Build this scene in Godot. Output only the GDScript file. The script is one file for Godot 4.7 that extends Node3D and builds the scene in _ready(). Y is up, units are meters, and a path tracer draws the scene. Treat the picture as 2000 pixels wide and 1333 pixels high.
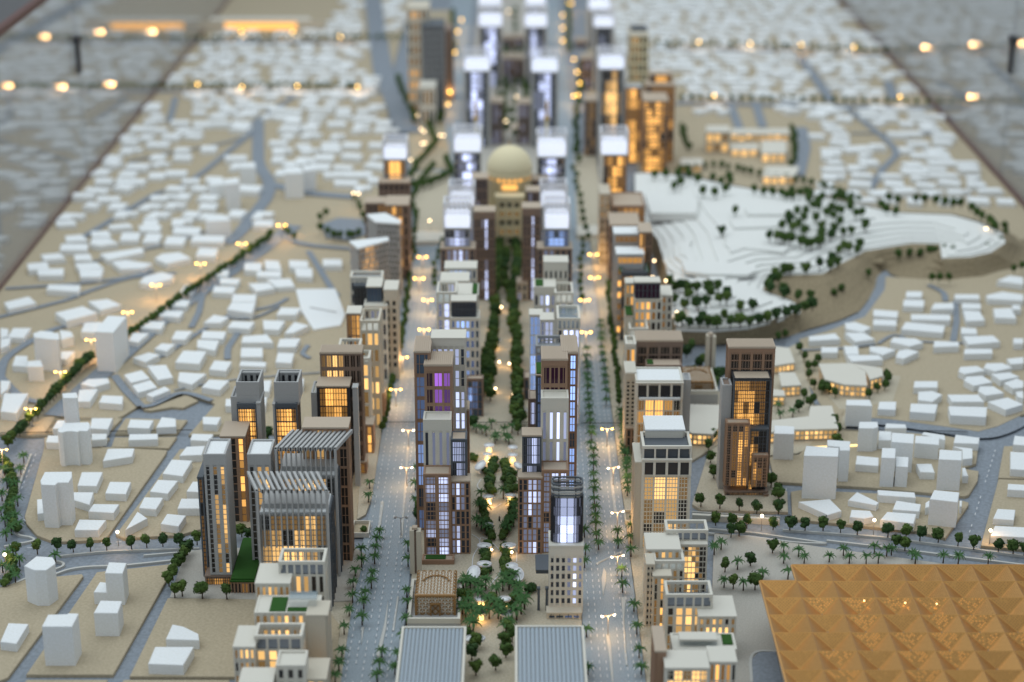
extends Node3D
# A lit architectural model of a city quarter, seen from a railing. Units are metres of the model itself.

var M := {}                       # materials by name
var G := {}                       # shared meshes by name
var rng := RandomNumberGenerator.new()
var unit_box: ArrayMesh

# ---------------------------------------------------------------- nodes
func tag(o: Node, label: String, category := "", group := "", kind := "") -> void:
	if label != "": o.set_meta("label", label)
	if category != "": o.set_meta("category", category)
	if group != "": o.set_meta("group", group)
	if kind != "": o.set_meta("kind", kind)

var used := {}
func numbered(called: String) -> String:
	var n: int = used.get(called, 0)
	used[called] = n + 1
	return called if n == 0 else "%s_%03d" % [called, n]

func thing(called: String, label: String, category: String, at: Vector3, group := "") -> Node3D:
	var o := Node3D.new()
	o.name = numbered(called)
	add_child(o)
	o.position = at
	tag(o, label, category, group)
	return o

func part(called: String, mesh: Mesh, mat: Material, parent: Node, at := Vector3.ZERO, size := Vector3.ONE, turn := 0.0) -> MeshInstance3D:
	var m := MeshInstance3D.new()
	m.mesh = mesh
	m.material_override = mat
	m.name = numbered(called) if parent == self else StringName(called)
	parent.add_child(m, true)
	m.transform = Transform3D(Basis(Vector3.UP, turn).scaled_local(size), at)
	return m

func lone(called: String, mesh: Mesh, mat: Material, label: String, category: String, at := Vector3.ZERO, group := "") -> MeshInstance3D:
	var m := part(called, mesh, mat, self, at)
	tag(m, label, category, group)
	return m

func setting(called: String, mesh: Mesh, mat: Material) -> MeshInstance3D:
	var m := part(called, mesh, mat, self)
	tag(m, "", "", "", "structure")
	return m

# ---------------------------------------------------------------- shapes
func st_new() -> SurfaceTool:
	var st := SurfaceTool.new()
	st.begin(Mesh.PRIMITIVE_TRIANGLES)
	st.set_smooth_group(-1)
	return st

func done(st: SurfaceTool, smooth := false) -> ArrayMesh:
	st.generate_normals()
	return st.commit()

func tri(st: SurfaceTool, a: Vector3, b: Vector3, c: Vector3) -> void:
	st.add_vertex(a)
	st.add_vertex(b)
	st.add_vertex(c)

func quad(st: SurfaceTool, a: Vector3, b: Vector3, c: Vector3, d: Vector3) -> void:
	tri(st, a, b, c)
	tri(st, a, c, d)

# a box from lo to hi
func bx(st: SurfaceTool, lo: Vector3, hi: Vector3) -> void:
	var p := []
	for k in 8:
		p.append(Vector3(hi.x if k & 1 else lo.x, hi.y if k & 2 else lo.y, hi.z if k & 4 else lo.z))
	quad(st, p[4], p[6], p[7], p[5])
	quad(st, p[1], p[3], p[2], p[0])
	quad(st, p[5], p[7], p[3], p[1])
	quad(st, p[0], p[2], p[6], p[4])
	quad(st, p[6], p[2], p[3], p[7])
	quad(st, p[0], p[4], p[5], p[1])

# a box whose top edges are chamfered by c
func chamfered(lo: Vector3, hi: Vector3, c: float) -> ArrayMesh:
	return prism([Vector2(lo.x, lo.z), Vector2(hi.x, lo.z), Vector2(hi.x, hi.z), Vector2(lo.x, hi.z)], lo.y, hi.y, c)

# a flat-topped prism over an outline (x, z); its top edge is chamfered by c
func prism(poly: Array, y0: float, y1: float, c := 0.0, flare := 0.0) -> ArrayMesh:
	var p := PackedVector2Array(poly)
	if not Geometry2D.is_polygon_clockwise(p):
		p.reverse()
	var st := st_new()
	var n := p.size()
	var rings := [offset(p, flare), p, p]
	var ys := [y0, y1, y1]
	if c > 0.0:
		rings = [offset(p, flare), p, offset(p, -c)]
		ys = [y0, y1 - c, y1]
	for r in 2:
		if is_equal_approx(ys[r], ys[r + 1]): continue
		for i in n:
			var j := (i + 1) % n
			var a: Vector2 = rings[r][i]
			var b: Vector2 = rings[r][j]
			var d: Vector2 = rings[r + 1][i]
			var e: Vector2 = rings[r + 1][j]
			quad(st, Vector3(d.x, ys[r + 1], d.y), Vector3(e.x, ys[r + 1], e.y), Vector3(b.x, ys[r], b.y), Vector3(a.x, ys[r], a.y))
	var top: PackedVector2Array = rings[2]
	var t := Geometry2D.triangulate_polygon(top)
	for i in range(0, t.size(), 3):
		var a := top[t[i]]
		var b := top[t[i + 1]]
		var d := top[t[i + 2]]
		if (b - a).cross(d - a) > 0.0:
			var s := b
			b = d
			d = s
		tri(st, Vector3(a.x, y1, a.y), Vector3(d.x, y1, d.y), Vector3(b.x, y1, b.y))
	return done(st)

# moves every corner of a clockwise outline outwards by d
func offset(p: PackedVector2Array, d: float) -> PackedVector2Array:
	if d == 0.0: return p
	var out := PackedVector2Array()
	var n := p.size()
	for i in n:
		var a := (p[i] - p[(i + n - 1) % n]).normalized()
		var b := (p[(i + 1) % n] - p[i]).normalized()
		var na := Vector2(-a.y, a.x)
		var nb := Vector2(-b.y, b.x)
		var m := (na + nb).normalized()
		out.append(p[i] + m * (d / maxf(0.35, m.dot(na))))
	return out

# a round bar from a to b
func tube(st: SurfaceTool, a: Vector3, b: Vector3, ra: float, rb: float, sides := 8) -> void:
	var w := (b - a).normalized()
	var u := w.cross(Vector3.RIGHT if absf(w.x) < 0.8 else Vector3.UP).normalized()
	var v := w.cross(u)
	for i in sides:
		var s := TAU * i / sides
		var e := TAU * (i + 1) / sides
		var du := u * cos(s) + v * sin(s)
		var dv := u * cos(e) + v * sin(e)
		quad(st, a + du * ra, b + du * rb, b + dv * rb, a + dv * ra)
		tri(st, b, b + dv * rb, b + du * rb)
		tri(st, a, a + du * ra, a + dv * ra)

# a surface of revolution from (radius, height) pairs
func lathe(profile: Array, sides := 20) -> ArrayMesh:
	var st := SurfaceTool.new()
	st.begin(Mesh.PRIMITIVE_TRIANGLES)
	st.set_smooth_group(1)
	for k in profile.size() - 1:
		var a: Vector2 = profile[k]
		var b: Vector2 = profile[k + 1]
		for i in sides:
			var s := TAU * i / sides
			var e := TAU * (i + 1) / sides
			var p := Vector3(cos(s) * a.x, a.y, sin(s) * a.x)
			var q := Vector3(cos(e) * a.x, a.y, sin(e) * a.x)
			var r := Vector3(cos(e) * b.x, b.y, sin(e) * b.x)
			var t := Vector3(cos(s) * b.x, b.y, sin(s) * b.x)
			if a.x > 0.0: tri(st, p, q, r)
			if b.x > 0.0: tri(st, p, r, t)
	return done(st)

# a strip of given width that follows points (x, z), laid at height y
func strip(pts: Array, w: float, y: float, thick := 0.0) -> ArrayMesh:
	var c := Curve2D.new()
	for i in pts.size():
		var tan: Vector2 = (pts[mini(i + 1, pts.size() - 1)] - pts[maxi(i - 1, 0)]) / 6.0
		c.add_point(pts[i], -tan, tan)
	var line := c.tessellate(4, 3.0)
	var st := st_new()
	var prev := []
	for i in line.size():
		var d := (line[mini(i + 1, line.size() - 1)] - line[maxi(i - 1, 0)]).normalized()
		var nn := Vector2(-d.y, d.x) * w * 0.5
		var cur := [line[i] + nn, line[i] - nn]
		if prev:
			var a := Vector3(prev[0].x, y, prev[0].y)
			var b := Vector3(cur[0].x, y, cur[0].y)
			var e := Vector3(cur[1].x, y, cur[1].y)
			var f := Vector3(prev[1].x, y, prev[1].y)
			quad(st, f, e, b, a)
			if thick > 0.0:
				var dn := Vector3(0, -thick, 0)
				quad(st, a, b, b + dn, a + dn)
				quad(st, f + dn, e + dn, e, f)
		prev = cur
	return done(st)

# ---------------------------------------------------------------- materials
func noise_tex(freq: float, lo: Color, hi: Color, seed_: int, oct := 4, size := 512) -> NoiseTexture2D:
	var f := FastNoiseLite.new()
	f.seed = seed_
	f.frequency = freq
	f.fractal_octaves = oct
	var t := NoiseTexture2D.new()
	t.width = size
	t.height = size
	t.seamless = true
	t.noise = f
	var g := Gradient.new()
	g.set_color(0, lo)
	g.set_color(1, hi)
	t.color_ramp = g
	return t

func lin(r: float, g: float, b: float) -> Color:
	return Color(r, g, b).linear_to_srgb()

func mat(called: String, r: float, g: float, b: float, rough := 0.7, vary := 0.0, scale := 6.0, spec := 0.4) -> StandardMaterial3D:
	var m := StandardMaterial3D.new()
	m.resource_name = called
	m.roughness = rough
	m.metallic_specular = spec
	m.albedo_color = lin(r, g, b)
	if vary > 0.0:
		var lo := 1.0 - vary
		m.albedo_texture = noise_tex(0.03, Color(lo, lo, lo * 0.98), Color(1, 1, 1), hash(called) % 1000)
		m.uv1_triplanar = true
		m.uv1_world_triplanar = true
		m.uv1_scale = Vector3.ONE * scale
	M[called] = m
	return m

func glow(called: String, base: Color, r: float, g: float, b: float, energy: float) -> void:
	var m := StandardMaterial3D.new()
	m.resource_name = called
	m.albedo_color = base
	m.roughness = 0.25
	m.emission_enabled = true
	m.emission = lin(r, g, b)
	m.emission_energy_multiplier = energy
	M[called] = m

func materials() -> void:
	mat("white card", 0.80, 0.82, 0.84, 0.75, 0.05, 9.0)
	mat("beige board", 0.475, 0.40, 0.285, 0.85, 0.12, 7.0)
	mat("pale paving", 0.50, 0.475, 0.43, 0.85, 0.14, 14.0)
	mat("sand paving", 0.56, 0.50, 0.39, 0.85, 0.16, 10.0)
	mat("asphalt", 0.26, 0.295, 0.345, 0.62, 0.16, 5.0)
	mat("boulevard asphalt", 0.35, 0.415, 0.475, 0.6, 0.2, 16.0)
	mat("paint", 0.62, 0.63, 0.64, 0.6)
	mat("kerb", 0.56, 0.56, 0.54, 0.7, 0.1, 20.0)
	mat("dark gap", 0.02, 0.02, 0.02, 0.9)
	mat("cliff", 0.36, 0.29, 0.185, 0.9, 0.3, 6.0)
	mat("hill white", 0.77, 0.775, 0.76, 0.8, 0.07, 7.0)
	mat("brown", 0.36, 0.225, 0.15, 0.6, 0.12, 22.0)
	mat("umber", 0.27, 0.195, 0.155, 0.6, 0.14, 22.0)
	mat("tan roof", 0.54, 0.44, 0.345, 0.7, 0.14, 22.0)
	mat("cream", 0.60, 0.545, 0.45, 0.65, 0.08, 20.0)
	mat("ivory", 0.68, 0.65, 0.58, 0.65, 0.06, 20.0)
	mat("pale grey", 0.45, 0.45, 0.45, 0.6, 0.1, 18.0)
	mat("mid grey", 0.30, 0.31, 0.325, 0.6, 0.1, 18.0)
	mat("slate", 0.10, 0.115, 0.135, 0.5, 0.1, 18.0)
	mat("black frame", 0.035, 0.035, 0.04, 0.45)
	mat("sandstone", 0.80, 0.71, 0.48, 0.7, 0.1, 14.0)
	mat("gold sheet", 0.57, 0.30, 0.095, 0.33, 0.07, 8.0)
	M["gold sheet"].metallic = 0.75
	mat("gold hole", 0.33, 0.165, 0.05, 0.6)
	mat("brass", 0.55, 0.36, 0.10, 0.35)
	M["brass"].metallic = 0.8
	mat("lawn", 0.035, 0.13, 0.018, 0.95, 0.35, 60.0)
	mat("leaf", 0.05, 0.095, 0.02, 0.9)
	mat("leaf light", 0.075, 0.125, 0.025, 0.9)
	mat("leaf deep", 0.032, 0.072, 0.02, 0.9)
	mat("palm leaf", 0.055, 0.14, 0.04, 0.75)
	mat("bark", 0.07, 0.05, 0.035, 0.9)
	mat("shed roof", 0.40, 0.465, 0.53, 0.5, 0.06, 12.0)
	mat("metal", 0.30, 0.29, 0.28, 0.4)
	mat("rail", 0.10, 0.045, 0.035, 0.5)
	mat("lattice bronze", 0.30, 0.165, 0.06, 0.5)
	mat("cloth black", 0.01, 0.01, 0.011, 0.9)
	mat("hall floor", 0.16, 0.15, 0.145, 0.4, 0.2, 1.0)
	mat("crown white", 0.72, 0.72, 0.74, 0.6)
	var dark := Color(0.10, 0.10, 0.11)
	mat("glass warm 0", 0.035, 0.03, 0.027, 0.12, 0.0, 1.0, 0.5)
	mat("glass cool 0", 0.04, 0.05, 0.075, 0.12, 0.0, 1.0, 0.5)
	mat("glass dark 0", 0.03, 0.031, 0.036, 0.12, 0.0, 1.0, 0.5)
	mat("glass blue 0", 0.07, 0.11, 0.17, 0.12, 0.0, 1.0, 0.5)
	mat("glass plum 0", 0.05, 0.012, 0.035, 0.12, 0.0, 1.0, 0.5)
	var e := [0.0, 0.18, 0.52, 1.0, 1.55]
	for k in range(1, 5):
		glow("glass warm %d" % k, dark, 1.0, 0.58, 0.20, e[k])
		glow("glass amber %d" % k, dark, 1.0, 0.49, 0.12, e[k])
		glow("glass cool %d" % k, dark, 0.60, 0.68, 1.0, e[k] * 1.25)
		glow("glass blue %d" % k, dark, 0.34, 0.52, 1.0, e[k])
		glow("glass plum %d" % k, dark, 0.55, 0.2, 1.0, e[k] * 0.8)
	M["glass amber 0"] = M["glass warm 0"]
	glow("crown light", Color(0.8, 0.8, 0.82), 0.74, 0.82, 1.0, 0.78)
	glow("lamp warm", Color(0.8, 0.75, 0.6), 1.0, 0.56, 0.09, 12.0)
	glow("lamp soft", Color(0.8, 0.75, 0.6), 1.0, 0.72, 0.40, 9.0)
	glow("lamp white", Color(0.8, 0.78, 0.72), 1.0, 0.84, 0.58, 5.0)
	glow("under light", Color(0.8, 0.75, 0.6), 1.0, 0.66, 0.22, 1.6)
	glow("spark", Color(0.8, 0.75, 0.6), 1.0, 0.62, 0.22, 5.0)
	glow("hole light", Color(0.5, 0.3, 0.1), 1.0, 0.46, 0.12, 0.7)
	var pane := StandardMaterial3D.new()
	pane.transparency = BaseMaterial3D.TRANSPARENCY_ALPHA
	pane.albedo_color = Color(0.62, 0.66, 0.66, 0.10)
	pane.roughness = 0.02
	pane.metallic_specular = 0.5
	M["railing glass"] = pane
	var clear := StandardMaterial3D.new()
	clear.transparency = BaseMaterial3D.TRANSPARENCY_ALPHA
	clear.albedo_color = Color(0.5, 0.62, 0.68, 0.22)
	clear.roughness = 0.05
	M["clear acrylic"] = clear

# ---------------------------------------------------------------- facades
# f: face letter (f front, r right, l left), columns, rows, glass, pier share, spandrel share, lit centre, lit width, lit chance, fine bars across, fine bars up
func facade(o: Node3D, lo: Vector3, hi: Vector3, d: float, frame: String, f: Array) -> void:
	var face: String = f[0]
	var cols: int = f[1]
	var rows: int = f[2]
	var width: float = hi.x - lo.x if face == "f" else hi.z - lo.z - d
	var h: float = hi.y - lo.y
	var cw := width / cols
	var ch := h / rows
	var turn := 0.0
	var at := Vector3(lo.x, lo.y, hi.z - d)
	if face == "r":
		turn = PI / 2
		at = Vector3(hi.x - d, lo.y, hi.z - d)
	elif face == "l":
		turn = -PI / 2
		at = Vector3(lo.x + d, lo.y, lo.z)
	var holder := Transform3D(Basis(Vector3.UP, turn), at)
	var st := st_new()
	var pw: float = cw * f[4]
	var sh: float = ch * f[5]
	for c in cols + 1:
		var x0 := maxf(0.0, c * cw - pw * 0.5)
		var x1 := minf(width, c * cw + pw * 0.5)
		if c == 0: x1 = maxf(x1, minf(0.006, cw * 0.3))
		if c == cols: x0 = minf(x0, width - minf(0.006, cw * 0.3))
		bx(st, Vector3(x0, 0, 0), Vector3(x1, h, d))
	for r in rows + 1:
		var y0 := maxf(0.0004, r * ch - sh * 0.5)
		var y1 := minf(h - 0.0004, r * ch + sh * 0.5)
		if r == rows: y0 = minf(y0, h - 0.005)
		bx(st, Vector3(0.0003, y0, -0.0003), Vector3(width - 0.0003, y1, d * 0.62))
	var fr := part("facade_frame", done(st), M[frame], o)
	fr.transform = holder
	var base := "glass " + String(f[3])
	# windows that the eye could pick apart are parts; smaller ones are joined by brightness
	var mid := o.position + holder * Vector3(width * 0.5, h * 0.6, 0)
	var ray := mid - Vector3(0, 2, 0)
	var seen := absf((holder.basis * Vector3.BACK).dot(ray.normalized()))
	var scale_px := 3700.0 / ray.length()
	var single := cw * seen * scale_px > 7.0 and ch * scale_px > 8.0 and (cw * seen * scale_px > 9.5 or ch * scale_px > 13.0)
	var joined := {}
	for r in rows:
		for c in cols:
			var u := (c + 0.5) / cols
			var v := (r + 0.5) / rows
			var g: float = exp(-pow((u - f[6]) / maxf(0.02, f[7]), 2.0)) * f[8]
			g *= 0.72 + 0.28 * sin(v * 9.0 + cols * 1.7 + rows) + rng.randf_range(-0.28, 0.22)
			if rng.randf() < 0.12: g *= 0.25
			var k := clampi(int(round(g * 4.6)), 0, 4)
			if f[8] <= 0.0: k = 0
			var key := base + " 0" if k == 0 or not M.has(base + " 1") else "%s %d" % [base, k]
			var at_ := Transform3D(Basis.from_scale(Vector3(cw * 0.94, ch * 0.94, 0.0012)), Vector3((c + 0.5) * cw, (r + 0.5) * ch, 0.0006))
			if single:
				part("window", unit_box, M[key], o).transform = holder * at_
			else:
				if not joined.has(key):
					joined[key] = SurfaceTool.new()
					joined[key].begin(Mesh.PRIMITIVE_TRIANGLES)
				joined[key].append_from(unit_box, 0, at_)
	for key in joined:
		var js: SurfaceTool = joined[key]
		var jp := part("windows", js.commit(), M[key], o)
		jp.transform = holder
		tag(jp, "", "", "", "stuff")
	if f.size() > 9 and f[9] * f[10] > 1:
		var sm := st_new()
		for i in range(1, cols * f[9]):
			if i % int(f[9]) == 0: continue
			var x: float = width * i / (cols * f[9])
			bx(sm, Vector3(x - 0.0007, 0.001, 0.0013), Vector3(x + 0.0007, h - 0.001, 0.0028))
		for j in range(1, rows * f[10]):
			if j % int(f[10]) == 0: continue
			var y: float = h * j / (rows * f[10])
			bx(sm, Vector3(0.001, y - 0.0006, 0.0012), Vector3(width - 0.001, y + 0.0006, 0.0024))
		var mm := part("glazing_bars", done(sm), M[f[11] if f.size() > 11 else "black frame"], o)
		mm.transform = holder
		tag(mm, "", "", "", "stuff")

# one storey block of a tower: wall core, windows on its faces, roof
func block(o: Node3D, called: String, wall: String, x0: float, x1: float, y0: float, y1: float, zb: float, zf: float, roof: Array, faces: Array) -> void:
	var base: Vector3 = o.position
	var lo := Vector3(x0, y0, zb) - base
	var hi := Vector3(x1, y1, zf) - base
	var d := 0.0045
	var cl := lo
	var cr := hi
	for f in faces:
		if f[0] == "f": cr.z = hi.z - d
		if f[0] == "r": cr.x = hi.x - d
		if f[0] == "l": cl.x = lo.x + d
	var kind: String = roof[0]
	var rm: String = roof[1]
	if kind == "crown": cr.y = hi.y - roof[2]
	part(called, chamfered(cl, cr, 0.0006), M[wall], o)
	for f in faces:
		var g: Array = f.duplicate()
		var fl := lo
		var fh := Vector3(hi.x, cr.y, hi.z)
		if g[0] is String and g.size() > 12:
			fl.y = lerpf(lo.y, fh.y, g[12])
			var top: float = lerpf(lo.y, fh.y, g[13])
			var plinth := Vector3(fh.x, fl.y, fh.z)
			if g[0] == "f":
				if fl.y > lo.y + 0.001: part("wall_panel", chamfered(Vector3(fl.x, lo.y, fh.z - d), Vector3(fh.x, fl.y - 0.0002, fh.z), 0.0003), M[wall], o)
				if top < fh.y - 0.001: part("wall_panel", chamfered(Vector3(fl.x, top + 0.0002, fh.z - d), Vector3(fh.x, fh.y, fh.z), 0.0003), M[wall], o)
			fh.y = top
		facade(o, fl, fh, d, wall if g.size() < 15 else g[14], g)
	var st := st_new()
	if kind == "flat":
		part("roof", chamfered(Vector3(lo.x - 0.001, hi.y, lo.z - 0.001), Vector3(hi.x + 0.001, hi.y + 0.004, hi.z + 0.001), 0.0006), M[rm], o)
	elif kind == "ribs":
		part("roof", chamfered(Vector3(lo.x - 0.001, hi.y, lo.z - 0.001), Vector3(hi.x + 0.001, hi.y + 0.004, hi.z + 0.001), 0.0006), M[rm], o)
		var n := int((hi.x - lo.x) / 0.0045)
		for i in n:
			var x := lerpf(lo.x, hi.x, (i + 0.5) / n)
			bx(st, Vector3(x - 0.0011, hi.y + 0.0041, lo.z), Vector3(x + 0.0011, hi.y + 0.0058, hi.z + 0.0008))
		var rb := part("roof_ribs", done(st), M[rm], o)
		tag(rb, "", "", "", "stuff")
	elif kind == "rim":
		var h: float = roof[2]
		part("roof", chamfered(Vector3(lo.x + 0.001, hi.y, lo.z + 0.001), Vector3(hi.x - 0.001, hi.y + 0.002, hi.z - 0.001), 0.0), M[rm], o)
		ring(st, lo, hi, hi.y, hi.y + h, 0.0045)
		part("parapet", done(st), M[wall], o)
	elif kind == "crown":
		# an open frame of posts and a top ring above a sunken roof
		var h: float = roof[2]
		var y := hi.y - h
		part("roof", chamfered(Vector3(lo.x + 0.003, y, lo.z + 0.003), Vector3(hi.x - 0.003, y + 0.002, hi.z - 0.003), 0.0), M[rm], o)
		ring(st, lo, hi, hi.y - 0.007, hi.y, 0.006)
		var posts: int = roof[3]
		for i in posts + 1:
			var x := lerpf(lo.x + 0.0022, hi.x - 0.0022, float(i) / posts)
			for z in [lo.z + 0.0025, hi.z - 0.0025]:
				bx(st, Vector3(x - 0.002, y + 0.0003, z - 0.0022), Vector3(x + 0.002, hi.y - 0.0068, z + 0.0022))
		var side := maxi(1, int(posts * (hi.z - lo.z) / (hi.x - lo.x)))
		for i in range(1, side):
			var z := lerpf(lo.z, hi.z, float(i) / side)
			for x in [lo.x + 0.0025, hi.x - 0.0025]:
				bx(st, Vector3(x - 0.0022, y + 0.0003, z - 0.002), Vector3(x + 0.0022, hi.y - 0.0068, z + 0.002))
		part("crown_frame", done(st), M[wall], o)
		if roof.size() > 4:
			var zz: float = lo.z + 0.006
			part("crown_panel", chamfered(Vector3(lo.x + 0.006, y + 0.002, zz), Vector3(hi.x - 0.006, hi.y - 0.008, hi.z - 0.007), 0.0), M[roof[4]], o)

func ring(st: SurfaceTool, lo: Vector3, hi: Vector3, y0: float, y1: float, w: float) -> void:
	bx(st, Vector3(lo.x, y0, lo.z), Vector3(hi.x, y1, lo.z + w))
	bx(st, Vector3(lo.x, y0, hi.z - w), Vector3(hi.x, y1, hi.z))
	bx(st, Vector3(lo.x, y0, lo.z + w), Vector3(lo.x + w, y1, hi.z - w))
	bx(st, Vector3(hi.x - w, y0, lo.z + w), Vector3(hi.x, y1, hi.z - w))

# the white lattice lantern on top of a tower: glowing core, net of diagonal bars, top ring
func lantern(o: Node3D, x0: float, x1: float, y0: float, y1: float, zb: float, zf: float, light_share: float) -> void:
	var base: Vector3 = o.position
	var lo := Vector3(x0, y0, zb) - base
	var hi := Vector3(x1, y1, zf) - base
	var ym := lerpf(lo.y, hi.y, light_share)
	part("lantern_light", chamfered(Vector3(lo.x + 0.004, lo.y, lo.z + 0.004), Vector3(hi.x - 0.004, ym, hi.z - 0.004), 0.006), M["crown light"], o)
	var st := st_new()
	var step := (hi.x - lo.x) / 6.0
	for s in [[Vector3(lo.x, lo.y, hi.z), Vector3.RIGHT, hi.x - lo.x], [Vector3(lo.x, lo.y, lo.z), Vector3.RIGHT, hi.x - lo.x], [Vector3(lo.x, lo.y, lo.z), Vector3.BACK, hi.z - lo.z], [Vector3(hi.x, lo.y, lo.z), Vector3.BACK, hi.z - lo.z]]:
		var h := hi.y - lo.y
		var y := ym if s[0].z == hi.z and s[1] == Vector3.RIGHT else lo.y
		var k := -h
		while k < s[2]:
			for up in [0, 1]:
				var a := k
				var b := k + h
				var ya := lo.y
				var yb := hi.y
				if a < 0.0:
					ya = lo.y - a
					a = 0.0
				if b > s[2]:
					yb = hi.y - (b - s[2])
					b = s[2]
				if up:
					ya = lo.y + hi.y - ya
					yb = lo.y + hi.y - yb
				if y > lo.y:
					# in front of the light the net starts above it
					if ya < y and yb > y:
						a = lerpf(a, b, (y - ya) / (yb - ya))
						ya = y
					elif yb < y and ya > y:
						b = lerpf(b, a, (y - yb) / (ya - yb))
						yb = y
					elif ya <= y and yb <= y:
						continue
				if absf(ya - yb) < 0.002: continue
				tube(st, s[0] + s[1] * a + Vector3(0, ya - lo.y, 0), s[0] + s[1] * b + Vector3(0, yb - lo.y, 0), 0.0015, 0.0015, 4)
			k += step
	var net := part("lattice", done(st), M["crown white"], o)
	tag(net, "", "", "", "stuff")
	var sr := st_new()
	ring(sr, lo - Vector3(0.001, 0, 0.001), hi + Vector3(0.001, 0, 0.001), hi.y, hi.y + 0.003, 0.004)
	for c in [[lo.x, lo.z], [hi.x, lo.z], [lo.x, hi.z], [hi.x, hi.z]]:
		bx(sr, Vector3(c[0] - 0.002, lo.y, c[1] - 0.002), Vector3(c[0] + 0.002, hi.y, c[1] + 0.002))
	part("lantern_frame", done(sr), M["crown white"], o)

# ---------------------------------------------------------------- plants and lamps
func crown_mesh(seed_: int, r: float, h: float, leaves: int) -> ArrayMesh:
	rng.seed = seed_
	var st := st_new()
	var clumps := []
	for i in 9:
		var v := Vector3(rng.randf_range(-1, 1), rng.randf_range(-1, 1), rng.randf_range(-1, 1)).normalized() * rng.randf_range(0.25, 0.62)
		clumps.append([Vector3(v.x * r, h * 0.5 + v.y * h * 0.5, v.z * r), r * rng.randf_range(0.38, 0.55)])
	clumps.append([Vector3(0, h * 0.5, 0), r * 0.6])
	for i in leaves:
		var c: Array = clumps[i % clumps.size()]
		var n := Vector3(rng.randf_range(-1, 1), rng.randf_range(-1, 1), rng.randf_range(-1, 1)).normalized()
		var p: Vector3 = c[0] + n * c[1] * rng.randf_range(0.82, 1.08)
		var t := n.cross(Vector3(rng.randf_range(-1, 1), rng.randf_range(-1, 1), 0.3)).normalized()
		var b := n.cross(t)
		var s := r * rng.randf_range(0.10, 0.19)
		n = (n + t * rng.randf_range(-0.6, 0.6)).normalized() * s * 0.5
		quad(st, p - t * s, p + b * s * 0.7 + n, p + t * s, p - b * s * 0.7 - n)
	for c in clumps:
		var cc: Vector3 = c[0]
		var rr: float = c[1] * 0.84
		for k in 4:
			for i in 7:
				var a0 := PI * k / 4.0
				var a1 := PI * (k + 1) / 4.0
				var s0 := TAU * i / 7.0
				var s1 := TAU * (i + 1) / 7.0
				quad(st, cc + sph(a1, s0) * rr, cc + sph(a1, s1) * rr, cc + sph(a0, s1) * rr, cc + sph(a0, s0) * rr)
	return done(st)

func sph(a: float, s: float) -> Vector3:
	return Vector3(sin(a) * cos(s), cos(a), sin(a) * sin(s))

func frond_mesh(len: float, droop: float) -> ArrayMesh:
	# an arching rib with leaflets hanging on both sides
	var st := st_new()
	var n := 7
	var prev := Vector3.ZERO
	for i in range(1, n + 1):
		var t := float(i) / n
		var p := Vector3(0, len * (0.62 * t - droop * t * t), len * t * (1.0 - 0.15 * t))
		var w := len * 0.21 * sin(PI * clampf(0.16 + t * 0.78, 0.0, 1.0))
		for s in [-1.0, 1.0]:
			tri(st, prev, p, prev.lerp(p, 0.4) + Vector3(s * w, -w * 0.55, len * 0.09))
			tri(st, prev.lerp(p, 0.45), p, p + Vector3(s * w * 0.9, -w * 0.6, len * 0.11))
		prev = p
	return done(st)

func plant_meshes() -> void:
	for k in 5:
		G["crown %d" % k] = crown_mesh(40 + k, 0.0165 + 0.0012 * (k % 3), 0.036 + 0.003 * (k % 2), 230)
	G["bush"] = crown_mesh(77, 0.017, 0.022, 170)
	rng.seed = 5
	var st := st_new()
	tube(st, Vector3.ZERO, Vector3(0.0005, 0.014, 0), 0.0018, 0.0012, 6)
	for k in 3:
		var a := TAU * k / 3.0
		tube(st, Vector3(0.0005, 0.011, 0), Vector3(cos(a) * 0.007, 0.021, sin(a) * 0.007), 0.0010, 0.0006, 5)
	G["trunk"] = done(st)
	st = st_new()
	tube(st, Vector3.ZERO, Vector3(0.0006, 0.016, 0), 0.0026, 0.0017, 7)
	tube(st, Vector3(0.0006, 0.016, 0), Vector3(0.0002, 0.024, 0.0005), 0.0019, 0.0016, 7)
	tube(st, Vector3(0.0002, 0.024, 0.0005), Vector3(0.0002, 0.0285, 0.0005), 0.0030, 0.0012, 7)
	G["palm trunk"] = done(st)
	G["frond"] = frond_mesh(0.0255, 0.92)
	G["frond up"] = frond_mesh(0.021, 0.2)
	for v in 3:
		var sp := st_new()
		for k in 18:
			var a := TAU * (k * 0.382 + v * 0.1) + rng.randf_range(-0.2, 0.2)
			var up: bool = k % 3 == 0
			var tr := Transform3D(Basis(Vector3.UP, a) * Basis(Vector3.RIGHT, rng.randf_range(-0.25, 0.15)), Vector3(0, 0.0275, 0))
			sp.append_from(G["frond up" if up else "frond"], 0, tr)
		G["fronds %d" % v] = sp.commit()
	st = st_new()
	tube(st, Vector3.ZERO, Vector3(0, 0.004, 0), 0.0042, 0.0034, 10)
	tube(st, Vector3(0, 0.004, 0), Vector3(0, 0.052, 0), 0.0013, 0.0009, 8)
	G["lamp post"] = done(st)
	for s in [-1, 1]:
		st = st_new()
		tube(st, Vector3(0, 0.0495, 0), Vector3(s * 0.010, 0.0535, 0), 0.0009, 0.0007, 6)
		tube(st, Vector3(s * 0.010, 0.0535, 0), Vector3(s * 0.0145, 0.0535, 0), 0.0020, 0.0014, 8)
		G["lamp arm %d" % s] = done(st)
	var bulb := SphereMesh.new()
	bulb.radius = 0.0034
	bulb.height = 0.0056
	bulb.radial_segments = 12
	bulb.rings = 6
	G["bulb"] = bulb
	var ball := SphereMesh.new()
	ball.radius = 0.0042
	ball.height = 0.0084
	ball.radial_segments = 12
	ball.rings = 6
	G["ball"] = ball

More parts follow.
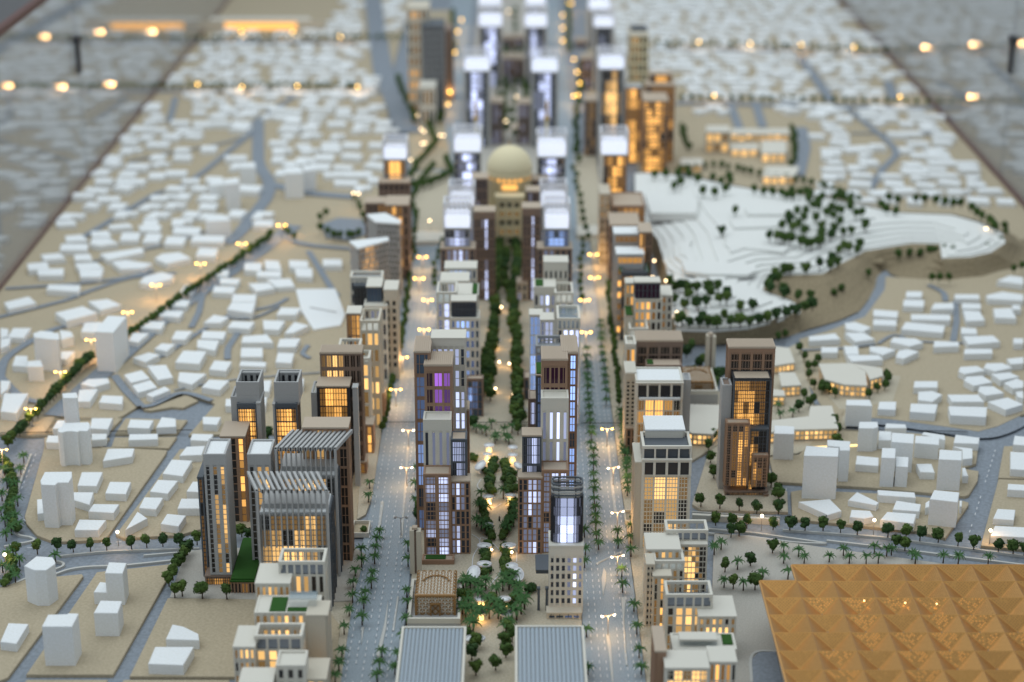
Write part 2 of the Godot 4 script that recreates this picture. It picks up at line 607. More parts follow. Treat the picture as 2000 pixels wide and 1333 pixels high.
func tree(x: float, y: float, z: float, s: float, label: String, group: String, called := "tree") -> void:
	var o := thing(called, label, "tree" if called != "bush" else "bush", Vector3(x, y, z), group)
	o.rotation.y = rng.randf() * TAU
	o.scale = Vector3.ONE * s * 0.83 * rng.randf_range(0.88, 1.1)
	var shade: String = ["leaf", "leaf", "leaf light", "leaf deep"][rng.randi() % 4]
	if called == "bush":
		part("crown", G["bush"], M[shade], o)
		return
	part("trunk", G["trunk"], M["bark"], o)
	part("crown", G["crown %d" % (rng.randi() % 5)], M[shade], o, Vector3(0, 0.0065, 0), Vector3(1.08, 1.05, 1.08))

func palm(x: float, y: float, z: float, s: float, label: String, group: String, single: bool) -> void:
	var o := thing("palm_tree", label, "palm tree", Vector3(x, y, z), group)
	o.rotation.y = rng.randf() * TAU
	s *= 0.73 * rng.randf_range(0.92, 1.06)
	o.scale = Vector3(s, s * rng.randf_range(0.95, 1.2), s)
	part("trunk", G["palm trunk"], M["bark"], o)
	if single:
		for k in 16:
			var up: bool = k % 3 == 0
			var f := part("frond", G["frond up" if up else "frond"], M["palm leaf"], o)
			f.transform = Transform3D(Basis(Vector3.UP, TAU * (k * 0.382) + rng.randf_range(-0.15, 0.15)) * Basis(Vector3.RIGHT, rng.randf_range(-0.25, 0.15)), Vector3(0, 0.0275, 0))
	else:
		var c := part("fronds", G["fronds %d" % (rng.randi() % 3)], M["palm leaf"], o)
		tag(c, "", "", "", "stuff")

func lamp_light(o: Node3D, at: Vector3, energy: float, warm := true) -> void:
	var l := OmniLight3D.new()
	l.name = "lamp_glow"
	l.light_color = lin(1.0, 0.56, 0.22) if warm else lin(1.0, 0.85, 0.65)
	l.light_energy = energy
	l.light_size = 0.006
	l.omni_range = 3.0
	l.omni_attenuation = 2.0
	l.shadow_enabled = true
	o.add_child(l, true)
	l.position = at

# a double-armed street lamp; lit says how
func street_lamp(x: float, y: float, z: float, turn: float, lit: int, label: String, group: String) -> void:
	var o := thing("street_lamp", label, "street lamp", Vector3(x, y, z), group)
	o.rotation.y = turn
	part("post", G["lamp post"], M["metal"], o)
	for s in [-1, 1]:
		part("arm", G["lamp arm %d" % s], M["metal"], o)
		part("lamp_head", G["bulb"], M["lamp warm" if lit == 1 else "lamp white"] if lit > 0 else M["metal"], o, Vector3(s * 0.0135, 0.0515, 0))
	if lit > 0: lamp_light(o, Vector3(0, 0.0485, 0.004), 0.0044 if lit == 1 else 0.003)

# a single ball on a short post
func ball_lamp(x: float, y: float, z: float, h: float, lit: int, label: String, group: String, size := 1.0, power := 0.0022) -> void:
	var o := thing("ball_lamp", label, "lamp", Vector3(x, y, z), group)
	var st := st_new()
	tube(st, Vector3.ZERO, Vector3(0, h, 0), 0.0011, 0.0008, 6)
	part("post", done(st), M["metal"], o)
	part("lamp_globe", G["ball"], M[["lamp soft", "lamp warm", "lamp white"][lit]], o, Vector3(0, h + 0.003, 0), Vector3.ONE * size)
	lamp_light(o, Vector3(0, h + 0.003, 0), power)

# ---------------------------------------------------------------- the place
func V(x: float, z: float) -> Vector2:
	return Vector2(x, z)

# an outline from flat millimetres
func P(mm: Array) -> Array:
	var out := []
	for i in range(0, mm.size(), 2): out.append(Vector2(mm[i], mm[i + 1]) * 0.001)
	return out

func lay(called: String, mm: Array, w: float, y: float, m: String) -> void:
	setting(called, strip(P(mm), w, y), M[m])

func plot(called: String, mm: Array, h: float, m: String) -> void:
	setting(called, prism(P(mm), 0.0, h, 0.0012), M[m])

func nth(k: int) -> String:
	if k < 4: return ["first", "second", "third"][k - 1]
	var s := "th"
	if (k % 100) / 10 != 1 and k % 10 in [1, 2, 3]: s = ["st", "nd", "rd"][k % 10 - 1]
	return "%d%s" % [k, s]

const HOUSE := ["tall white block tower", "mid-height white block", "wedge-shaped white house", "long low white house", "angular low white house", "small low white house", "broad low white house"]
const QUARTER := ["on the front left plots", "beyond the left tree avenue", "between tree avenue and towers", "beside the curving right road", "on the right front plots", "in the far left quarter", "in the far right quarter"]
var house_mass: SurfaceTool

func local_outline(p: Array) -> Array:
	var c := Vector2.ZERO
	for q in p: c += q / p.size()
	var local := []
	for q in p: local.append(q - c)
	return [c, local]

func ho(mm: Array, h: float, kind: int, k: int, r: int, d: int) -> void:
	var lo := local_outline(P(mm))
	var tall := h > 40
	lone("tower_block" if tall else "house", prism(lo[1], 0.0, h * 0.001, 0.0011), M["white card"], "%s, %s from left, %s row from front, %s" % [HOUSE[kind], nth(k), nth(r), QUARTER[d]], "block" if tall else "house", Vector3(lo[0].x, 0.008, lo[0].y), ("white blocks " if tall else "low white houses ") + QUARTER[d])

func fh(mm: Array, h: float) -> void:
	if house_mass == null:
		house_mass = SurfaceTool.new()
		house_mass.begin(Mesh.PRIMITIVE_TRIANGLES)
	house_mass.append_from(prism(P(mm), 0.0, h * 0.001, 0.0011), 0, Transform3D(Basis.IDENTITY, Vector3(0, 0.008, 0)))

# centre, half sizes, turn and height of further houses; a negative height is an angled plan
func fm(mm: Array) -> void:
	for i in range(0, mm.size(), 6):
		var w: float = mm[i + 2]
		var d: float = mm[i + 3]
		var plan := [-w, -d, w * 0.92, -d * 0.9, w, d, -w * 0.94, d * 0.92] if mm[i + 5] > 0 else [-w, -d, w, -d, w, 0, w * 0.2, d * 0.1, w * 0.15, d, -w, d]
		var a: float = mm[i + 4] * 0.01
		var out := []
		for k in range(0, plan.size(), 2):
			out.append(mm[i] + plan[k] * cos(a) - plan[k + 1] * sin(a))
			out.append(mm[i + 1] + plan[k] * sin(a) + plan[k + 1] * cos(a))
		fh(out, absf(mm[i + 5]))

func far_houses() -> void:
	var m := lone("house_blocks", house_mass.commit(), M["white card"], "dense mass of small white houses in the far quarters", "houses")
	m.set_meta("kind", "stuff")

func lane_marks(called: String, items: Array) -> void:
	var st := st_new()
	for it in items:
		var a := Vector2(it[0], it[1])
		var b := Vector2(it[2], it[3])
		var d := (b - a).normalized()
		var nn := Vector2(-d.y, d.x) * 0.0009
		var s := 0.0
		while s < a.distance_to(b):
			if rng.randf() < 0.9:
				var p := a + d * s
				var q: Vector2 = a + d * (s + it[4])
				quad(st, Vector3(p.x - nn.x, 0.0072, p.y - nn.y), Vector3(q.x - nn.x, 0.0072, q.y - nn.y), Vector3(q.x + nn.x, 0.0072, q.y + nn.y), Vector3(p.x + nn.x, 0.0072, p.y + nn.y))
			s += it[4] + it[5]
	var m := setting(called, done(st), M["paint"])
	m.set_meta("kind", "stuff")

func hill(top: Array, bot: Array, h: float) -> void:
	setting("hill_top", prism(top, h - 0.012, h, 0.0008), M["hill white"])
	var st := st_new()
	var n := top.size()
	for i in n:
		var j := (i + 1) % n
		var prev: Array = []
		for k in 6:
			var t := k / 5.0
			var row := []
			for q in [i, j]:
				var a: Vector2 = top[q]
				var b: Vector2 = bot[q]
				var p: Vector2 = a.lerp(b, t)
				var y := h * 0.985 * (1.0 - smoothstep(0.0, 1.0, pow(t, 0.85))) + 0.004
				row.append(Vector3(p.x, y, p.y))
			if prev: quad(st, prev[0], prev[1], row[1], row[0])
			prev = row
	setting("hill_slope", done(st), M["cliff"])

func tunnel(at: Vector3) -> void:
	# a hollow mouth: two jambs, a lintel and a passage running back under the slope
	var o := thing("road_tunnel", "tunnel mouth where the right road enters the beige slope", "tunnel", at)
	part("jamb", chamfered(Vector3(-0.034, 0, -0.07), Vector3(-0.022, 0.036, 0.002), 0.001), M["cliff"], o)
	part("jamb", chamfered(Vector3(0.014, 0, -0.07), Vector3(0.026, 0.036, 0.002), 0.001), M["cliff"], o)
	part("lintel", chamfered(Vector3(-0.0335, 0.027, -0.07), Vector3(0.0255, 0.040, 0.0035), 0.002), M["cliff"], o)
	part("end_wall", chamfered(Vector3(-0.0215, 0.001, -0.069), Vector3(0.0135, 0.0265, -0.062), 0.0), M["cliff"], o)

func railings() -> void:
	for s in [-1, 1]:
		var x := -1.69 if s < 0 else 1.93
		var side := "left" if s < 0 else "right"
		var o := thing("glass_railing", "tall clear glass railing with dark red rails along the %s edge of the model" % side, "railing", Vector3(x, 0, -7.2))
		part("glass_panel", chamfered(Vector3(-0.006, 0.006, -0.045), Vector3(0.006, 0.795, 4.6), 0.0), M["railing glass"], o)
		part("glass_panel", chamfered(Vector3(-0.006, 0.006, -5.4), Vector3(0.006, 0.795, -0.06), 0.0), M["railing glass"], o)
		part("base_rail", chamfered(Vector3(-0.016, -0.03, -5.4), Vector3(0.010, 0.016, 4.6), 0.002), M["rail"], o)
		part("handrail", chamfered(Vector3(-0.014, 0.79, -5.4), Vector3(0.014, 0.815, 4.6), 0.004), M["rail"], o)
		var st := st_new()
		bx(st, Vector3(-0.013, 0.43, -0.07), Vector3(0.013, 0.545, -0.035))
		bx(st, Vector3(-0.018 , 0.545, -0.075), Vector3(0.018, 0.575, -0.03))
		part("clamp", done(st), M["black frame"], o)

# a lit low building over an outline, its visible walls full of small windows
func lit_hall(called: String, p: Array, h: float, label: String, category: String, rows: int, cell: float, bright: float, group := "", glass := "warm") -> void:
	var lo := local_outline(p)
	var c: Vector2 = lo[0]
	var local: Array = lo[1]
	var o := thing(called, label, category, Vector3(c.x, 0.007, c.y), group)
	var pp := PackedVector2Array(local)
	if not Geometry2D.is_polygon_clockwise(pp): pp.reverse()
	part("wall", prism(Array(offset(pp, -0.004)), 0.0, h - 0.003, 0.0), M["cream"], o)
	part("roof", prism(Array(offset(pp, 0.0015)), h - 0.003, h + 0.002, 0.0006), M["ivory"], o)
	var n := pp.size()
	for i in n:
		var a := pp[i]
		var b := pp[(i + 1) % n]
		var d := b - a
		var out := Vector2(-d.y, d.x).normalized()
		var face := (Vector2(0, 0) - (c + a)).normalized()
		if out.dot(face) < 0.12 or d.length() < cell * 0.8: continue
		var cols := maxi(1, int(d.length() / cell))
		var u := d.normalized()
		var w := d.length()
		var ch := (h - 0.006) / rows
		var cw := w / cols
		# local frame: x along a to b reversed so that z points outwards
		var holder := Transform3D(Basis(Vector3(-u.x, 0, -u.y), Vector3.UP, Vector3(out.x, 0, out.y)), Vector3(b.x, 0.002, b.y) - Vector3(out.x, 0, out.y) * 0.004)
		var st := st_new()
		for k in cols + 1:
			bx(st, Vector3(k * cw - cw * 0.14, 0, 0.0002), Vector3(k * cw + cw * 0.14, h - 0.005, 0.0038))
		for r in rows + 1:
			bx(st, Vector3(0.0005, maxf(0.0003, r * ch - ch * 0.13), 0.0001), Vector3(w - 0.0005, minf(h - 0.0054, r * ch + ch * 0.13), 0.0028))
		var fr := part("facade_frame", done(st), M["cream"], o)
		fr.transform = holder
		for r in rows:
			for k in cols:
				var g := bright * (0.75 + rng.randf_range(-0.35, 0.3))
				var lvl := clampi(int(round(g * 4.2)), 0, 4)
				var wdw := part("window", unit_box, M["glass %s %d" % [glass, lvl]], o)
				wdw.transform = holder * Transform3D(Basis.from_scale(Vector3(cw * 0.8, ch * 0.8, 0.0012)), Vector3((k + 0.5) * cw, (r + 0.5) * ch, 0.0009))

# ---------------------------------------------------------------- single buildings
# round-topped hall wrapped in a bronze diamond lattice, on a walled plinth
func lattice_hall(x0: float, x1: float, z0: float, z1: float, h: float, plinth: Array, ph: float, label: String, panel: String) -> void:
	var o := thing("lattice_hall", label, "hall", Vector3((x0 + x1) / 2, 0.006, (z0 + z1) / 2))
	var w := (x1 - x0) / 2
	var d := (z1 - z0) / 2
	part("plinth", chamfered(Vector3(plinth[0] - o.position.x, 0, plinth[2] - o.position.z), Vector3(plinth[1] - o.position.x, ph, plinth[3] - o.position.z), 0.001), M["pale grey"], o)
	var sr := st_new()
	ring(sr, Vector3(plinth[0] - o.position.x, 0, plinth[2] - o.position.z), Vector3(plinth[1] - o.position.x, 0, plinth[3] - o.position.z), ph, ph + 0.012, 0.006)
	part("plinth_wall", done(sr), M["ivory"], o)
	part("core", chamfered(Vector3(-w, ph, -d), Vector3(w, h, d), 0.004), M[panel], o)
	var nx := 6
	var step := w * 2 / nx
	# diamond scales: each a low pyramid set proud of the wall
	for f in ["front", "top", "side_left", "side_right"]:
		var lenv := h - ph if f != "top" else d * 2
		var wid := w * 2 if f == "front" or f == "top" else d * 2
		var mx := maxi(3, int(round(wid / step)))
		var my := maxi(3, int(round(lenv / (step * 1.05))))
		var su := wid / mx
		var sv := lenv / my
		var tr := Transform3D(Basis.IDENTITY, Vector3(-w, ph, d))
		if f == "top": tr = Transform3D(Basis(Vector3.RIGHT, -PI / 2), Vector3(-w, h, d))
		if f == "side_left": tr = Transform3D(Basis(Vector3.UP, -PI / 2), Vector3(-w, ph, -d))
		if f == "side_right": tr = Transform3D(Basis(Vector3.UP, PI / 2), Vector3(w, ph, d))
		var sb := st_new()
		for r in range(0, my * 2):
			for k in range(0, mx + (r % 2)):
				var cx := (k + (0.5 if r % 2 == 0 else 0.0)) * su
				var cy := (r + 1) * sv * 0.5
				if cy > lenv - sv * 0.4 or cx < su * 0.3 or cx > wid - su * 0.3: continue
				if f == "front" and absf(cx - wid / 2) < su * 0.9 and cy < lenv * 0.55: continue
				var pst := st_new()
				var a := Vector3(cx - su * 0.45, cy, 0.0005)
				var b := Vector3(cx, cy + sv * 0.45, 0.0005)
				var c := Vector3(cx + su * 0.45, cy, 0.0005)
				var e := Vector3(cx, cy - sv * 0.45, 0.0005)
				var t := Vector3(cx, cy, su * 0.20)
				tri(pst, a, b, t)
				tri(pst, b, c, t)
				tri(pst, c, e, t)
				tri(pst, e, a, t)
				var sc := part("panel", done(pst), M["ivory"], o)
				sc.transform = tr
		for r in range(-my, mx + my):
			for up in [-1.0, 1.0]:
				# bars along both diagonals, cut to the face
				var pts := []
				var x := r * su if up > 0 else (r + my) * su - my * su + my * su
				var p0 := Vector2(r * su, 0.0) if up > 0 else Vector2((r + my) * su, 0.0)
				var p1 := p0 + Vector2(up * lenv * su / sv, lenv)
				var t0 := 0.0
				var t1 := 1.0
				for lim in [0.0, wid]:
					pass
				var dx := p1.x - p0.x
				var ta := (0.0 - p0.x) / dx
				var tb := (wid - p0.x) / dx
				t0 = maxf(0.0, minf(ta, tb))
				t1 = minf(1.0, maxf(ta, tb))
				if t1 - t0 < 0.03: continue
				var q0 := p0.lerp(p1, t0)
				var q1 := p0.lerp(p1, t1)
				tube(sb, Vector3(q0.x, q0.y, 0.001), Vector3(q1.x, q1.y, 0.001), 0.0015, 0.0015, 5)
		var l := part("lattice", done(sb), M["lattice bronze"], o)
		l.transform = tr
		tag(l, "", "", "", "stuff")
	var fr := st_new()
	for sx in [-1, 1]:
		bx(fr, Vector3(sx * w - 0.0025, ph, d - 0.002), Vector3(sx * w + 0.0025, h + 0.002, d + 0.0035))
	bx(fr, Vector3(-w - 0.0027, h - 0.002, d - 0.0022), Vector3(w + 0.0027, h + 0.0025, d + 0.0038))
	part("corner_frame", done(fr), M["lattice bronze"], o)
	var pr := st_new()
	bx(pr, Vector3(-w * 0.26, ph, d), Vector3(-w * 0.20, ph + (h - ph) * 0.56, d + 0.006))
	bx(pr, Vector3(w * 0.20, ph, d), Vector3(w * 0.26, ph + (h - ph) * 0.56, d + 0.006))
	bx(pr, Vector3(-w * 0.26, ph + (h - ph) * 0.56, d), Vector3(w * 0.26, ph + (h - ph) * 0.62, d + 0.0062))
	part("portal", done(pr), M["lattice bronze"], o)
	var arc := st_new()
	var prev := Vector3.ZERO
	for k in 13:
		var a := PI * k / 12.0
		var p := Vector3(cos(a) * w * 0.66, h + 0.004, -d * 0.05 - sin(a) * d * 0.45)
		if k > 0: tube(arc, prev, p, 0.0018, 0.0018, 5)
		prev = p
	part("roof_arch", done(arc), M["lattice bronze"], o)

func minaret(x: float, z: float, h: float, w: float, label: String) -> void:
	var o := thing("minaret", label, "minaret", Vector3(x, 0.006, z))
	for s in [-1, 1]:
		part("shaft", chamfered(Vector3(s * w * 0.32 - w * 0.22, 0, -w * 0.45), Vector3(s * w * 0.32 + w * 0.22, h * (0.975 if s > 0 else 1.0), w * 0.45), 0.0008), M["cream"], o)
	part("recess", chamfered(Vector3(-w * 0.101, 0, -w * 0.38), Vector3(w * 0.101, h * 0.95, w * 0.30), 0.0), M["umber"], o)
	part("cap", chamfered(Vector3(-w * 0.30, h, -w * 0.3), Vector3(w * 0.2, h + 0.006, w * 0.3), 0.001), M["tan roof"], o)

func shed(x0: float, x1: float, z0: float, z1: float, h: float, label: String) -> void:
	var o := thing("market_hall", label, "hall", Vector3((x0 + x1) / 2, 0.006, (z0 + z1) / 2), "market halls with ribbed blue roofs")
	var w := (x1 - x0) / 2
	var d := (z1 - z0) / 2
	part("wall", chamfered(Vector3(-w + 0.006, 0, -d + 0.006), Vector3(w - 0.006, h - 0.008, d - 0.006), 0.0), M["cream"], o)
	part("roof", chamfered(Vector3(-w + 0.005, h - 0.008, -d + 0.005), Vector3(w - 0.005, h - 0.0055, d - 0.005), 0.0), M["mid grey"], o)
	var n := 15
	for i in n:
		var xa := lerpf(-w + 0.006, w - 0.006, float(i) / n) + 0.0010
		var xb := lerpf(-w + 0.006, w - 0.006, float(i + 1) / n) - 0.0010
		var st := st_new()
		quad(st, Vector3(xa, h - 0.0035, d - 0.006), Vector3(xa, h - 0.0035, -d + 0.006), Vector3((xa + xb) / 2, h - 0.0012, -d + 0.006), Vector3((xa + xb) / 2, h - 0.0012, d - 0.006))
		quad(st, Vector3((xa + xb) / 2, h - 0.0012, d - 0.006), Vector3((xa + xb) / 2, h - 0.0012, -d + 0.006), Vector3(xb, h - 0.0035, -d + 0.006), Vector3(xb, h - 0.0035, d - 0.006))
		part("roof_panel", done(st), M["shed roof"], o)
	var sr := st_new()
	ring(sr, Vector3(-w, 0, -d), Vector3(w, 0, d), h - 0.012, h, 0.005)
	part("eaves", done(sr), M["ivory"], o)

# a flat roof of folded gold cells, each with three visible facets meeting low down
func gold_roof(x0: float, z0: float, cell: Vector2, h: float, cols: int, rows: int, first_skip: int) -> void:
	var o := thing("gold_canopy", "large golden folded canopy of perforated square coffers beside the plaza palms", "canopy", Vector3(x0, 0, z0))
	rng.seed = 33
	var hs := st_new()
	var ls := st_new()
	for r in rows:
		for c in range(-1, cols):
			if c < 0 and r < first_skip: continue
			var a := Vector3(c * cell.x, h, r * cell.y)
			var b := a + Vector3(cell.x, 0, 0)
			var e := a + Vector3(cell.x, 0, cell.y)
			var f := a + Vector3(0, 0, cell.y)
			var m := a + Vector3(cell.x * 0.5, -0.023, cell.y * 0.46)
			var st := st_new()
			tri(st, a, b, m)
			tri(st, b, e, m)
			tri(st, e, f, m)
			tri(st, f, a, m)
			part("coffer", done(st), M["gold sheet"], o)
			# perforations of the far facet and of the right facet
			var lit := rng.randf()
			var far_face := [a, b, m]
			for which in 2:
				var tri_: Array = [a, b, m] if which == 0 else [b, e, m]
				if which == 1 and (c < 1 or r > 2): continue
				if which == 0 and rng.randf() < 0.06: continue
				var nn: Vector3 = (tri_[2] - tri_[0]).cross(tri_[1] - tri_[0]).normalized()
				if nn.y < 0.0: nn = -nn
				var u: Vector3 = (tri_[1] - tri_[0]).normalized()
				var v := nn.cross(u)
				for i in range(1, 11):
					for j in range(1, 11 - i):
						if rng.randf() < 0.12: continue
						var p: Vector3 = tri_[0] + (tri_[1] - tri_[0]) * (i / 11.0) + (tri_[2] - tri_[0]) * (j / 11.0) + nn * 0.0005
						var s := 0.0013 if which == 0 else 0.0011
						var hot: bool = which == 0 and r > 1 and lit > 0.5 and c > -1 and rng.randf() < 0.6
						var t: SurfaceTool = ls if hot else hs
						for k in 6:
							var a0 := TAU * k / 6.0
							var a1 := TAU * (k + 1) / 6.0
							tri(t, p, p + (u * cos(a1) + v * sin(a1)) * s, p + (u * cos(a0) + v * sin(a0)) * s)
	var hm := part("perforations", done(hs), M["gold hole"], o)
	tag(hm, "", "", "", "stuff")
	var lm := part("light_perforations", done(ls), M["hole light"], o)
	tag(lm, "", "", "", "stuff")
	for q in [[2, 2, 0.42, 0.12], [4, 2, 0.2, 0.3], [3, 2, 0.62, 0.24]]:
		var p: Vector3 = Vector3((q[0] - 0.5) * cell.x + q[2] * cell.x * 0.4, h - 0.003, (q[1] + q[3]) * cell.y)
		part("spot_light", G["ball"], M["spark"], o, p, Vector3.ONE * 0.42)
	var xl := 0.0
	var fs := st_new()
	bx(fs, Vector3(0, h - 0.004, -0.003), Vector3(cols * cell.x, h + 0.0006, 0))
	bx(fs, Vector3(-0.003, h - 0.004, 0), Vector3(0, h + 0.0006, first_skip * cell.y))
	bx(fs, Vector3(-cell.x, h - 0.004, first_skip * cell.y - 0.003), Vector3(-0.003, h + 0.0006, first_skip * cell.y))
	bx(fs, Vector3(-cell.x - 0.003, h - 0.004, first_skip * cell.y), Vector3(-cell.x, h + 0.0006, rows * cell.y))
	part("edge_trim", done(fs), M["gold sheet"], o)
	part("hall_wall", chamfered(Vector3(0.02, 0.006, 0.06), Vector3(cols * cell.x - 0.05, h - 0.022, rows * cell.y - 0.05), 0.0), M["umber"], o)

# the domed sandstone mosque that closes the avenue
func mosque(x: float, z: float) -> void:
	var o := thing("domed_mosque", "cream domed mosque with arcaded tower front at the end of the park", "mosque", Vector3(x, 0.006, z))
	var w := 0.049
	var r := 0.077
	var back := Vector3(0, 0, -0.125)
	part("hall", chamfered(Vector3(-0.10, 0, -0.24), Vector3(0.10, 0.12, -0.03), 0.001), M["sandstone"], o)
	part("tower", chamfered(Vector3(-w, 0, -0.05), Vector3(w, 0.19, 0), 0.001), M["sandstone"], o)
	part("cornice", chamfered(Vector3(-w - 0.002, 0.1905, -0.05), Vector3(w + 0.002, 0.195, 0.003), 0.001), M["sandstone"], o)
	part("drum", lathe([Vector2(0, 0.12), Vector2(r, 0.12), Vector2(r, 0.244), Vector2(r + 0.004, 0.247), Vector2(r + 0.004, 0.254), Vector2(0, 0.254)], 32), M["sandstone"], o, back)
	var dome := [Vector2(r + 0.001, 0.254)]
	for k in range(1, 17):
		var t := PI / 2 * k / 16.0
		dome.append(Vector2((r + 0.004) * cos(t) if k < 16 else 0.0, 0.260 + 0.084 * sin(t) + (0.003 if k == 16 else 0.0)))
	part("dome", lathe(dome, 36), M["sandstone"], o, back)
	part("finial", lathe([Vector2(0, 0.346), Vector2(0.002, 0.347), Vector2(0.0012, 0.353), Vector2(0.0022, 0.356), Vector2(0, 0.364)], 8), M["brass"], o, back)
	for k in 11:
		var t := PI * (0.1 + 0.8 * k / 10.0)
		part("drum_window", unit_box, M["glass amber 4" if k in [3, 4, 5, 6, 7] else "glass warm 2"], o, back + Vector3(cos(t) * (r + 0.0005), 0.236, sin(t) * (r + 0.0005)), Vector3(0.009, 0.010, 0.002), PI / 2 - t)
	part("drum_window", unit_box, M["glass amber 4"], o, back + Vector3(0, 0.214, r), Vector3(0.052, 0.016, 0.006))
	for row_ in 5:
		for c in 3:
			var y := 0.165 - row_ * 0.032
			part("window", unit_box, M["glass warm 0" if row_ % 2 == 0 else "glass warm 1"], o, Vector3((c - 1) * w * 0.52, y, 0.0002), Vector3(w * 0.3, 0.015, 0.0016))
			part("arch_hood", chamfered(Vector3((c - 1) * w * 0.52 - w * 0.2, y + 0.008, 0), Vector3((c - 1) * w * 0.52 + w * 0.2, y + 0.0105, 0.003), 0.0006), M["sandstone"], o)
	for y in [0.182, 0.118, 0.054]:
		part("band", chamfered(Vector3(-w * 0.98, y, 0.0001), Vector3(w * 0.98, y + 0.003, 0.0045), 0.0006), M["sandstone"], o)
	for sx in [-1, 1]:
		part("pier", chamfered(Vector3(sx * w * 0.86 - w * 0.12, 0, 0.0003), Vector3(sx * w * 0.86 + w * 0.12, 0.186, 0.006), 0.0006), M["sandstone"], o)
		part("forecourt_wall", chamfered(Vector3(sx * w * 0.9 - 0.004, 0, 0.0063), Vector3(sx * w * 0.9 + 0.004, 0.018, 0.07), 0.0006), M["sandstone"], o)

func spire(x: float, z: float, h: float, label: String) -> void:
	var o := thing("spire", label, "spire", Vector3(x, 0.006, z), "slender minarets behind the mosque")
	part("shaft", lathe([Vector2(0.011, 0), Vector2(0.009, h * 0.55), Vector2(0.013, h * 0.56), Vector2(0.013, h * 0.58), Vector2(0.007, h * 0.585), Vector2(0.006, h * 0.8)], 10), M["sandstone"], o)
	part("gallery", lathe([Vector2(0.006, h * 0.79), Vector2(0.011, h * 0.8), Vector2(0.011, h * 0.825), Vector2(0.005, h * 0.83)], 10), M["brass"], o)
	part("tip", lathe([Vector2(0.0055, h * 0.83), Vector2(0.005, h * 0.92), Vector2(0.0075, h * 0.94), Vector2(0.004, h * 0.97), Vector2(0, h)], 10), M["brass"], o)

# a white dish canopy on a stem; lit from under it or not
func pod(x: float, z: float, rx: float, rz: float, turn: float, h: float, lit: bool, label: String) -> void:
	var o := thing("garden_canopy", label, "canopy", Vector3(x, 0.006, z), "white dish canopies in the park")
	o.rotation.y = turn
	var dish := part("dish", lathe([Vector2(0, 0.0004), Vector2(0.84, 0.0008), Vector2(0.9, 0.0034), Vector2(1.0, 0.0030), Vector2(0.97, -0.0008), Vector2(0.45, -0.0035), Vector2(0.0, -0.0035)], 24), M["crown white"], o)
	dish.transform = Transform3D(Basis(Vector3.RIGHT, 0.10) * Basis.from_scale(Vector3(rx, 1, rz)), Vector3(0, h, 0))
	var lens := part("dish_floor", lathe([Vector2(0.8, 0.0), Vector2(0.78, 0.0008), Vector2(0, 0.0011)], 24), M["white card"], o)
	lens.transform = Transform3D(Basis(Vector3.RIGHT, 0.10) * Basis.from_scale(Vector3(rx, 1, rz)), Vector3(0, h + 0.0004, 0))
	part("stem", lathe([Vector2(0.006, 0), Vector2(0.0026, h * 0.4), Vector2(0.0036, h - 0.002)], 10), M["crown white"], o)
	if lit:
		part("stem_light", lathe([Vector2(0.0075, 0.001), Vector2(0.0075, h * 0.55), Vector2(0, h * 0.56)], 12), M["under light"], o)
		lamp_light(o, Vector3(0, h * 0.7, 0.010), 0.0009)

func park_line(pts: Array) -> void:
	setting("paving_line", strip(pts, 0.0022, 0.0072), M["paint"])

func figurine(x: float, z: float) -> void:
	var o := thing("figurine", "tiny standing figurine in long dark clothes on the park path", "figurine", Vector3(x, 0.006, z))
	var b := part("body", lathe([Vector2(0, 0), Vector2(0.0022, 0), Vector2(0.0019, 0.004), Vector2(0.0017, 0.007), Vector2(0.0021, 0.0093), Vector2(0.0008, 0.0102), Vector2(0.0007, 0.0106), Vector2(0.0011, 0.0114), Vector2(0.0009, 0.0124), Vector2(0, 0.0128)], 12), M["cloth black"], o)
	b.scale = Vector3(1.1, 1.05, 0.75)

func slab_pavilion(p: Array, h: float) -> void:
	var lo := local_outline(p)
	var c: Vector2 = lo[0]
	var local: Array = lo[1]
	var o := thing("site_slab", "flat pale milky slab with a grey slash lying behind the left towers", "slab", Vector3(c.x, 0.008, c.y))
	part("slab", prism(local, 0.0, h, 0.001), M["white card"], o)
	part("slash", chamfered(Vector3(-0.05, h + 0.0004, -0.004), Vector3(0.05, h + 0.0016, 0.004), 0.0003), M["pale grey"], o, Vector3(0.005, 0, 0.01), Vector3.ONE, -0.5)

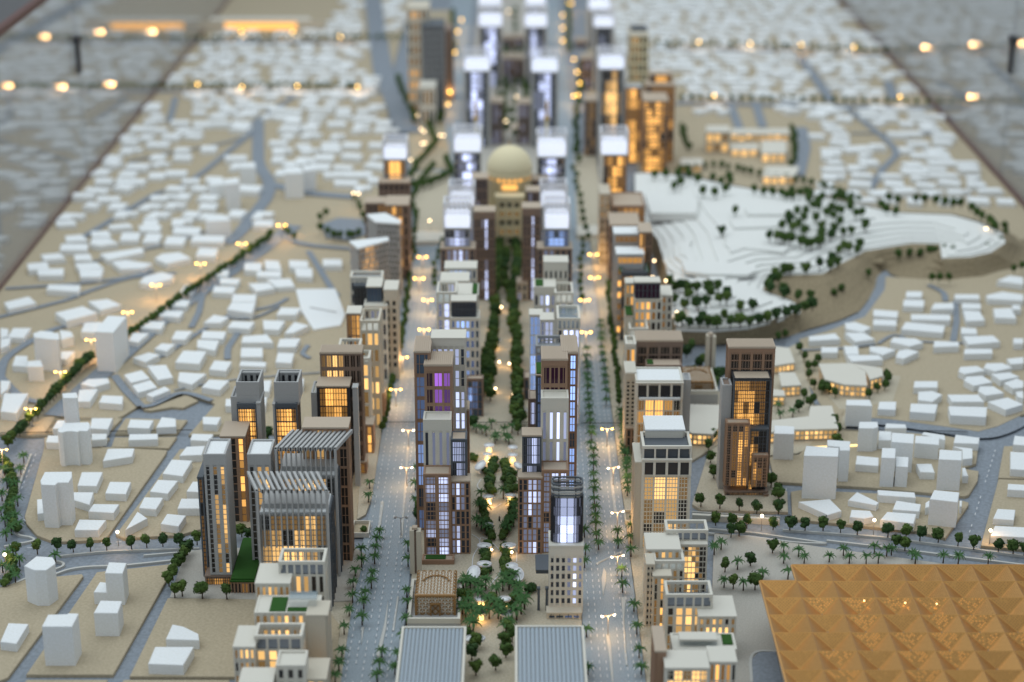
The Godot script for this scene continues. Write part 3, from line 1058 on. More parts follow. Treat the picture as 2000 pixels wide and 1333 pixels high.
# a tower with white fins that run up its face and fold over its roof
func finned_tower(called: String, label: String, x0: float, x1: float, h: float, fin_top: float, zb: float, zf: float, fins: int, lean: float, base_y := 0.006) -> void:
	var o := thing(called, label, "tower", Vector3((x0 + x1) / 2, base_y, (zb + zf) / 2), "grey towers with fins folded over the roof")
	var w := (x1 - x0) / 2
	var d := (zf - zb) / 2
	part("core", chamfered(Vector3(-w, 0, -d), Vector3(w, h * 0.985, d - 0.0045), 0.001), M["mid grey"], o)
	facade(o, Vector3(-w, 0, -d), Vector3(w, h * 0.985, d), 0.0045, "pale grey", ["f", 6, 6, "warm", 0.08, 0.05, 0.5, 0.42, 1.15, 3, 3, "mid grey"])
	facade(o, Vector3(-w, 0, -d), Vector3(w + 0.0045, h * 0.985, d - 0.0045), 0.0045, "slate", ["r", 3, 9, "warm", 0.12, 0.08, 0.5, 0.4, 0.35, 2, 2])
	part("roof", chamfered(Vector3(-w + 0.002, h * 0.985, -d), Vector3(w - 0.002, h * 0.985 + 0.004, d - 0.006), 0.001), M["white card"], o)
	part("glass_band", chamfered(Vector3(-w + 0.004, h * 0.985 + 0.0041, -d * 0.8), Vector3(w - 0.004, h + 0.012, d * 0.55), 0.001), M["pale grey"], o)
	for k in fins:
		var x := lerpf(-w, w, float(k) / (fins - 1))
		var st := st_new()
		var fd := d + 0.010 if true else d
		bx(st, Vector3(x - 0.0014, h * 0.66, d + 0.0002), Vector3(x + 0.0014, fin_top - 0.008, fd))
		# folded top blade
		var a := Vector3(x, fin_top - 0.008, fd)
		var b := Vector3(x + lean, fin_top, -d * 0.35)
		var t := Vector3(0.0030, 0, 0)
		var dn := Vector3(0, -0.009, 0)
		quad(st, a - t, b - t, b + t, a + t)
		quad(st, a + t + dn, b + t + dn, b - t + dn, a - t + dn)
		quad(st, a + t, b + t, b + t + dn, a + t + dn)
		quad(st, b - t, a - t, a - t + dn, b - t + dn)
		quad(st, a - t, a + t, a + t + dn, a - t + dn)
		quad(st, b + t, b - t, b - t + dn, b + t + dn)
		part("fin", done(st), M["pale grey"], o)
	for sx in [-1, 1]:
		part("corner_post", chamfered(Vector3(sx * w - 0.0025, 0, d - 0.001), Vector3(sx * w + 0.0025, fin_top - 0.012, d + 0.0125), 0.0005), M["pale grey"], o)

# the round-fronted dark glass tower on its white gridded base
func rounded(rx: float, rz: float, k := 40) -> Array:
	# a squarish rounded outline
	var out := []
	for i in k:
		var a := TAU * i / k
		out.append(Vector2(signf(cos(a)) * pow(absf(cos(a)), 0.5) * rx, signf(sin(a)) * pow(absf(sin(a)), 0.5) * rz))
	return out

func barrel_tower(x0: float, x1: float, ybase: float, ytop: float, z: float, label: String) -> void:
	var o := thing("round_glass_tower", label, "tower", Vector3((x0 + x1) / 2, 0.006, z))
	var r := (x1 - x0) / 2
	var rz := r * 0.62
	rng.seed = 91
	var hh := ytop - ybase
	var hg := hh * 0.76
	part("core", prism(rounded(r * 0.985, rz * 0.985), ybase, ybase + hg, 0.0), M["slate"], o)
	var outline := rounded(r, rz, 32)
	var rows := 5
	for k in 32:
		var a: Vector2 = outline[k]
		var b: Vector2 = outline[(k + 1) % 32]
		if (a.y + b.y) < -rz * 0.4: continue
		var mid := (a + b) / 2
		var d := b - a
		if d.length() < 0.003: continue
		var nrm := Vector2(-d.y, d.x).normalized()
		if nrm.dot(mid) < 0: nrm = -nrm
		var turn := atan2(nrm.x, nrm.y)
		for q in rows:
			var g: float = exp(-pow(mid.x / (r * 0.62), 2.0)) * (1.15 - 0.13 * q) * (1.0 if nrm.y > 0.7 else 0.2) + rng.randf_range(-0.2, 0.1)
			var lvl := clampi(int(round(g * 4.0)), 0, 4)
			part("window", unit_box, M["glass cool %d" % lvl], o, Vector3(mid.x, ybase + hg * (q + 0.5) / rows, mid.y), Vector3(d.length() * 0.96, hg / rows * 0.94, 0.0014), turn)
		part("mullion", unit_box, M["black frame"], o, Vector3(a.x, ybase + hg * 0.5, a.y), Vector3(0.0018, hg, 0.0034), turn)
	for k in 5:
		var y := ybase + hh * (0.79 + 0.045 * k)
		var st := SurfaceTool.new()
		st.begin(Mesh.PRIMITIVE_TRIANGLES)
		var outer := rounded(r * 1.02, rz * 1.03)
		var inner := rounded(r * 0.93, rz * 0.9)
		var t := hh * 0.027
		for i in 40:
			var j := (i + 1) % 40
			var oa := Vector3(outer[i].x, y, outer[i].y)
			var ob := Vector3(outer[j].x, y, outer[j].y)
			var ia := Vector3(inner[i].x, y, inner[i].y)
			var ib := Vector3(inner[j].x, y, inner[j].y)
			var up := Vector3(0, t, 0)
			quad(st, oa, ob, ob + up, oa + up)
			quad(st, ib, ia, ia + up, ib + up)
			quad(st, oa + up, ob + up, ib + up, ia + up)
			quad(st, ob, oa, ia, ib)
		part("crown_ring", done(st), M["slate" if k % 2 == 0 else "pale grey"], o)
	part("roof", prism(rounded(r * 0.92, rz * 0.89), ybase + hg, ybase + hg + 0.004, 0.0), M["ivory"], o)
	var st := st_new()
	for i in 10:
		var p: Vector2 = rounded(r * 0.96, rz * 0.95, 10)[i]
		bx(st, Vector3(p.x - 0.0012, ybase + hg, p.y - 0.0012), Vector3(p.x + 0.0012, ytop - 0.002, p.y + 0.0012))
	part("crown_posts", done(st), M["black frame"], o)

func planter(x0: float, x1: float, z0: float, z1: float, label: String) -> void:
	var o := thing("planting_bed", label, "planter", Vector3((x0 + x1) / 2, 0.004, (z0 + z1) / 2), "walled beds by the boulevards")
	var st := st_new()
	var h := Vector3((x1 - x0) / 2, 0, (z1 - z0) / 2)
	ring(st, -h, h, 0.0, 0.012, 0.003)
	part("wall", done(st), M["ivory"], o)
	part("soil", chamfered(Vector3(-h.x + 0.003, 0, -h.z + 0.003), Vector3(h.x - 0.003, 0.004, h.z - 0.003), 0.0), M["beige board"], o)
	part("shrub", G["bush"], M["leaf"], o, Vector3(h.x * 0.3, 0.003, h.z * 0.2), Vector3(0.6, 0.6, 0.6))

# a tower over an outline with a woven window facade
func wedge_tower(p: Array, h: float, label: String, glass: String, lit: float) -> void:
	var lo := local_outline(p)
	var c: Vector2 = lo[0]
	var o := thing("wedge_tower", label, "tower", Vector3(c.x, 0.006, c.y), "grey wedge towers")
	var pp := PackedVector2Array(lo[1])
	if not Geometry2D.is_polygon_clockwise(pp): pp.reverse()
	part("core", prism(Array(offset(pp, -0.004)), 0.0, h - 0.01, 0.0), M["pale grey"], o)
	part("roof", prism(Array(offset(pp, 0.001)), h - 0.01, h - 0.004, 0.0008), M["white card"], o)
	var n := pp.size()
	for i in n:
		var a := pp[i]
		var b := pp[(i + 1) % n]
		var d := b - a
		var out := Vector2(-d.y, d.x).normalized()
		if out.dot((Vector2.ZERO - (c + a)).normalized()) < 0.05 or d.length() < 0.02: continue
		var u := d.normalized()
		var w := d.length()
		var holder := Transform3D(Basis(Vector3(-u.x, 0, -u.y), Vector3.UP, Vector3(out.x, 0, out.y)), Vector3(b.x, 0.0, b.y) - Vector3(out.x, 0, out.y) * 0.004)
		var cols := maxi(3, int(w / 0.011))
		var rows := 12
		var cw := w / cols
		var ch := (h - 0.011) / rows
		var st := st_new()
		for r in rows:
			bx(st, Vector3(0.0002, r * ch - 0.0015 + 0.0017, 0.0001), Vector3(w - 0.0002, r * ch + 0.0034, 0.0030))
			for k in cols:
				var x := (k + (0.3 if r % 2 else 0.75)) * cw
				bx(st, Vector3(x - cw * 0.24, r * ch, 0.0002), Vector3(minf(x + cw * 0.24, w), (r + 1) * ch, 0.0038))
		var fr := part("woven_facade", done(st), M["pale grey"], o)
		fr.transform = holder
		for r in rows:
			for k in cols:
				var g: float = lit * 3.2 * exp(-pow((float(k) / cols - 0.6) / 0.28, 2.0)) * rng.randf_range(0.4, 1.2)
				var wdw := part("window", unit_box, M["glass %s %d" % [glass, clampi(int(g * 4.0), 0, 4)]], o)
				wdw.transform = holder * Transform3D(Basis.from_scale(Vector3(cw * 0.94, ch * 0.94, 0.0012)), Vector3((k + 0.5) * cw, (r + 0.5) * ch, 0.0006))

func row(kind: String, mm: Array, y: float, s: float, where: String, group: String, order: String, single: bool) -> void:
	var ps := P(mm)
	for i in ps.size():
		var p: Vector2 = ps[i]
		if kind == "palm":
			palm(p.x, y, p.y, s, "%s palm tree %s %s" % [nth(i + 1), order, where], group, single)
		else:
			tree(p.x, y, p.y, s, "%s %s %s %s" % [nth(i + 1), "round tree" if kind == "tree" else "dark round bush", order, where], group, kind)

func lamps(kind: String, mm: Array, h: float, lit: int, turn: float, where: String, group: String) -> void:
	var ps := P(mm)
	for i in ps.size():
		var p: Vector2 = ps[i]
		if kind == "street":
			street_lamp(p.x, h - 0.052 + 0.002, p.y, turn, lit, "%s double-armed street lamp from the front %s" % [nth(i + 1), where], group)
		else:
			ball_lamp(p.x, 0.004, p.y, h - 0.006, lit, "%s small glowing ball lamp from the front %s" % [nth(i + 1), where], group, 1.0 if lit > 0 else 0.8, 0.003 if lit == 1 else (0.0016 if lit == 2 else 0.0005))

# trees past the nearest three hundred, as one mass
func tree_mass(mm: Array) -> void:
	mass_at.append_array(mm)

var mass_at := []
func far_trees() -> void:
	var m := MultiMesh.new()
	m.transform_format = MultiMesh.TRANSFORM_3D
	var st := SurfaceTool.new()
	st.begin(Mesh.PRIMITIVE_TRIANGLES)
	st.append_from(G["crown 1"], 0, Transform3D(Basis.IDENTITY, Vector3(0, 0.0065, 0)))
	st.append_from(G["trunk"], 0, Transform3D.IDENTITY)
	m.mesh = st.commit()
	m.instance_count = mass_at.size() / 4
	for i in m.instance_count:
		var s: float = mass_at[i * 4 + 3] * 0.00085 * rng.randf_range(0.93, 1.07)
		m.set_instance_transform(i, Transform3D(Basis(Vector3.UP, rng.randf() * TAU).scaled(Vector3.ONE * s), Vector3(mass_at[i * 4], mass_at[i * 4 + 1], mass_at[i * 4 + 2]) * 0.001))
	var o := MultiMeshInstance3D.new()
	o.name = "far_trees"
	o.multimesh = m
	o.material_override = M["leaf"]
	add_child(o)
	tag(o, "small round trees of the far hedges and groves", "trees", "", "stuff")

func asphalt_wall(mm: Array, h: float, label: String) -> void:
	lone("low_wall", prism(P(mm), 0.0, h, 0.001), M["ivory"], label, "wall")

# contour sheets of the hill, each set in from the one below
func hill_layers(top: Array, h: float) -> void:
	var inset := [0.02, 0.05, 0.085, 0.125, 0.17, 0.22]
	for k in inset.size():
		for piece in Geometry2D.offset_polygon(PackedVector2Array(top), -inset[k], Geometry2D.JOIN_ROUND):
			if piece.size() < 4: continue
			setting("hill_layer", prism(Array(piece), h + 0.006 * k - 0.001, h + 0.006 * (k + 1), 0.0), M["hill white"])

func _ready() -> void:
	rng.seed = 11
	# camera: just over two metres above the boards, looking down along the avenue
	var cam := Camera3D.new()
	cam.name = "camera"
	cam.near = 0.05
	cam.far = 80.0
	cam.fov = 20.42
	add_child(cam)
	cam.look_at_from_position(Vector3(0, 2, 0), Vector3(-0.00087, 2.0 - 1367.0 / 3700.0, -1.0))
	var lens := CameraAttributesPhysical.new()
	lens.frustum_focal_length = 66.62
	lens.frustum_focus_distance = 4.38
	lens.exposure_aperture = 1.8
	lens.exposure_multiplier = 1.0
	cam.attributes = lens
	# the hall: soft grey surroundings and one broad diffuse light overhead
	var env := Environment.new()
	env.background_mode = Environment.BG_COLOR
	env.background_color = lin(0.42, 0.475, 0.53)
	env.tonemap_mode = Environment.TONE_MAPPER_LINEAR
	env.tonemap_exposure = 1.0
	env.sdfgi_enabled = true
	env.ssao_enabled = true
	env.ssil_enabled = true
	var we := WorldEnvironment.new()
	we.name = "hall_air"
	we.environment = env
	add_child(we)
	var over := AreaLight3D.new()
	over.name = "ceiling_light"
	over.area_size = Vector2(7.5, 14)
	over.light_color = lin(0.90, 0.975, 1.0)
	over.light_energy = 40.0
	over.shadow_enabled = true
	add_child(over)
	over.look_at_from_position(Vector3(-1.2, 5.2, -6.3), Vector3(-1.0, 0, -6.5))
	materials()
	unit_box = chamfered(Vector3(-0.5, -0.5, -0.5), Vector3(0.5, 0.5, 0.5), 0.0)
	plant_meshes()
	rng.seed = 12
	lay_out_0()
	lay_out_1()
	lay_out_2()
	lay_out_3()
	lay_out_4()

func lay_out_0() -> void:
	var t: Node3D
	# ground: a grey board, raised plots, streets laid on them
	setting("board_ground", chamfered(Vector3(-1.72, -0.06, -12.6), Vector3(1.95, 0, -2.6), 0.0), M["asphalt"])
	setting("hall_floor", chamfered(Vector3(-14, -1.02, -26), Vector3(14, -0.98, 6), 0.0), M["hall floor"])
	setting("ground_plot", prism(P([-1682,-12550,-620,-12550,-600,-9000,-500,-7100,-395,-6300,-405,-4720,-417,-4694,-608,-4680,-867,-4666,-870,-4666,-831,-4884,-848,-4907,-937,-4968,-1002,-4884,-1016,-4846,-1040,-4876,-1071,-4802,-1098,-4762,-1233,-4759,-1250,-4694,-1237,-4666,-1290,-4660,-1450,-4678,-1682,-4685]), 0.0, .008, 0.0012), M["beige board"])
	plot("ground_plot",[-1023,-4845,-993,-4871,-922,-4957,-882,-4910,-916,-4858,-947,-4864,-1002,-4838],.008,"beige board")
	plot("ground_plot",[-1257,-4787,-1070,-4783,-1088,-4674,-1260,-4671],.008,"beige board")
	plot("ground_plot",[-1061,-4783,-890,-4770,-903,-4674,-1068,-4674],.008,"beige board")
	plot("ground_plot",[-1064,-4650,-899,-4654,-908,-4578,-1061,-4586],.008,"beige board")
	plot("ground_plot",[-1252,-4650,-1077,-4646,-1086,-4572,-1235,-4575],.008,"beige board")
	plot("ground_plot",[-1237,-4582,-1070,-4585,-910,-4564,-909,-4541,-964,-4050,-976,-4036,-1042,-4028,-1084,-4026,-1132,-4059,-1173,-4123,-1187,-4163],.008,"beige board")
	plot("ground_plot",[-878,-4570,-811,-4593,-685,-4605,-430,-4611,-394,-4449,-377,-4123,-752,-4091,-794,-4062,-923,-4045,-946,-4064],.008,"beige board")
	plot("ground_plot",[-1159,-3792,-1101,-3835,-983,-3860,-978,-3851,-1037,-3401,-1055,-3383],.008,"beige board")
	plot("ground_plot",[-951,-3870,-788,-3910,-781,-3879,-823,-3413,-1002,-3413],.008,"beige board")
	plot("ground_plot",[-768,-3745,-574,-3741,-422,-3724,-373,-3619,-369,-3403,-788,-3406],.008,"beige board")
	plot("ground_plot",[-995,-3392,-830,-3392,-828,-3310,-1022,-3310],.008,"beige board")
	plot("ground_plot",[-797,-3392,-581,-3392,-569,-3310,-813,-3310],.008,"beige board")
	plot("tower_plaza_ground",[-766,-3969,-733,-3983,-607,-3997,-372,-3997,-344,-3960,-359,-3732,-410,-3728,-764,-3748],.0085,"pale paving")
	plot("ground_plot",[666,-4521,745,-4537,916,-4846,879,-4709,1015,-4694,1159,-4660,1226,-4625,1219,-4564,1196,-4481,1153,-4449,1191,-4433,1176,-4376,1134,-4290,1122,-4281,896,-4333,660,-4367],.008,"beige board")
	plot("ground_plot",[693,-4307,721,-4318,932,-4294,1111,-4254,1123,-4244,1119,-4229,1023,-4047,962,-4084,688,-4147,677,-4165],.008,"beige board")
	plot("ground_plot",[1230,-4383,1359,-4372,1253,-3975,1098,-4007],.008,"beige board")
	plot("ground_plot",[1295,-4593,1420,-4599,1362,-4383,1231,-4391],.008,"beige board")
	setting("ground_plot", prism(P([854,-5245,871,-5412,970,-5485,1106,-5617,1217,-5883,1245,-6017,1441,-5973,1735,-6127,1922,-6300,1922,-4900,1404,-4817,1312,-4730,1251,-4694,1163,-4730,1026,-4780,894,-4802,855,-4865,842,-5099]), 0.0, .008, 0.0012), M["beige board"])
	setting("ground_plot", prism(P([600,-12550,520,-9000,500,-7200,671,-7353,944,-7074,1199,-6931,1428,-6706,1610,-6674,1782,-6420,1922,-6500,1922,-12550]), 0.0, .008, 0.0012), M["beige board"])
	plot("plaza_ground",[479,-4081,579,-4053,718,-4005,1227,-3844,1030,-3109,368,-3109],.006,"pale paving")
	plot("tower_plaza_ground",[513,-4563,567,-4631,657,-4480,661,-4353,684,-4307,670,-4189,459,-4200,440,-4233],.0085,"sand paving")
	plot("school_ground",[491,-4923,606,-5001,754,-5246,865,-5386,837,-4885,930,-4848,886,-4668,739,-4545,664,-4532,568,-4640,463,-4499],.0075,"sand paving")
	plot("school_ground",[865,-5078,903,-5180,1120,-5098,1060,-4902,901,-4845],.0085,"sand paving")
	setting("park_pavement", prism(P([-232,-6600,-232,-3100,148,-3100,148,-6600]), 0.0, .006, 0.001), M["sand paving"])
	setting("park_pavement", prism(P([-200,-12500,-210,-7000,150,-7000,150,-12500]), 0.0, .006, 0.001), M["pale paving"])
	setting("pavement", prism(P([-412,-6500,-372,-6500,-352,-4280,-360,-4180,-400,-4120,-550,-4120,-550,-4400]), 0.0, .006, 0.001), M["sand paving"])
	setting("pavement", prism(P([-400,-4000,-358,-3980,-352,-3200,-380,-2900,-480,-2900,-460,-4000]), 0.0, .006, 0.001), M["sand paving"])
	setting("pavement", prism(P([272,-6500,400,-6600,400,-2900,272,-2900]), 0.0, .006, 0.001), M["sand paving"])
	plot("pavement",[-404,-7359,-252,-7359,-238,-6425,-347,-6425],.0065,"sand paving")
	plot("ground_plot",[-470,-8177,-312,-8253,-245,-7398,-415,-7398],.0065,"beige board")
	plot("pavement",[253,-7642,344,-7642,321,-6425,227,-6425],.0065,"sand paving")
	plot("ground_plot",[-599,-10898,-363,-10898,-310,-8321,-471,-8420],.0065,"beige board")
	plot("ground_plot",[419,-10898,670,-10898,530,-7727,315,-7727],.0065,"beige board")
	setting("boulevard_road", prism([V(-.372,-12.5),V(-.24,-12.5),V(-.236,-2.8),V(-.385,-2.8),V(-.352,-4.2)], 0.0, 0.004, 0.0), M["boulevard asphalt"])
	setting("boulevard_road", prism([V(.15,-12.5),V(.265,-12.5),V(.271,-2.8),V(.15,-2.8)], 0.0, 0.004, 0.0), M["boulevard asphalt"])
	lay("street",[-796,-6596,-904,-6213,-1012,-5883,-1097,-5584,-1154,-5310,-1228,-4941,-1258,-4791],.062,.0115,"asphalt")
	lay("street",[-1619,-5598,-1450,-5755,-1384,-5857,-1280,-5989,-1134,-6044],.022,.0115,"asphalt")
	lay("street",[-1665,-5878,-1430,-5931,-1278,-6006,-1213,-6071],.02,.0121,"asphalt")
	lay("street",[-1479,-5079,-1501,-5237,-1463,-5385,-1417,-5490,-1336,-5550],.026,.0115,"asphalt")
	lay("street",[-1481,-5087,-1383,-4930,-1308,-4884],.024,.0123,"asphalt")
	lay("street",[-1155,-5099,-1098,-4980,-1034,-4865],.024,.0115,"asphalt")
	lay("street",[-1032,-4858,-1000,-4873,-936,-4960,-843,-4903],.02,.0122,"asphalt")
	lay("street",[-1110,-5220,-1045,-5254,-964,-5467,-891,-5622,-772,-5705,-729,-5785],.017,.0115,"asphalt")
	lay("street",[-997,-5503,-995,-5646,-1008,-5795,-1001,-5946],.02,.0121,"asphalt")
	lay("street",[-912,-5598,-823,-5588,-746,-5700],.013,.0122,"asphalt")
	lay("street",[-845,-5228,-857,-5332,-846,-5457],.02,.0115,"asphalt")
	lay("street",[-603,-5237,-628,-5279,-619,-5349],.016,.0115,"asphalt")
	lay("street",[-961,-4980,-806,-5063,-561,-5120],.008,.0115,"asphalt")
	lay("street",[-1133,-8218,-1044,-7513,-960,-7185,-943,-6931,-981,-6513,-1015,-6372],.05,.0115,"asphalt")
	lay("street",[-957,-7163,-794,-7031,-612,-6974],.06,.0121,"asphalt")
	lay("street",[-1113,-8058,-1175,-7721,-1237,-7353,-1299,-7111,-1379,-7002,-1471,-6674,-1550,-6390],.028,.0123,"asphalt")
	lay("street",[-1005,-8745,-1133,-8218],.03,.0122,"asphalt")
	lay("street",[-1574,-8671,-1520,-8170],.03,.0115,"asphalt")
	lay("street",[-849,-11395,-733,-10135,-644,-9230,-503,-8286,-449,-7985],.1,.0115,"asphalt")
	lay("street",[-2546,-9914,-1632,-9941,-656,-9914],.05,.0121,"asphalt")
	lay("street",[-2425,-8799,-1503,-8777,-561,-8756],.05,.0124,"asphalt")
	lay("street",[-714,-6288,-597,-5883,-569,-5806],.022,.0115,"asphalt")
	lay("street",[-834,-6463,-725,-6360,-559,-6312],.03,.0124,"asphalt")
	lay("street",[-1570,-7488,-1428,-7636,-1256,-7764,-1110,-7967],.02,.0125,"asphalt")
	lay("street",[-1484,-6127,-1320,-6271,-1167,-6420,-1067,-6609],.014,.0115,"asphalt")
	lay("street",[1243,-6082,1211,-5899,1104,-5632,971,-5499,874,-5435,840,-5341,839,-5120,851,-4876],.045,.006,"asphalt")
	lay("street",[892,-4788,1024,-4766,1159,-4712,1248,-4680,1314,-4709,1397,-4791],.06,.0065,"asphalt")
	lay("street",[1368,-5920,1399,-5842,1389,-5755],.02,.0115,"asphalt")
	lay("street",[1424,-5765,1381,-5560,1333,-5385],.02,.0115,"asphalt")
	lay("street",[1102,-5363,1166,-5439,1221,-5385,1388,-5367],.012,.0115,"asphalt")
	lay("street",[862,-5305,994,-5323,1095,-5358],.012,.0122,"asphalt")
	lay("street",[722,-9767,1318,-9728,1936,-9625],.05,.0115,"asphalt")
	lay("street",[745,-8535,1303,-8494,1971,-8444],.06,.0115,"asphalt")
	lay("street",[1256,-8077,1220,-7721,1131,-7276],.05,.0121,"asphalt")
	lay("street",[1383,-7089,1488,-7393,1586,-7636,1577,-7940,1509,-8464],.03,.0122,"asphalt")
	lay("street",[1459,-9599,1466,-9113,1467,-8566],.05,.0123,"asphalt")
	lay("street",[995,-8566,982,-8031],.04,.0124,"asphalt")
	lay("street",[1113,-8566,1088,-8077],.04,.0125,"asphalt")
	lay("street",[1806,-8998,1760,-8618],.05,.0126,"asphalt")
	lay("street",[1450,-7967,1714,-7967,1857,-7913],.02,.0127,"asphalt")
	lane_marks("lane_markings", [[-.347,-2.9,-.331,-6.6,.012,.016],[-.33,-2.9,-.314,-6.6,.012,.016],[-.313,-2.9,-.297,-6.6,.012,.016],[-.296,-2.9,-.28,-6.6,.012,.016],[-.275,-2.9,-.259,-6.6,.012,.016],[-.262,-2.9,-.246,-6.6,.012,.016],[.165,-2.9,.165,-6.6,.012,.016],[.179,-2.9,.179,-6.6,.012,.016],[.193,-2.9,.193,-6.6,.012,.016],[.222,-2.9,.222,-6.6,.012,.016],[.236,-2.9,.236,-6.6,.012,.016],[.25,-2.9,.25,-6.6,.012,.016],[.261,-2.9,.261,-6.6,.012,.016]])
	lane_marks("street_markings", [[1.2667,-4.5705,1.0813,-4.0613,.014,.02],[.6839,-4.3297,.6705,-4.2045,.014,.02],[.6705,-4.3372,.7026,-4.335,.002,.002],[-1.249,-4.5413,-1.2286,-4.2404,.014,.02],[-1.1866,-4.1492,-1.1077,-4.0518,.014,.02],[-1.1408,-3.9951,-.7591,-4.0518,.014,.02]])
	setting("kerb_island", prism(P([-329,-4252,-320,-4252,-319,-4080,-324,-4080]), 0.0, .0065, 0.0008), M["kerb"])
	setting("kerb_island", prism(P([-281,-4601,-276,-4601,-270,-4358,-263,-4052,-268,-4052]), 0.0, .0065, 0.0008), M["kerb"])
	setting("kerb_island", prism(P([-328,-3617,-322,-3617,-322,-3539]), 0.0, .0065, 0.0008), M["kerb"])
	setting("kerb_island", prism(P([-288,-3496,-280,-3633,-278,-3745,-274,-3617,-280,-3485]), 0.0, .0065, 0.0008), M["kerb"])
	setting("kerb_island", prism(P([248,-4601,253,-4601,252,-4358,252,-4193,245,-4193,245,-4342]), 0.0, .0065, 0.0008), M["kerb"])
	setting("kerb_island", prism(P([199,-3843,207,-3899,212,-3873,208,-3818,199,-3757]), 0.0, .0065, 0.0008), M["kerb"])
	setting("kerb_island", prism(P([189,-3919,254,-3985,255,-3977,203,-3927,192,-3912]), 0.0, .0065, 0.0008), M["kerb"])
	setting("kerb_island", prism(P([240,-3752,251,-3757,241,-3651,237,-3454,233,-3454]), 0.0, .0065, 0.0008), M["kerb"])
	setting("kerb_island", prism(P([198,-3583,205,-3588,207,-3496,205,-3386,201,-3386]), 0.0, .0065, 0.0008), M["kerb"])
	setting("kerb_island", prism(P([-259,-3757,-255,-3757,-256,-3601,-261,-3601]), 0.0, .0065, 0.0008), M["kerb"])
	setting("kerb", strip(P([-1140,-3745,-1096,-3796,-1037,-3874,-986,-3901,-893,-3910,-790,-3935]), .006, .006, .006), M["kerb"])
	setting("kerb", strip(P([-791,-3935,-792,-3896,-814,-3703]), .004, .006, .006), M["kerb"])
	setting("kerb", strip(P([-1056,-3957,-932,-3983,-737,-3997]), .005, .006, .006), M["kerb"])
	setting("kerb", strip(P([-861,-3960,-780,-3976,-735,-3983]), .005, .006, .006), M["kerb"])
	setting("kerb", strip(P([-1150,-3787,-1108,-3843,-1060,-3883,-1038,-3905,-1042,-3923,-1067,-3933]), .006, .006, .006), M["kerb"])
	setting("kerb", strip(P([-1223,-4177,-1186,-4078,-1146,-4054,-1139,-4035,-1198,-4007]), .006, .006, .006), M["kerb"])
	setting("kerb", strip(P([-1263,-4545,-1248,-4365,-1232,-4228,-1218,-4157]), .005, .006, .006), M["kerb"])
	setting("kerb", strip(P([467,-4102,576,-4080,739,-4025]), .006, .006, .006), M["kerb"])
	setting("kerb", strip(P([465,-4078,565,-4059,663,-4030,738,-4023]), .005, .006, .006), M["kerb"])
	setting("kerb", strip(P([741,-4040,862,-4007,1176,-3914]), .006, .006, .006), M["kerb"])
	setting("kerb", strip(P([437,-4197,648,-4167]), .004, .006, .006), M["kerb"])
	setting("kerb", strip(P([645,-4097,830,-4066,912,-4047,1187,-3960]), .005, .006, .006), M["kerb"])
	setting("kerb", strip(P([486,-3383,496,-3480,516,-3510,553,-3510]), .006, .0085, .006), M["kerb"])
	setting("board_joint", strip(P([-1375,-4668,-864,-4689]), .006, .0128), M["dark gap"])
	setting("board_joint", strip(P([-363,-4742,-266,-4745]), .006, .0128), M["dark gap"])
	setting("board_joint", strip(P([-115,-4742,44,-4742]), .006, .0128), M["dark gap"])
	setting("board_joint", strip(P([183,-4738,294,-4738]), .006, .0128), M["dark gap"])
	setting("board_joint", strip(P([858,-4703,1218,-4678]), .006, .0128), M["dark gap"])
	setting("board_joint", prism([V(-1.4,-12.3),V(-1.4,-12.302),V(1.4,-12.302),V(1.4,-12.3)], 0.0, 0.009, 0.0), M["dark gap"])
	railings()
	# the terraced white hill
	hill(P([471,-7131,590,-7116,722,-7042,910,-6890,1162,-6771,1278,-6676,1392,-6583,1580,-6557,1655,-6467,1708,-6337,1691,-6217,1611,-6101,1530,-6050,1432,-6039,1460,-6199,1363,-6205,1247,-6147,1190,-6118,1142,-6050,1087,-5983,1008,-5869,902,-5859,831,-5843,794,-5713,864,-5628,896,-5565,887,-5522,812,-5446,706,-5377,600,-5354,489,-5363,481,-5550,503,-5749,498,-6246,469,-6429,445,-6689]), P([483,-7305,605,-7290,740,-7214,933,-7059,1191,-6938,1319,-6834,1435,-6740,1642,-6733,1739,-6661,1807,-6521,1819,-6385,1742,-6152,1578,-6013,1442,-5976,1340,-5976,1275,-6041,1255,-6096,1221,-6013,1186,-5881,1101,-5679,1022,-5592,950,-5535,914,-5512,900,-5498,887,-5488,876,-5466,825,-5434,759,-5407,710,-5389,604,-5366,476,-5371,472,-5535,487,-5728,483,-6267,463,-6508,451,-6834]), .062)
	hill_layers(P([471,-7131,590,-7116,722,-7042,910,-6890,1162,-6771,1278,-6676,1392,-6583,1580,-6557,1655,-6467,1708,-6337,1691,-6217,1611,-6101,1530,-6050,1432,-6039,1460,-6199,1363,-6205,1247,-6147,1190,-6118,1142,-6050,1087,-5983,1008,-5869,902,-5859,831,-5843,794,-5713,864,-5628,896,-5565,887,-5522,812,-5446,706,-5377,600,-5354,489,-5363,481,-5550,503,-5749,498,-6246,469,-6429,445,-6689]), .062)
	setting("hill_terrace", prism(P([478,-6678,651,-6643,666,-6592,645,-6412,483,-6412]), .082, .112, 0.0006), M["hill white"])
	setting("hill_terrace", prism(P([825,-6501,1013,-6542,1013,-6476,976,-6412,824,-6412]), .094, .108, 0.0006), M["hill white"])
	setting("hill_terrace", prism(P([753,-6348,947,-6364,907,-6270,761,-6255]), .094, .106, 0.0006), M["hill white"])
	setting("hill_terrace", prism(P([504,-6105,538,-6164,551,-6164,536,-6090,554,-5961,566,-5878,546,-5837,509,-5905,498,-5996]), .064, .072, 0.0006), M["hill white"])
	setting("hill_terrace", prism(P([523,-6105,556,-6164,570,-6164,555,-6090,570,-5955,577,-5895,556,-5854,529,-5928,516,-5996]), .064, .077, 0.0006), M["hill white"])
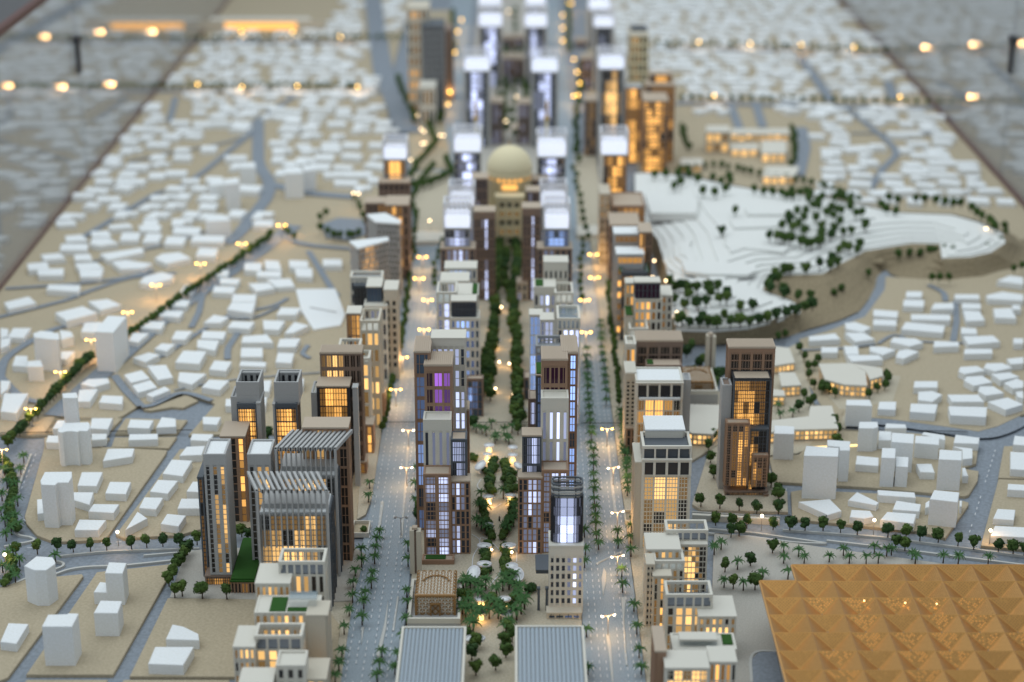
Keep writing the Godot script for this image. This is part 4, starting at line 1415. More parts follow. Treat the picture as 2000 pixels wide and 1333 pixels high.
	setting("hill_terrace", prism(P([541,-6105,575,-6164,588,-6164,573,-6090,586,-5949,587,-5912,567,-5871,549,-5952,534,-5996]), .07, .088, 0.0006), M["hill white"])
	setting("hill_terrace", prism(P([560,-6105,594,-6164,607,-6164,592,-6090,602,-5943,598,-5930,577,-5888,569,-5976,552,-5996]), .07, .093, 0.0006), M["hill white"])
	setting("hill_terrace", prism(P([551,-5891,566,-5926,639,-5926,764,-5891,788,-5864,780,-5810,751,-5776,625,-5783,556,-5810]), .082, .094, 0.0006), M["hill white"])
	setting("hill_terrace", prism(P([709,-6105,789,-6105,871,-6061,930,-6075,898,-6003,824,-6032,714,-6061]), .088, .099, 0.0006), M["hill white"])
	tunnel(Vector3(1.2255,0,-6.0792))
	# white card houses
	ho([-969,-3499,-929,-3501,-929,-3505,-907,-3504,-906,-3498,-908,-3448,-970,-3448],92,0,1,1,0)
	ho([-748,-3485,-667,-3485,-677,-3410,-750,-3415],24,6,2,1,0)
	ho([-1082,-3594,-1038,-3590,-1043,-3505,-1079,-3513],20,3,1,2,0)
	ho([-889,-3628,-842,-3626,-841,-3572,-892,-3573],56,1,2,2,0)
	ho([-729,-3585,-703,-3575,-667,-3544,-661,-3517,-732,-3521],22,4,3,2,0)
	ho([-1059,-3775,-1022,-3770,-1012,-3751,-1009,-3738,-1022,-3708,-1047,-3708,-1059,-3716,-1075,-3729],88,1,1,3,0)
	ho([-920,-3764,-902,-3760,-892,-3714,-924,-3716],30,5,2,3,0)
	ho([-897,-3766,-857,-3762,-856,-3712,-895,-3714],78,1,3,3,0)
	ho([-1131,-4174,-1066,-4176,-1059,-4144,-1060,-4113,-1086,-4113,-1089,-4098,-1122,-4101,-1130,-4124],113,0,1,4,0)
	ho([-1040,-4104,-975,-4101,-983,-4047,-1039,-4047],20,5,2,4,0)
	ho([-1024,-4191,-961,-4189,-965,-4141,-1028,-4149],20,5,3,4,0)
	ho([-909,-4149,-878,-4111,-919,-4047],20,2,4,4,0)
	ho([-835,-4136,-788,-4126,-796,-4067,-841,-4081],20,5,5,4,0)
	ho([-1168,-4217,-1145,-4222,-1126,-4141,-1148,-4136],20,3,1,5,0)
	ho([-1091,-4259,-1038,-4259,-1033,-4186,-1086,-4220],20,5,2,5,0)
	ho([-907,-4230,-860,-4227,-866,-4161,-909,-4169],20,5,3,5,0)
	ho([-815,-4222,-754,-4222,-745,-4166,-815,-4166],20,5,4,5,0)
	ho([-1093,-4380,-1040,-4380,-1038,-4296,-1086,-4298],20,5,1,6,0)
	ho([-1010,-4321,-957,-4319,-956,-4248,-1008,-4253],20,5,2,6,0)
	ho([-892,-4333,-841,-4328,-853,-4251,-900,-4264],20,5,3,6,0)
	ho([-803,-4322,-769,-4322,-764,-4259,-809,-4264],20,5,4,6,0)
	ho([-1057,-4527,-988,-4530,-984,-4478,-1054,-4449],20,6,1,7,0)
	ho([-879,-4458,-825,-4452,-833,-4355,-887,-4371],20,6,2,7,0)
	ho([-854,-4541,-806,-4547,-806,-4489,-863,-4483],20,5,3,7,0)
	ho([902,-4144,970,-4132,953,-4079,878,-4101],22,5,1,1,4)
	ho([1145,-4072,1216,-4063,1202,-4009,1122,-4019],20,5,2,1,4)
	ho([698,-4212,777,-4227,795,-4160,758,-4137],17,6,1,2,4)
	ho([820,-4166,864,-4160,867,-4128,842,-4117,809,-4126],17,4,2,2,4)
	ho([851,-4271,894,-4209,885,-4194,821,-4223],16,5,3,2,4)
	ho([937,-4212,993,-4191,981,-4151,919,-4162],20,5,4,2,4)
	ho([1017,-4170,1075,-4156,1059,-4101,996,-4118],68,1,5,2,4)
	ho([1176,-4174,1218,-4168,1200,-4111,1152,-4119],16,5,6,2,4)
	ho([728,-4327,807,-4314,797,-4261,714,-4267,717,-4286],116,0,1,3,4)
	ho([902,-4274,991,-4259,988,-4229,899,-4244],20,3,2,3,4)
	ho([1073,-4378,1127,-4368,1114,-4311,1058,-4317],84,1,3,3,4)
	ho([1235,-4311,1277,-4305,1269,-4271,1225,-4277],20,5,4,3,4)
	ho([799,-4435,856,-4425,845,-4367,820,-4367,823,-4389,793,-4396],86,1,1,4,4)
	ho([887,-4485,941,-4472,931,-4420,874,-4430],20,5,2,4,4)
	ho([932,-4397,966,-4394,953,-4333,919,-4336],80,1,3,4,4)
	ho([974,-4491,1030,-4481,1016,-4421,962,-4431],82,1,4,4,4)
	ho([969,-4397,1000,-4394,987,-4333,957,-4337],56,1,5,4,4)
	ho([1030,-4433,1069,-4433,1066,-4379,1030,-4382],20,5,6,4,4)
	ho([1290,-4511,1328,-4505,1300,-4395,1263,-4401],20,5,7,4,4)
	ho([681,-4560,732,-4553,725,-4502,674,-4506],73,1,1,5,4)
	ho([910,-4601,958,-4601,954,-4566,939,-4556,901,-4559],66,1,2,5,4)
	ho([971,-4636,1003,-4632,992,-4574,958,-4574],25,5,3,5,4)
	ho([1053,-4565,1113,-4554,1101,-4504,1041,-4517],42,1,4,5,4)
	ho([1087,-4622,1138,-4601,1132,-4567,1121,-4577,1078,-4608],28,4,5,5,4)
	ho([1148,-4545,1196,-4531,1182,-4469,1155,-4462,1168,-4525],20,4,6,5,4)
	ho([1172,-4623,1231,-4602,1219,-4562,1155,-4568],20,5,7,5,4)
	ho([1327,-4616,1355,-4609,1340,-4552,1308,-4558],20,5,8,5,4)
	ho([903,-4765,967,-4765,966,-4721,897,-4728],62,1,1,6,4)
	ho([1002,-4700,1053,-4693,1051,-4668,993,-4668],20,5,2,6,4)
	ho([-1421,-4902,-1354,-4902,-1351,-4758,-1398,-4771],25,3,1,1,1)
	ho([-1466,-5211,-1431,-5211,-1410,-5123,-1456,-5131],20,5,1,2,1)
	ho([-1403,-5102,-1366,-5109,-1347,-5058,-1392,-5058],45,1,2,2,1)
	ho([-1401,-5184,-1384,-5207,-1345,-5198,-1341,-5187,-1330,-5192,-1324,-5177,-1314,-5139,-1318,-5132,-1328,-5135,-1338,-5136,-1389,-5151],100,0,3,2,1)
	ho([-1340,-5249,-1300,-5249,-1309,-5182,-1329,-5189],20,5,4,2,1)
	ho([-1198,-5267,-1141,-5259,-1153,-5121,-1208,-5128],126,0,5,2,1)
	ho([-1533,-5452,-1478,-5452,-1479,-5364,-1530,-5372],20,5,1,3,1)
	ho([-1380,-5408,-1341,-5392,-1325,-5353,-1355,-5321],30,5,2,3,1)
	ho([-1321,-5486,-1273,-5495,-1250,-5462,-1275,-5398,-1315,-5406],25,4,3,3,1)
	ho([-1621,-5691,-1556,-5751,-1517,-5686,-1590,-5626],20,6,1,4,1)
	ho([-1432,-5575,-1359,-5639,-1300,-5575,-1379,-5500],26,6,2,4,1)
	ho([-1356,-5703,-1298,-5726,-1244,-5669,-1298,-5617],20,6,3,4,1)
	ho([-1520,-5870,-1415,-5864,-1405,-5797,-1517,-5819],20,6,1,5,1)
	ho([-1224,-5948,-1174,-6001,-1126,-5967,-1133,-5920,-1193,-5874,-1228,-5892],20,4,2,5,1)
	ho([-1644,-6092,-1582,-6112,-1555,-6034,-1624,-6024],20,6,1,6,1)
	ho([-1597,-6034,-1509,-6043,-1495,-5967,-1578,-5967],20,6,2,6,1)
	ho([-1483,-6092,-1410,-6106,-1376,-6043,-1453,-6024],20,6,3,6,1)
	ho([-1453,-6024,-1374,-6034,-1366,-5948,-1434,-5948],20,6,4,6,1)
	ho([-1363,-6112,-1318,-6132,-1220,-6092,-1241,-6043,-1317,-6034],20,4,5,6,1)
	ho([-1622,-6192,-1562,-6212,-1527,-6152,-1595,-6132],20,5,1,7,1)
	ho([-1508,-6192,-1455,-6202,-1431,-6132,-1492,-6132],20,5,2,7,1)
	ho([-1421,-6202,-1290,-6274,-1272,-6222,-1379,-6132],20,6,3,7,1)

func lay_out_1() -> void:
	var t: Node3D
	ho([-1209,-6202,-1151,-6222,-1099,-6152,-1172,-6092,-1224,-6152],20,4,4,7,1)
	ho([-1091,-6274,-1024,-6263,-1020,-6172,-1089,-6182],20,6,5,7,1)
	ho([-1579,-6315,-1485,-6315,-1473,-6243,-1569,-6243],20,6,1,8,1)
	ho([-1587,-6411,-1531,-6428,-1494,-6357,-1569,-6343],20,6,2,8,1)
	ho([-1486,-6379,-1431,-6389,-1381,-6326,-1437,-6294,-1479,-6315],20,4,3,8,1)
	ho([-1225,-6406,-1155,-6400,-1153,-6309,-1221,-6315],20,6,4,8,1)
	ho([-1133,-6422,-1020,-6411,-1016,-6336,-1133,-6343],20,6,5,8,1)
	ho([-1507,-6465,-1448,-6476,-1420,-6400,-1490,-6400],20,6,1,9,1)
	ho([-1392,-6450,-1329,-6454,-1318,-6357,-1384,-6357],20,6,2,9,1)
	ho([-1302,-6443,-1246,-6432,-1245,-6336,-1301,-6336],20,6,3,9,1)
	ho([-1219,-6520,-1122,-6516,-1116,-6432,-1213,-6443],20,6,4,9,1)
	ho([-1462,-6542,-1389,-6565,-1367,-6520,-1446,-6498],20,5,1,10,1)
	ho([-1352,-6542,-1268,-6542,-1264,-6465,-1333,-6476],20,6,2,10,1)
	ho([-1233,-4615,-1202,-4615,-1192,-4567,-1228,-4571],20,5,1,1,2)
	ho([-1170,-4475,-1164,-4502,-1165,-4522,-1102,-4528,-1095,-4514,-1090,-4487,-1092,-4469,-1113,-4471,-1116,-4463,-1129,-4469,-1147,-4467,-1154,-4459,-1164,-4463],95,0,2,1,2)
	ho([-1176,-4578,-1140,-4584,-1130,-4555,-1132,-4547,-1166,-4547],155,0,3,1,2)
	ho([-1231,-4720,-1202,-4720,-1193,-4658,-1232,-4664],20,5,1,2,2)
	ho([-1120,-4627,-1079,-4627,-1074,-4591,-1111,-4585],20,5,2,2,2)
	ho([-1142,-4735,-1085,-4735,-1083,-4658,-1132,-4664],20,5,3,2,2)
	ho([-1036,-4726,-972,-4720,-974,-4664,-1033,-4670],20,5,4,2,2)
	ho([-1019,-4624,-944,-4627,-938,-4591,-1014,-4585],20,3,5,2,2)
	ho([-954,-4742,-914,-4732,-904,-4676,-956,-4670],20,5,6,2,2)
	ho([-853,-4627,-796,-4624,-799,-4579,-851,-4585],20,5,7,2,2)
	ho([-843,-4745,-793,-4742,-796,-4689,-835,-4695],20,5,8,2,2)
	ho([-1220,-4941,-1169,-4948,-1172,-4855,-1207,-4855],20,5,1,3,2)
	ho([-1147,-4901,-1088,-4894,-1079,-4835,-1146,-4848],20,5,2,3,2)
	ho([-1078,-4975,-1033,-5017,-1005,-4962,-1051,-4921],20,5,3,3,2)
	ho([-1026,-4908,-984,-4969,-964,-4941,-1004,-4888],20,5,4,3,2)
	ho([-868,-5021,-809,-5013,-825,-4941,-880,-4962],20,5,5,3,2)
	ho([-721,-5010,-689,-5017,-685,-4928,-711,-4935],20,3,6,3,2)
	ho([-1213,-5024,-1158,-5031,-1146,-4996,-1184,-4962,-1226,-4989],20,4,1,4,2)
	ho([-1117,-5059,-1073,-5095,-1038,-5031,-1085,-4996],20,5,2,4,2)
	ho([-1064,-5131,-1010,-5138,-973,-5038,-1012,-5017],20,6,3,4,2)
	ho([-962,-5080,-882,-5066,-910,-4982,-955,-5010],20,6,4,4,2)
	ho([-875,-5174,-823,-5164,-829,-5088,-880,-5102],20,5,5,4,2)
	ho([-1118,-5197,-1078,-5241,-1043,-5219,-1074,-5160],20,5,1,5,2)
	ho([-978,-5246,-908,-5238,-913,-5135,-986,-5149],24,6,2,5,2)
	ho([-811,-5279,-747,-5279,-737,-5204,-803,-5204],20,6,3,5,2)
	ho([-798,-5167,-721,-5160,-720,-5123,-796,-5131],20,5,4,5,2)
	ho([-697,-5238,-648,-5234,-647,-5152,-695,-5160],20,5,5,5,2)
	ho([-1158,-5412,-1108,-5404,-1126,-5325,-1158,-5341],20,5,1,6,2)
	ho([-1055,-5318,-1013,-5310,-1027,-5249,-1068,-5272],20,5,2,6,2)
	ho([-1030,-5428,-979,-5424,-990,-5349,-1032,-5356],20,5,3,6,2)
	ho([-952,-5349,-886,-5341,-885,-5256,-944,-5287],20,5,4,6,2)
	ho([-948,-5428,-875,-5420,-875,-5356,-944,-5364],20,5,5,6,2)
	ho([-819,-5380,-748,-5396,-720,-5325,-817,-5325],20,6,6,6,2)
	ho([-705,-5356,-643,-5361,-649,-5287,-705,-5287],20,5,7,6,2)
	ho([-1145,-5517,-1077,-5509,-1077,-5444,-1149,-5452],20,6,1,7,2)
	ho([-937,-5575,-886,-5550,-904,-5500,-957,-5500],20,5,2,7,2)
	ho([-870,-5517,-800,-5509,-808,-5444,-879,-5460],20,5,3,7,2)
	ho([-777,-5525,-707,-5517,-717,-5436,-764,-5444],20,6,4,7,2)
	ho([-678,-5509,-628,-5476,-668,-5412,-697,-5404],20,5,5,7,2)
	ho([-1124,-5617,-1035,-5609,-1039,-5550,-1123,-5567],20,6,1,8,2)
	ho([-1091,-5721,-1032,-5712,-1034,-5651,-1097,-5660],20,5,2,8,2)
	ho([-896,-5680,-819,-5680,-817,-5580,-901,-5614],24,6,3,8,2)
	ho([-735,-5643,-670,-5639,-680,-5575,-741,-5575],20,5,4,8,2)
	ho([-1074,-5864,-1033,-5864,-1042,-5774,-1079,-5792],20,3,1,9,2)
	ho([-976,-5855,-905,-5846,-905,-5783,-974,-5792],20,5,2,9,2)
	ho([-903,-5774,-828,-5769,-822,-5698,-899,-5698],20,6,3,9,2)
	ho([-869,-5883,-802,-5888,-775,-5833,-832,-5801],20,6,4,9,2)
	ho([-971,-5939,-901,-5929,-903,-5874,-962,-5883],20,5,1,10,2)
	ho([-856,-6011,-775,-6011,-771,-5948,-852,-5957],20,6,2,10,2)
	ho([-816,-5932,-737,-5939,-714,-5861,-771,-5847],18,6,3,10,2)
	ho([-736,-6043,-676,-6043,-664,-5948,-718,-5957],20,6,4,10,2)
	ho([-910,-6102,-852,-6102,-844,-6015,-902,-6024],20,6,1,11,2)
	ho([-847,-6132,-797,-6122,-776,-6024,-831,-6034],20,6,2,11,2)
	ho([-764,-6132,-699,-6122,-689,-6053,-753,-6053],20,6,3,11,2)
	ho([-650,-6142,-586,-6142,-577,-6073,-643,-6073],20,6,4,11,2)
	ho([1012,-4855,1059,-4855,1046,-4796,998,-4802],20,5,1,1,3)
	ho([1094,-4832,1167,-4825,1146,-4761,1080,-4773],24,5,2,1,3)
	ho([1212,-4908,1297,-4908,1302,-4855,1213,-4855],20,6,3,1,3)
	ho([1192,-4807,1297,-4801,1278,-4730,1184,-4743],26,6,4,1,3)
	ho([1312,-4855,1375,-4888,1405,-4835,1347,-4796],20,6,5,1,3)
	ho([1140,-5010,1206,-5010,1196,-4962,1128,-4962],20,5,1,2,3)
	ho([1134,-4928,1175,-4935,1197,-4908,1159,-4855,1122,-4868],20,4,2,2,3)
	ho([1295,-5045,1343,-5052,1360,-5003,1300,-4975,1282,-5017],20,4,3,2,3)
	ho([1316,-4969,1355,-4971,1373,-4921,1318,-4901,1303,-4935],20,4,4,2,3)
	ho([1391,-4996,1435,-5031,1450,-5010,1437,-4962,1406,-4955],20,4,5,2,3)
	ho([1295,-5123,1346,-5131,1361,-5095,1295,-5066,1282,-5088],20,4,1,3,3)
	ho([1377,-5152,1425,-5155,1444,-5116,1388,-5088,1361,-5116],20,4,2,3,3)
	ho([1372,-5066,1427,-5080,1447,-5045,1386,-5017],20,5,3,3,3)
	ho([1446,-5189,1499,-5204,1486,-5152,1448,-5145],20,5,4,3,3)
	ho([917,-5287,968,-5287,958,-5241,910,-5241],20,5,1,4,3)
	ho([985,-5295,1028,-5295,1019,-5226,982,-5226],20,5,2,4,3)
	ho([981,-5220,1076,-5219,1082,-5182,988,-5167],20,5,3,4,3)
	ho([1063,-5295,1107,-5287,1135,-5264,1090,-5222,1056,-5256],20,4,4,4,3)
	ho([1141,-5256,1170,-5269,1201,-5249,1144,-5189,1123,-5204],20,4,5,4,3)
	ho([1341,-5272,1423,-5272,1415,-5234,1329,-5229],20,3,6,4,3)
	ho([894,-5380,979,-5408,985,-5356,888,-5341],20,5,1,5,3)
	ho([1007,-5412,1067,-5412,1089,-5356,1027,-5333],20,5,2,5,3)
	ho([1147,-5372,1215,-5361,1229,-5325,1183,-5295,1131,-5333],20,4,3,5,3)
	ho([1265,-5341,1336,-5333,1330,-5295,1251,-5287],20,5,4,5,3)
	ho([1360,-5380,1454,-5388,1462,-5333,1360,-5310],20,6,5,5,3)
	ho([1022,-5500,1056,-5509,1097,-5460,1063,-5420,1018,-5444],20,4,1,6,3)
	ho([1116,-5533,1187,-5525,1177,-5476,1106,-5484],20,5,2,6,3)
	ho([1211,-5509,1326,-5476,1307,-5412,1185,-5444],20,6,3,6,3)
	ho([1372,-5460,1417,-5452,1409,-5404,1360,-5404],20,5,4,6,3)
	ho([1133,-5626,1208,-5609,1194,-5550,1122,-5567],20,6,1,7,3)
	ho([1243,-5583,1364,-5575,1354,-5525,1233,-5533],20,3,2,7,3)
	ho([1337,-5686,1398,-5691,1388,-5634,1314,-5629],20,5,3,7,3)
	ho([1425,-5686,1484,-5681,1473,-5634,1414,-5634],20,5,4,7,3)
	ho([1413,-5617,1464,-5609,1461,-5525,1401,-5517],20,6,5,7,3)
	ho([1512,-5634,1570,-5643,1563,-5542,1498,-5550],20,6,6,7,3)
	ho([1272,-5804,1323,-5801,1309,-5747,1258,-5747],20,5,1,8,3)
	ho([1247,-5721,1312,-5716,1296,-5651,1232,-5660],20,5,2,8,3)
	ho([1421,-5774,1499,-5774,1492,-5730,1412,-5730],20,3,3,8,3)
	ho([1520,-5765,1581,-5801,1642,-5774,1627,-5712,1518,-5730],20,4,4,8,3)
	ho([1590,-5911,1645,-5967,1686,-5948,1668,-5874],20,6,1,9,3)
	ho([-1666,-6602,-1597,-6613,-1580,-6565,-1646,-6551],16,5,1,1,5)
	ho([-1345,-6611,-1291,-6613,-1283,-6542,-1337,-6537],20,5,2,1,5)
	ho([-1242,-6609,-1168,-6621,-1162,-6579,-1191,-6571,-1187,-6533,-1229,-6526],24,4,3,1,5)
	ho([-1091,-6497,-1025,-6508,-1005,-6452,-1092,-6441],65,1,4,1,5)
	ho([-939,-6607,-869,-6601,-869,-6532,-940,-6539],20,6,5,1,5)
	ho([-1653,-6700,-1571,-6688,-1577,-6648,-1610,-6649,-1618,-6613,-1665,-6620],20,4,1,2,5)
	ho([-1462,-6724,-1385,-6721,-1387,-6684,-1418,-6681,-1421,-6648,-1465,-6649],20,4,2,2,5)
	ho([-1330,-6718,-1260,-6699,-1271,-6657,-1300,-6661,-1312,-6624,-1352,-6635],20,4,3,2,5)
	ho([-1207,-6728,-1149,-6712,-1164,-6645,-1218,-6663],20,5,4,2,5)
	ho([-1142,-6709,-1060,-6688,-1069,-6620,-1156,-6644],16,6,5,2,5)
	ho([-1042,-6743,-984,-6730,-997,-6649,-1051,-6660],20,6,6,2,5)
	ho([-945,-6709,-880,-6699,-886,-6656,-913,-6656,-920,-6617,-957,-6623],24,4,7,2,5)
	ho([-1590,-6829,-1543,-6815,-1551,-6758,-1603,-6771],24,5,1,3,5)
	ho([-1578,-6921,-1489,-6923,-1485,-6863,-1568,-6858],20,6,2,3,5)
	ho([-1503,-6835,-1443,-6827,-1451,-6748,-1510,-6757],20,6,3,3,5)
	ho([-1379,-6840,-1311,-6821,-1322,-6783,-1350,-6787,-1361,-6754,-1401,-6765],16,4,4,3,5)
	ho([-1288,-6824,-1220,-6809,-1227,-6778,-1254,-6780,-1262,-6752,-1301,-6760],24,4,5,3,5)
	ho([-1172,-6845,-1105,-6833,-1107,-6758,-1173,-6767],16,6,6,3,5)
	ho([-1082,-6856,-1033,-6881,-1019,-6806,-1069,-6781],105,0,7,3,5)
	ho([-1673,-6960,-1590,-6950,-1594,-6897,-1671,-6906],24,5,1,4,5)
	ho([-1645,-7068,-1553,-7037,-1562,-6981,-1651,-7013],16,6,2,4,5)
	ho([-1377,-6933,-1271,-6946,-1267,-6916,-1309,-6908,-1308,-6880,-1370,-6872],20,4,3,4,5)
	ho([-1331,-7061,-1257,-7042,-1267,-6989,-1337,-7001],24,5,4,4,5)
	ho([-1275,-6967,-1225,-6956,-1234,-6882,-1284,-6893],20,5,5,4,5)
	ho([-1181,-6955,-1115,-6934,-1127,-6865,-1198,-6887],20,6,6,4,5)
	ho([-1163,-7012,-1110,-7030,-1101,-6961,-1157,-6948],55,1,7,4,5)
	ho([-1068,-7071,-968,-7056,-975,-6973,-1073,-6993],24,6,8,4,5)
	ho([-876,-7042,-819,-7055,-799,-6964,-870,-6956],100,0,9,4,5)
	ho([-1634,-7165,-1564,-7166,-1560,-7100,-1626,-7097],24,6,1,5,5)
	ho([-1522,-7089,-1459,-7066,-1477,-6998,-1544,-7030],24,6,2,5,5)
	ho([-1552,-7168,-1432,-7154,-1436,-7090,-1546,-7097],24,6,3,5,5)
	ho([-1297,-7154,-1228,-7162,-1219,-7109,-1285,-7104],24,5,4,5,5)
	ho([-1207,-7206,-1142,-7201,-1134,-7139,-1204,-7137],20,5,5,5,5)
	ho([-817,-7124,-780,-7138,-763,-7071,-807,-7045],85,1,6,5,5)
	ho([-701,-7153,-605,-7144,-605,-7088,-697,-7095],20,6,7,5,5)
	ho([-577,-7190,-513,-7198,-495,-7141,-563,-7129],20,5,8,5,5)
	ho([-1659,-7341,-1603,-7323,-1614,-7244,-1677,-7257],16,6,1,6,5)
	ho([-1382,-7298,-1297,-7299,-1292,-7232,-1374,-7230],20,6,2,6,5)
	ho([-1077,-7221,-1019,-7235,-1005,-7154,-1068,-7154],70,1,3,6,5)
	ho([-943,-7311,-873,-7304,-873,-7226,-944,-7234],20,6,4,6,5)
	ho([-755,-7267,-677,-7277,-663,-7222,-745,-7210],20,6,5,6,5)
	ho([-679,-7278,-566,-7281,-552,-7216,-663,-7210],20,6,6,6,5)
	ho([-1633,-7449,-1571,-7414,-1596,-7356,-1656,-7385],24,5,1,7,5)
	ho([-1549,-7394,-1460,-7384,-1463,-7311,-1553,-7320],24,6,2,7,5)
	ho([-1181,-7514,-1088,-7517,-1084,-7458,-1170,-7454],24,6,3,7,5)
	ho([-918,-7429,-833,-7416,-839,-7378,-873,-7380,-880,-7346,-929,-7353],24,4,4,7,5)
	ho([-885,-7506,-805,-7496,-806,-7431,-885,-7439],20,6,5,7,5)
	ho([-816,-7419,-737,-7406,-738,-7331,-821,-7341],16,6,6,7,5)
	ho([-582,-7428,-510,-7391,-525,-7337,-605,-7377],20,6,7,7,5)
	ho([-1627,-7674,-1542,-7671,-1544,-7629,-1578,-7626,-1581,-7588,-1629,-7590],16,4,1,8,5)
	ho([-999,-7634,-916,-7644,-911,-7601,-944,-7593,-941,-7555,-989,-7549],24,4,2,8,5)
	ho([-814,-7547,-736,-7545,-729,-7468,-810,-7468],20,6,3,8,5)
	ho([-807,-7676,-724,-7683,-711,-7609,-789,-7602],20,6,4,8,5)
	ho([-696,-7557,-618,-7535,-624,-7478,-706,-7499],24,6,5,8,5)
	ho([-1535,-7764,-1441,-7755,-1443,-7686,-1536,-7690],20,6,1,9,5)
	ho([-1489,-7907,-1416,-7886,-1423,-7811,-1498,-7832],20,6,2,9,5)
	ho([-710,-7756,-639,-7743,-643,-7673,-720,-7683],20,6,3,9,5)
	ho([-1576,-8016,-1494,-7997,-1498,-7938,-1583,-7955],20,6,1,10,5)
	ho([-1447,-8013,-1340,-7994,-1346,-7957,-1390,-7961,-1399,-7928,-1461,-7939],16,4,2,10,5)
	ho([-1209,-8048,-1133,-8017,-1152,-7949,-1229,-7980],24,6,3,10,5)
	ho([-1004,-8026,-917,-8005,-928,-7937,-1015,-7954],24,6,4,10,5)
	ho([-915,-8043,-847,-8040,-847,-7960,-917,-7963],24,6,5,10,5)
	ho([-886,-7924,-815,-7898,-829,-7860,-859,-7867,-873,-7833,-914,-7848],20,4,6,10,5)
	ho([-1407,-8120,-1327,-8122,-1311,-8046,-1389,-8035],20,6,1,11,5)
	ho([-1330,-8106,-1240,-8108,-1238,-8052,-1329,-8055],24,6,2,11,5)
	ho([-1057,-8267,-944,-8252,-951,-8179,-1059,-8196],16,6,3,11,5)
	ho([-700,-8261,-599,-8222,-613,-8151,-726,-8191],16,6,4,11,5)
	ho([-1271,-8483,-1184,-8502,-1166,-8431,-1247,-8410],20,6,1,12,5)
	ho([-1204,-8476,-1089,-8473,-1080,-8402,-1201,-8406],16,6,2,12,5)
	ho([-929,-8375,-811,-8374,-810,-8319,-925,-8316],24,3,3,12,5)
	ho([-1044,-8706,-933,-8710,-919,-8653,-1027,-8646],20,3,1,13,5)
	ho([-919,-8718,-813,-8740,-792,-8666,-899,-8645],20,6,2,13,5)
	ho([-971,-9465,-856,-9435,-867,-9394,-914,-9402,-927,-9365,-993,-9383],20,4,1,14,5)
	ho([1140,-6988,1234,-7000,1237,-6974,1200,-6967,1200,-6943,1147,-6937],24,4,1,1,6)
	ho([1238,-7001,1316,-7010,1327,-6948,1246,-6941],20,6,2,1,6)
	ho([1278,-6926,1363,-6925,1370,-6871,1289,-6868],16,6,3,1,6)
	ho([1353,-7009,1428,-7020,1447,-6953,1372,-6941],20,6,4,1,6)
	ho([1558,-7012,1645,-7028,1651,-6999,1616,-6990,1619,-6963,1569,-6954],16,4,5,1,6)
	ho([1603,-6908,1684,-6902,1682,-6871,1649,-6870,1645,-6842,1598,-6845],20,4,6,1,6)
	ho([1660,-7018,1752,-7023,1753,-6997,1716,-6993,1715,-6969,1662,-6967],20,4,7,1,6)
	ho([1717,-6924,1795,-6906,1787,-6839,1713,-6851],20,6,8,1,6)
	ho([1305,-7136,1389,-7111,1380,-7060,1296,-7078],24,6,1,2,6)
	ho([1446,-7153,1517,-7134,1512,-7068,1440,-7085],20,6,2,2,6)
	ho([1451,-7030,1533,-7041,1544,-6976,1459,-6967],24,6,3,2,6)
	ho([1566,-7115,1636,-7091,1622,-7042,1551,-7068],24,5,4,2,6)
	ho([1666,-7161,1742,-7126,1725,-7073,1645,-7107],24,6,5,2,6)
	ho([1762,-7128,1827,-7116,1825,-7056,1753,-7065],24,5,6,2,6)
	ho([1782,-7038,1868,-7044,1875,-6992,1784,-6988],20,6,7,2,6)
	ho([1228,-7355,1319,-7354,1325,-7296,1238,-7296],20,6,1,3,6)
	ho([1218,-7250,1309,-7240,1305,-7205,1268,-7205,1263,-7174,1210,-7179],20,4,2,3,6)
	ho([1339,-7383,1415,-7380,1414,-7345,1383,-7343,1380,-7312,1336,-7314],20,4,3,3,6)
	ho([1333,-7254,1413,-7245,1411,-7194,1330,-7202],24,5,4,3,6)

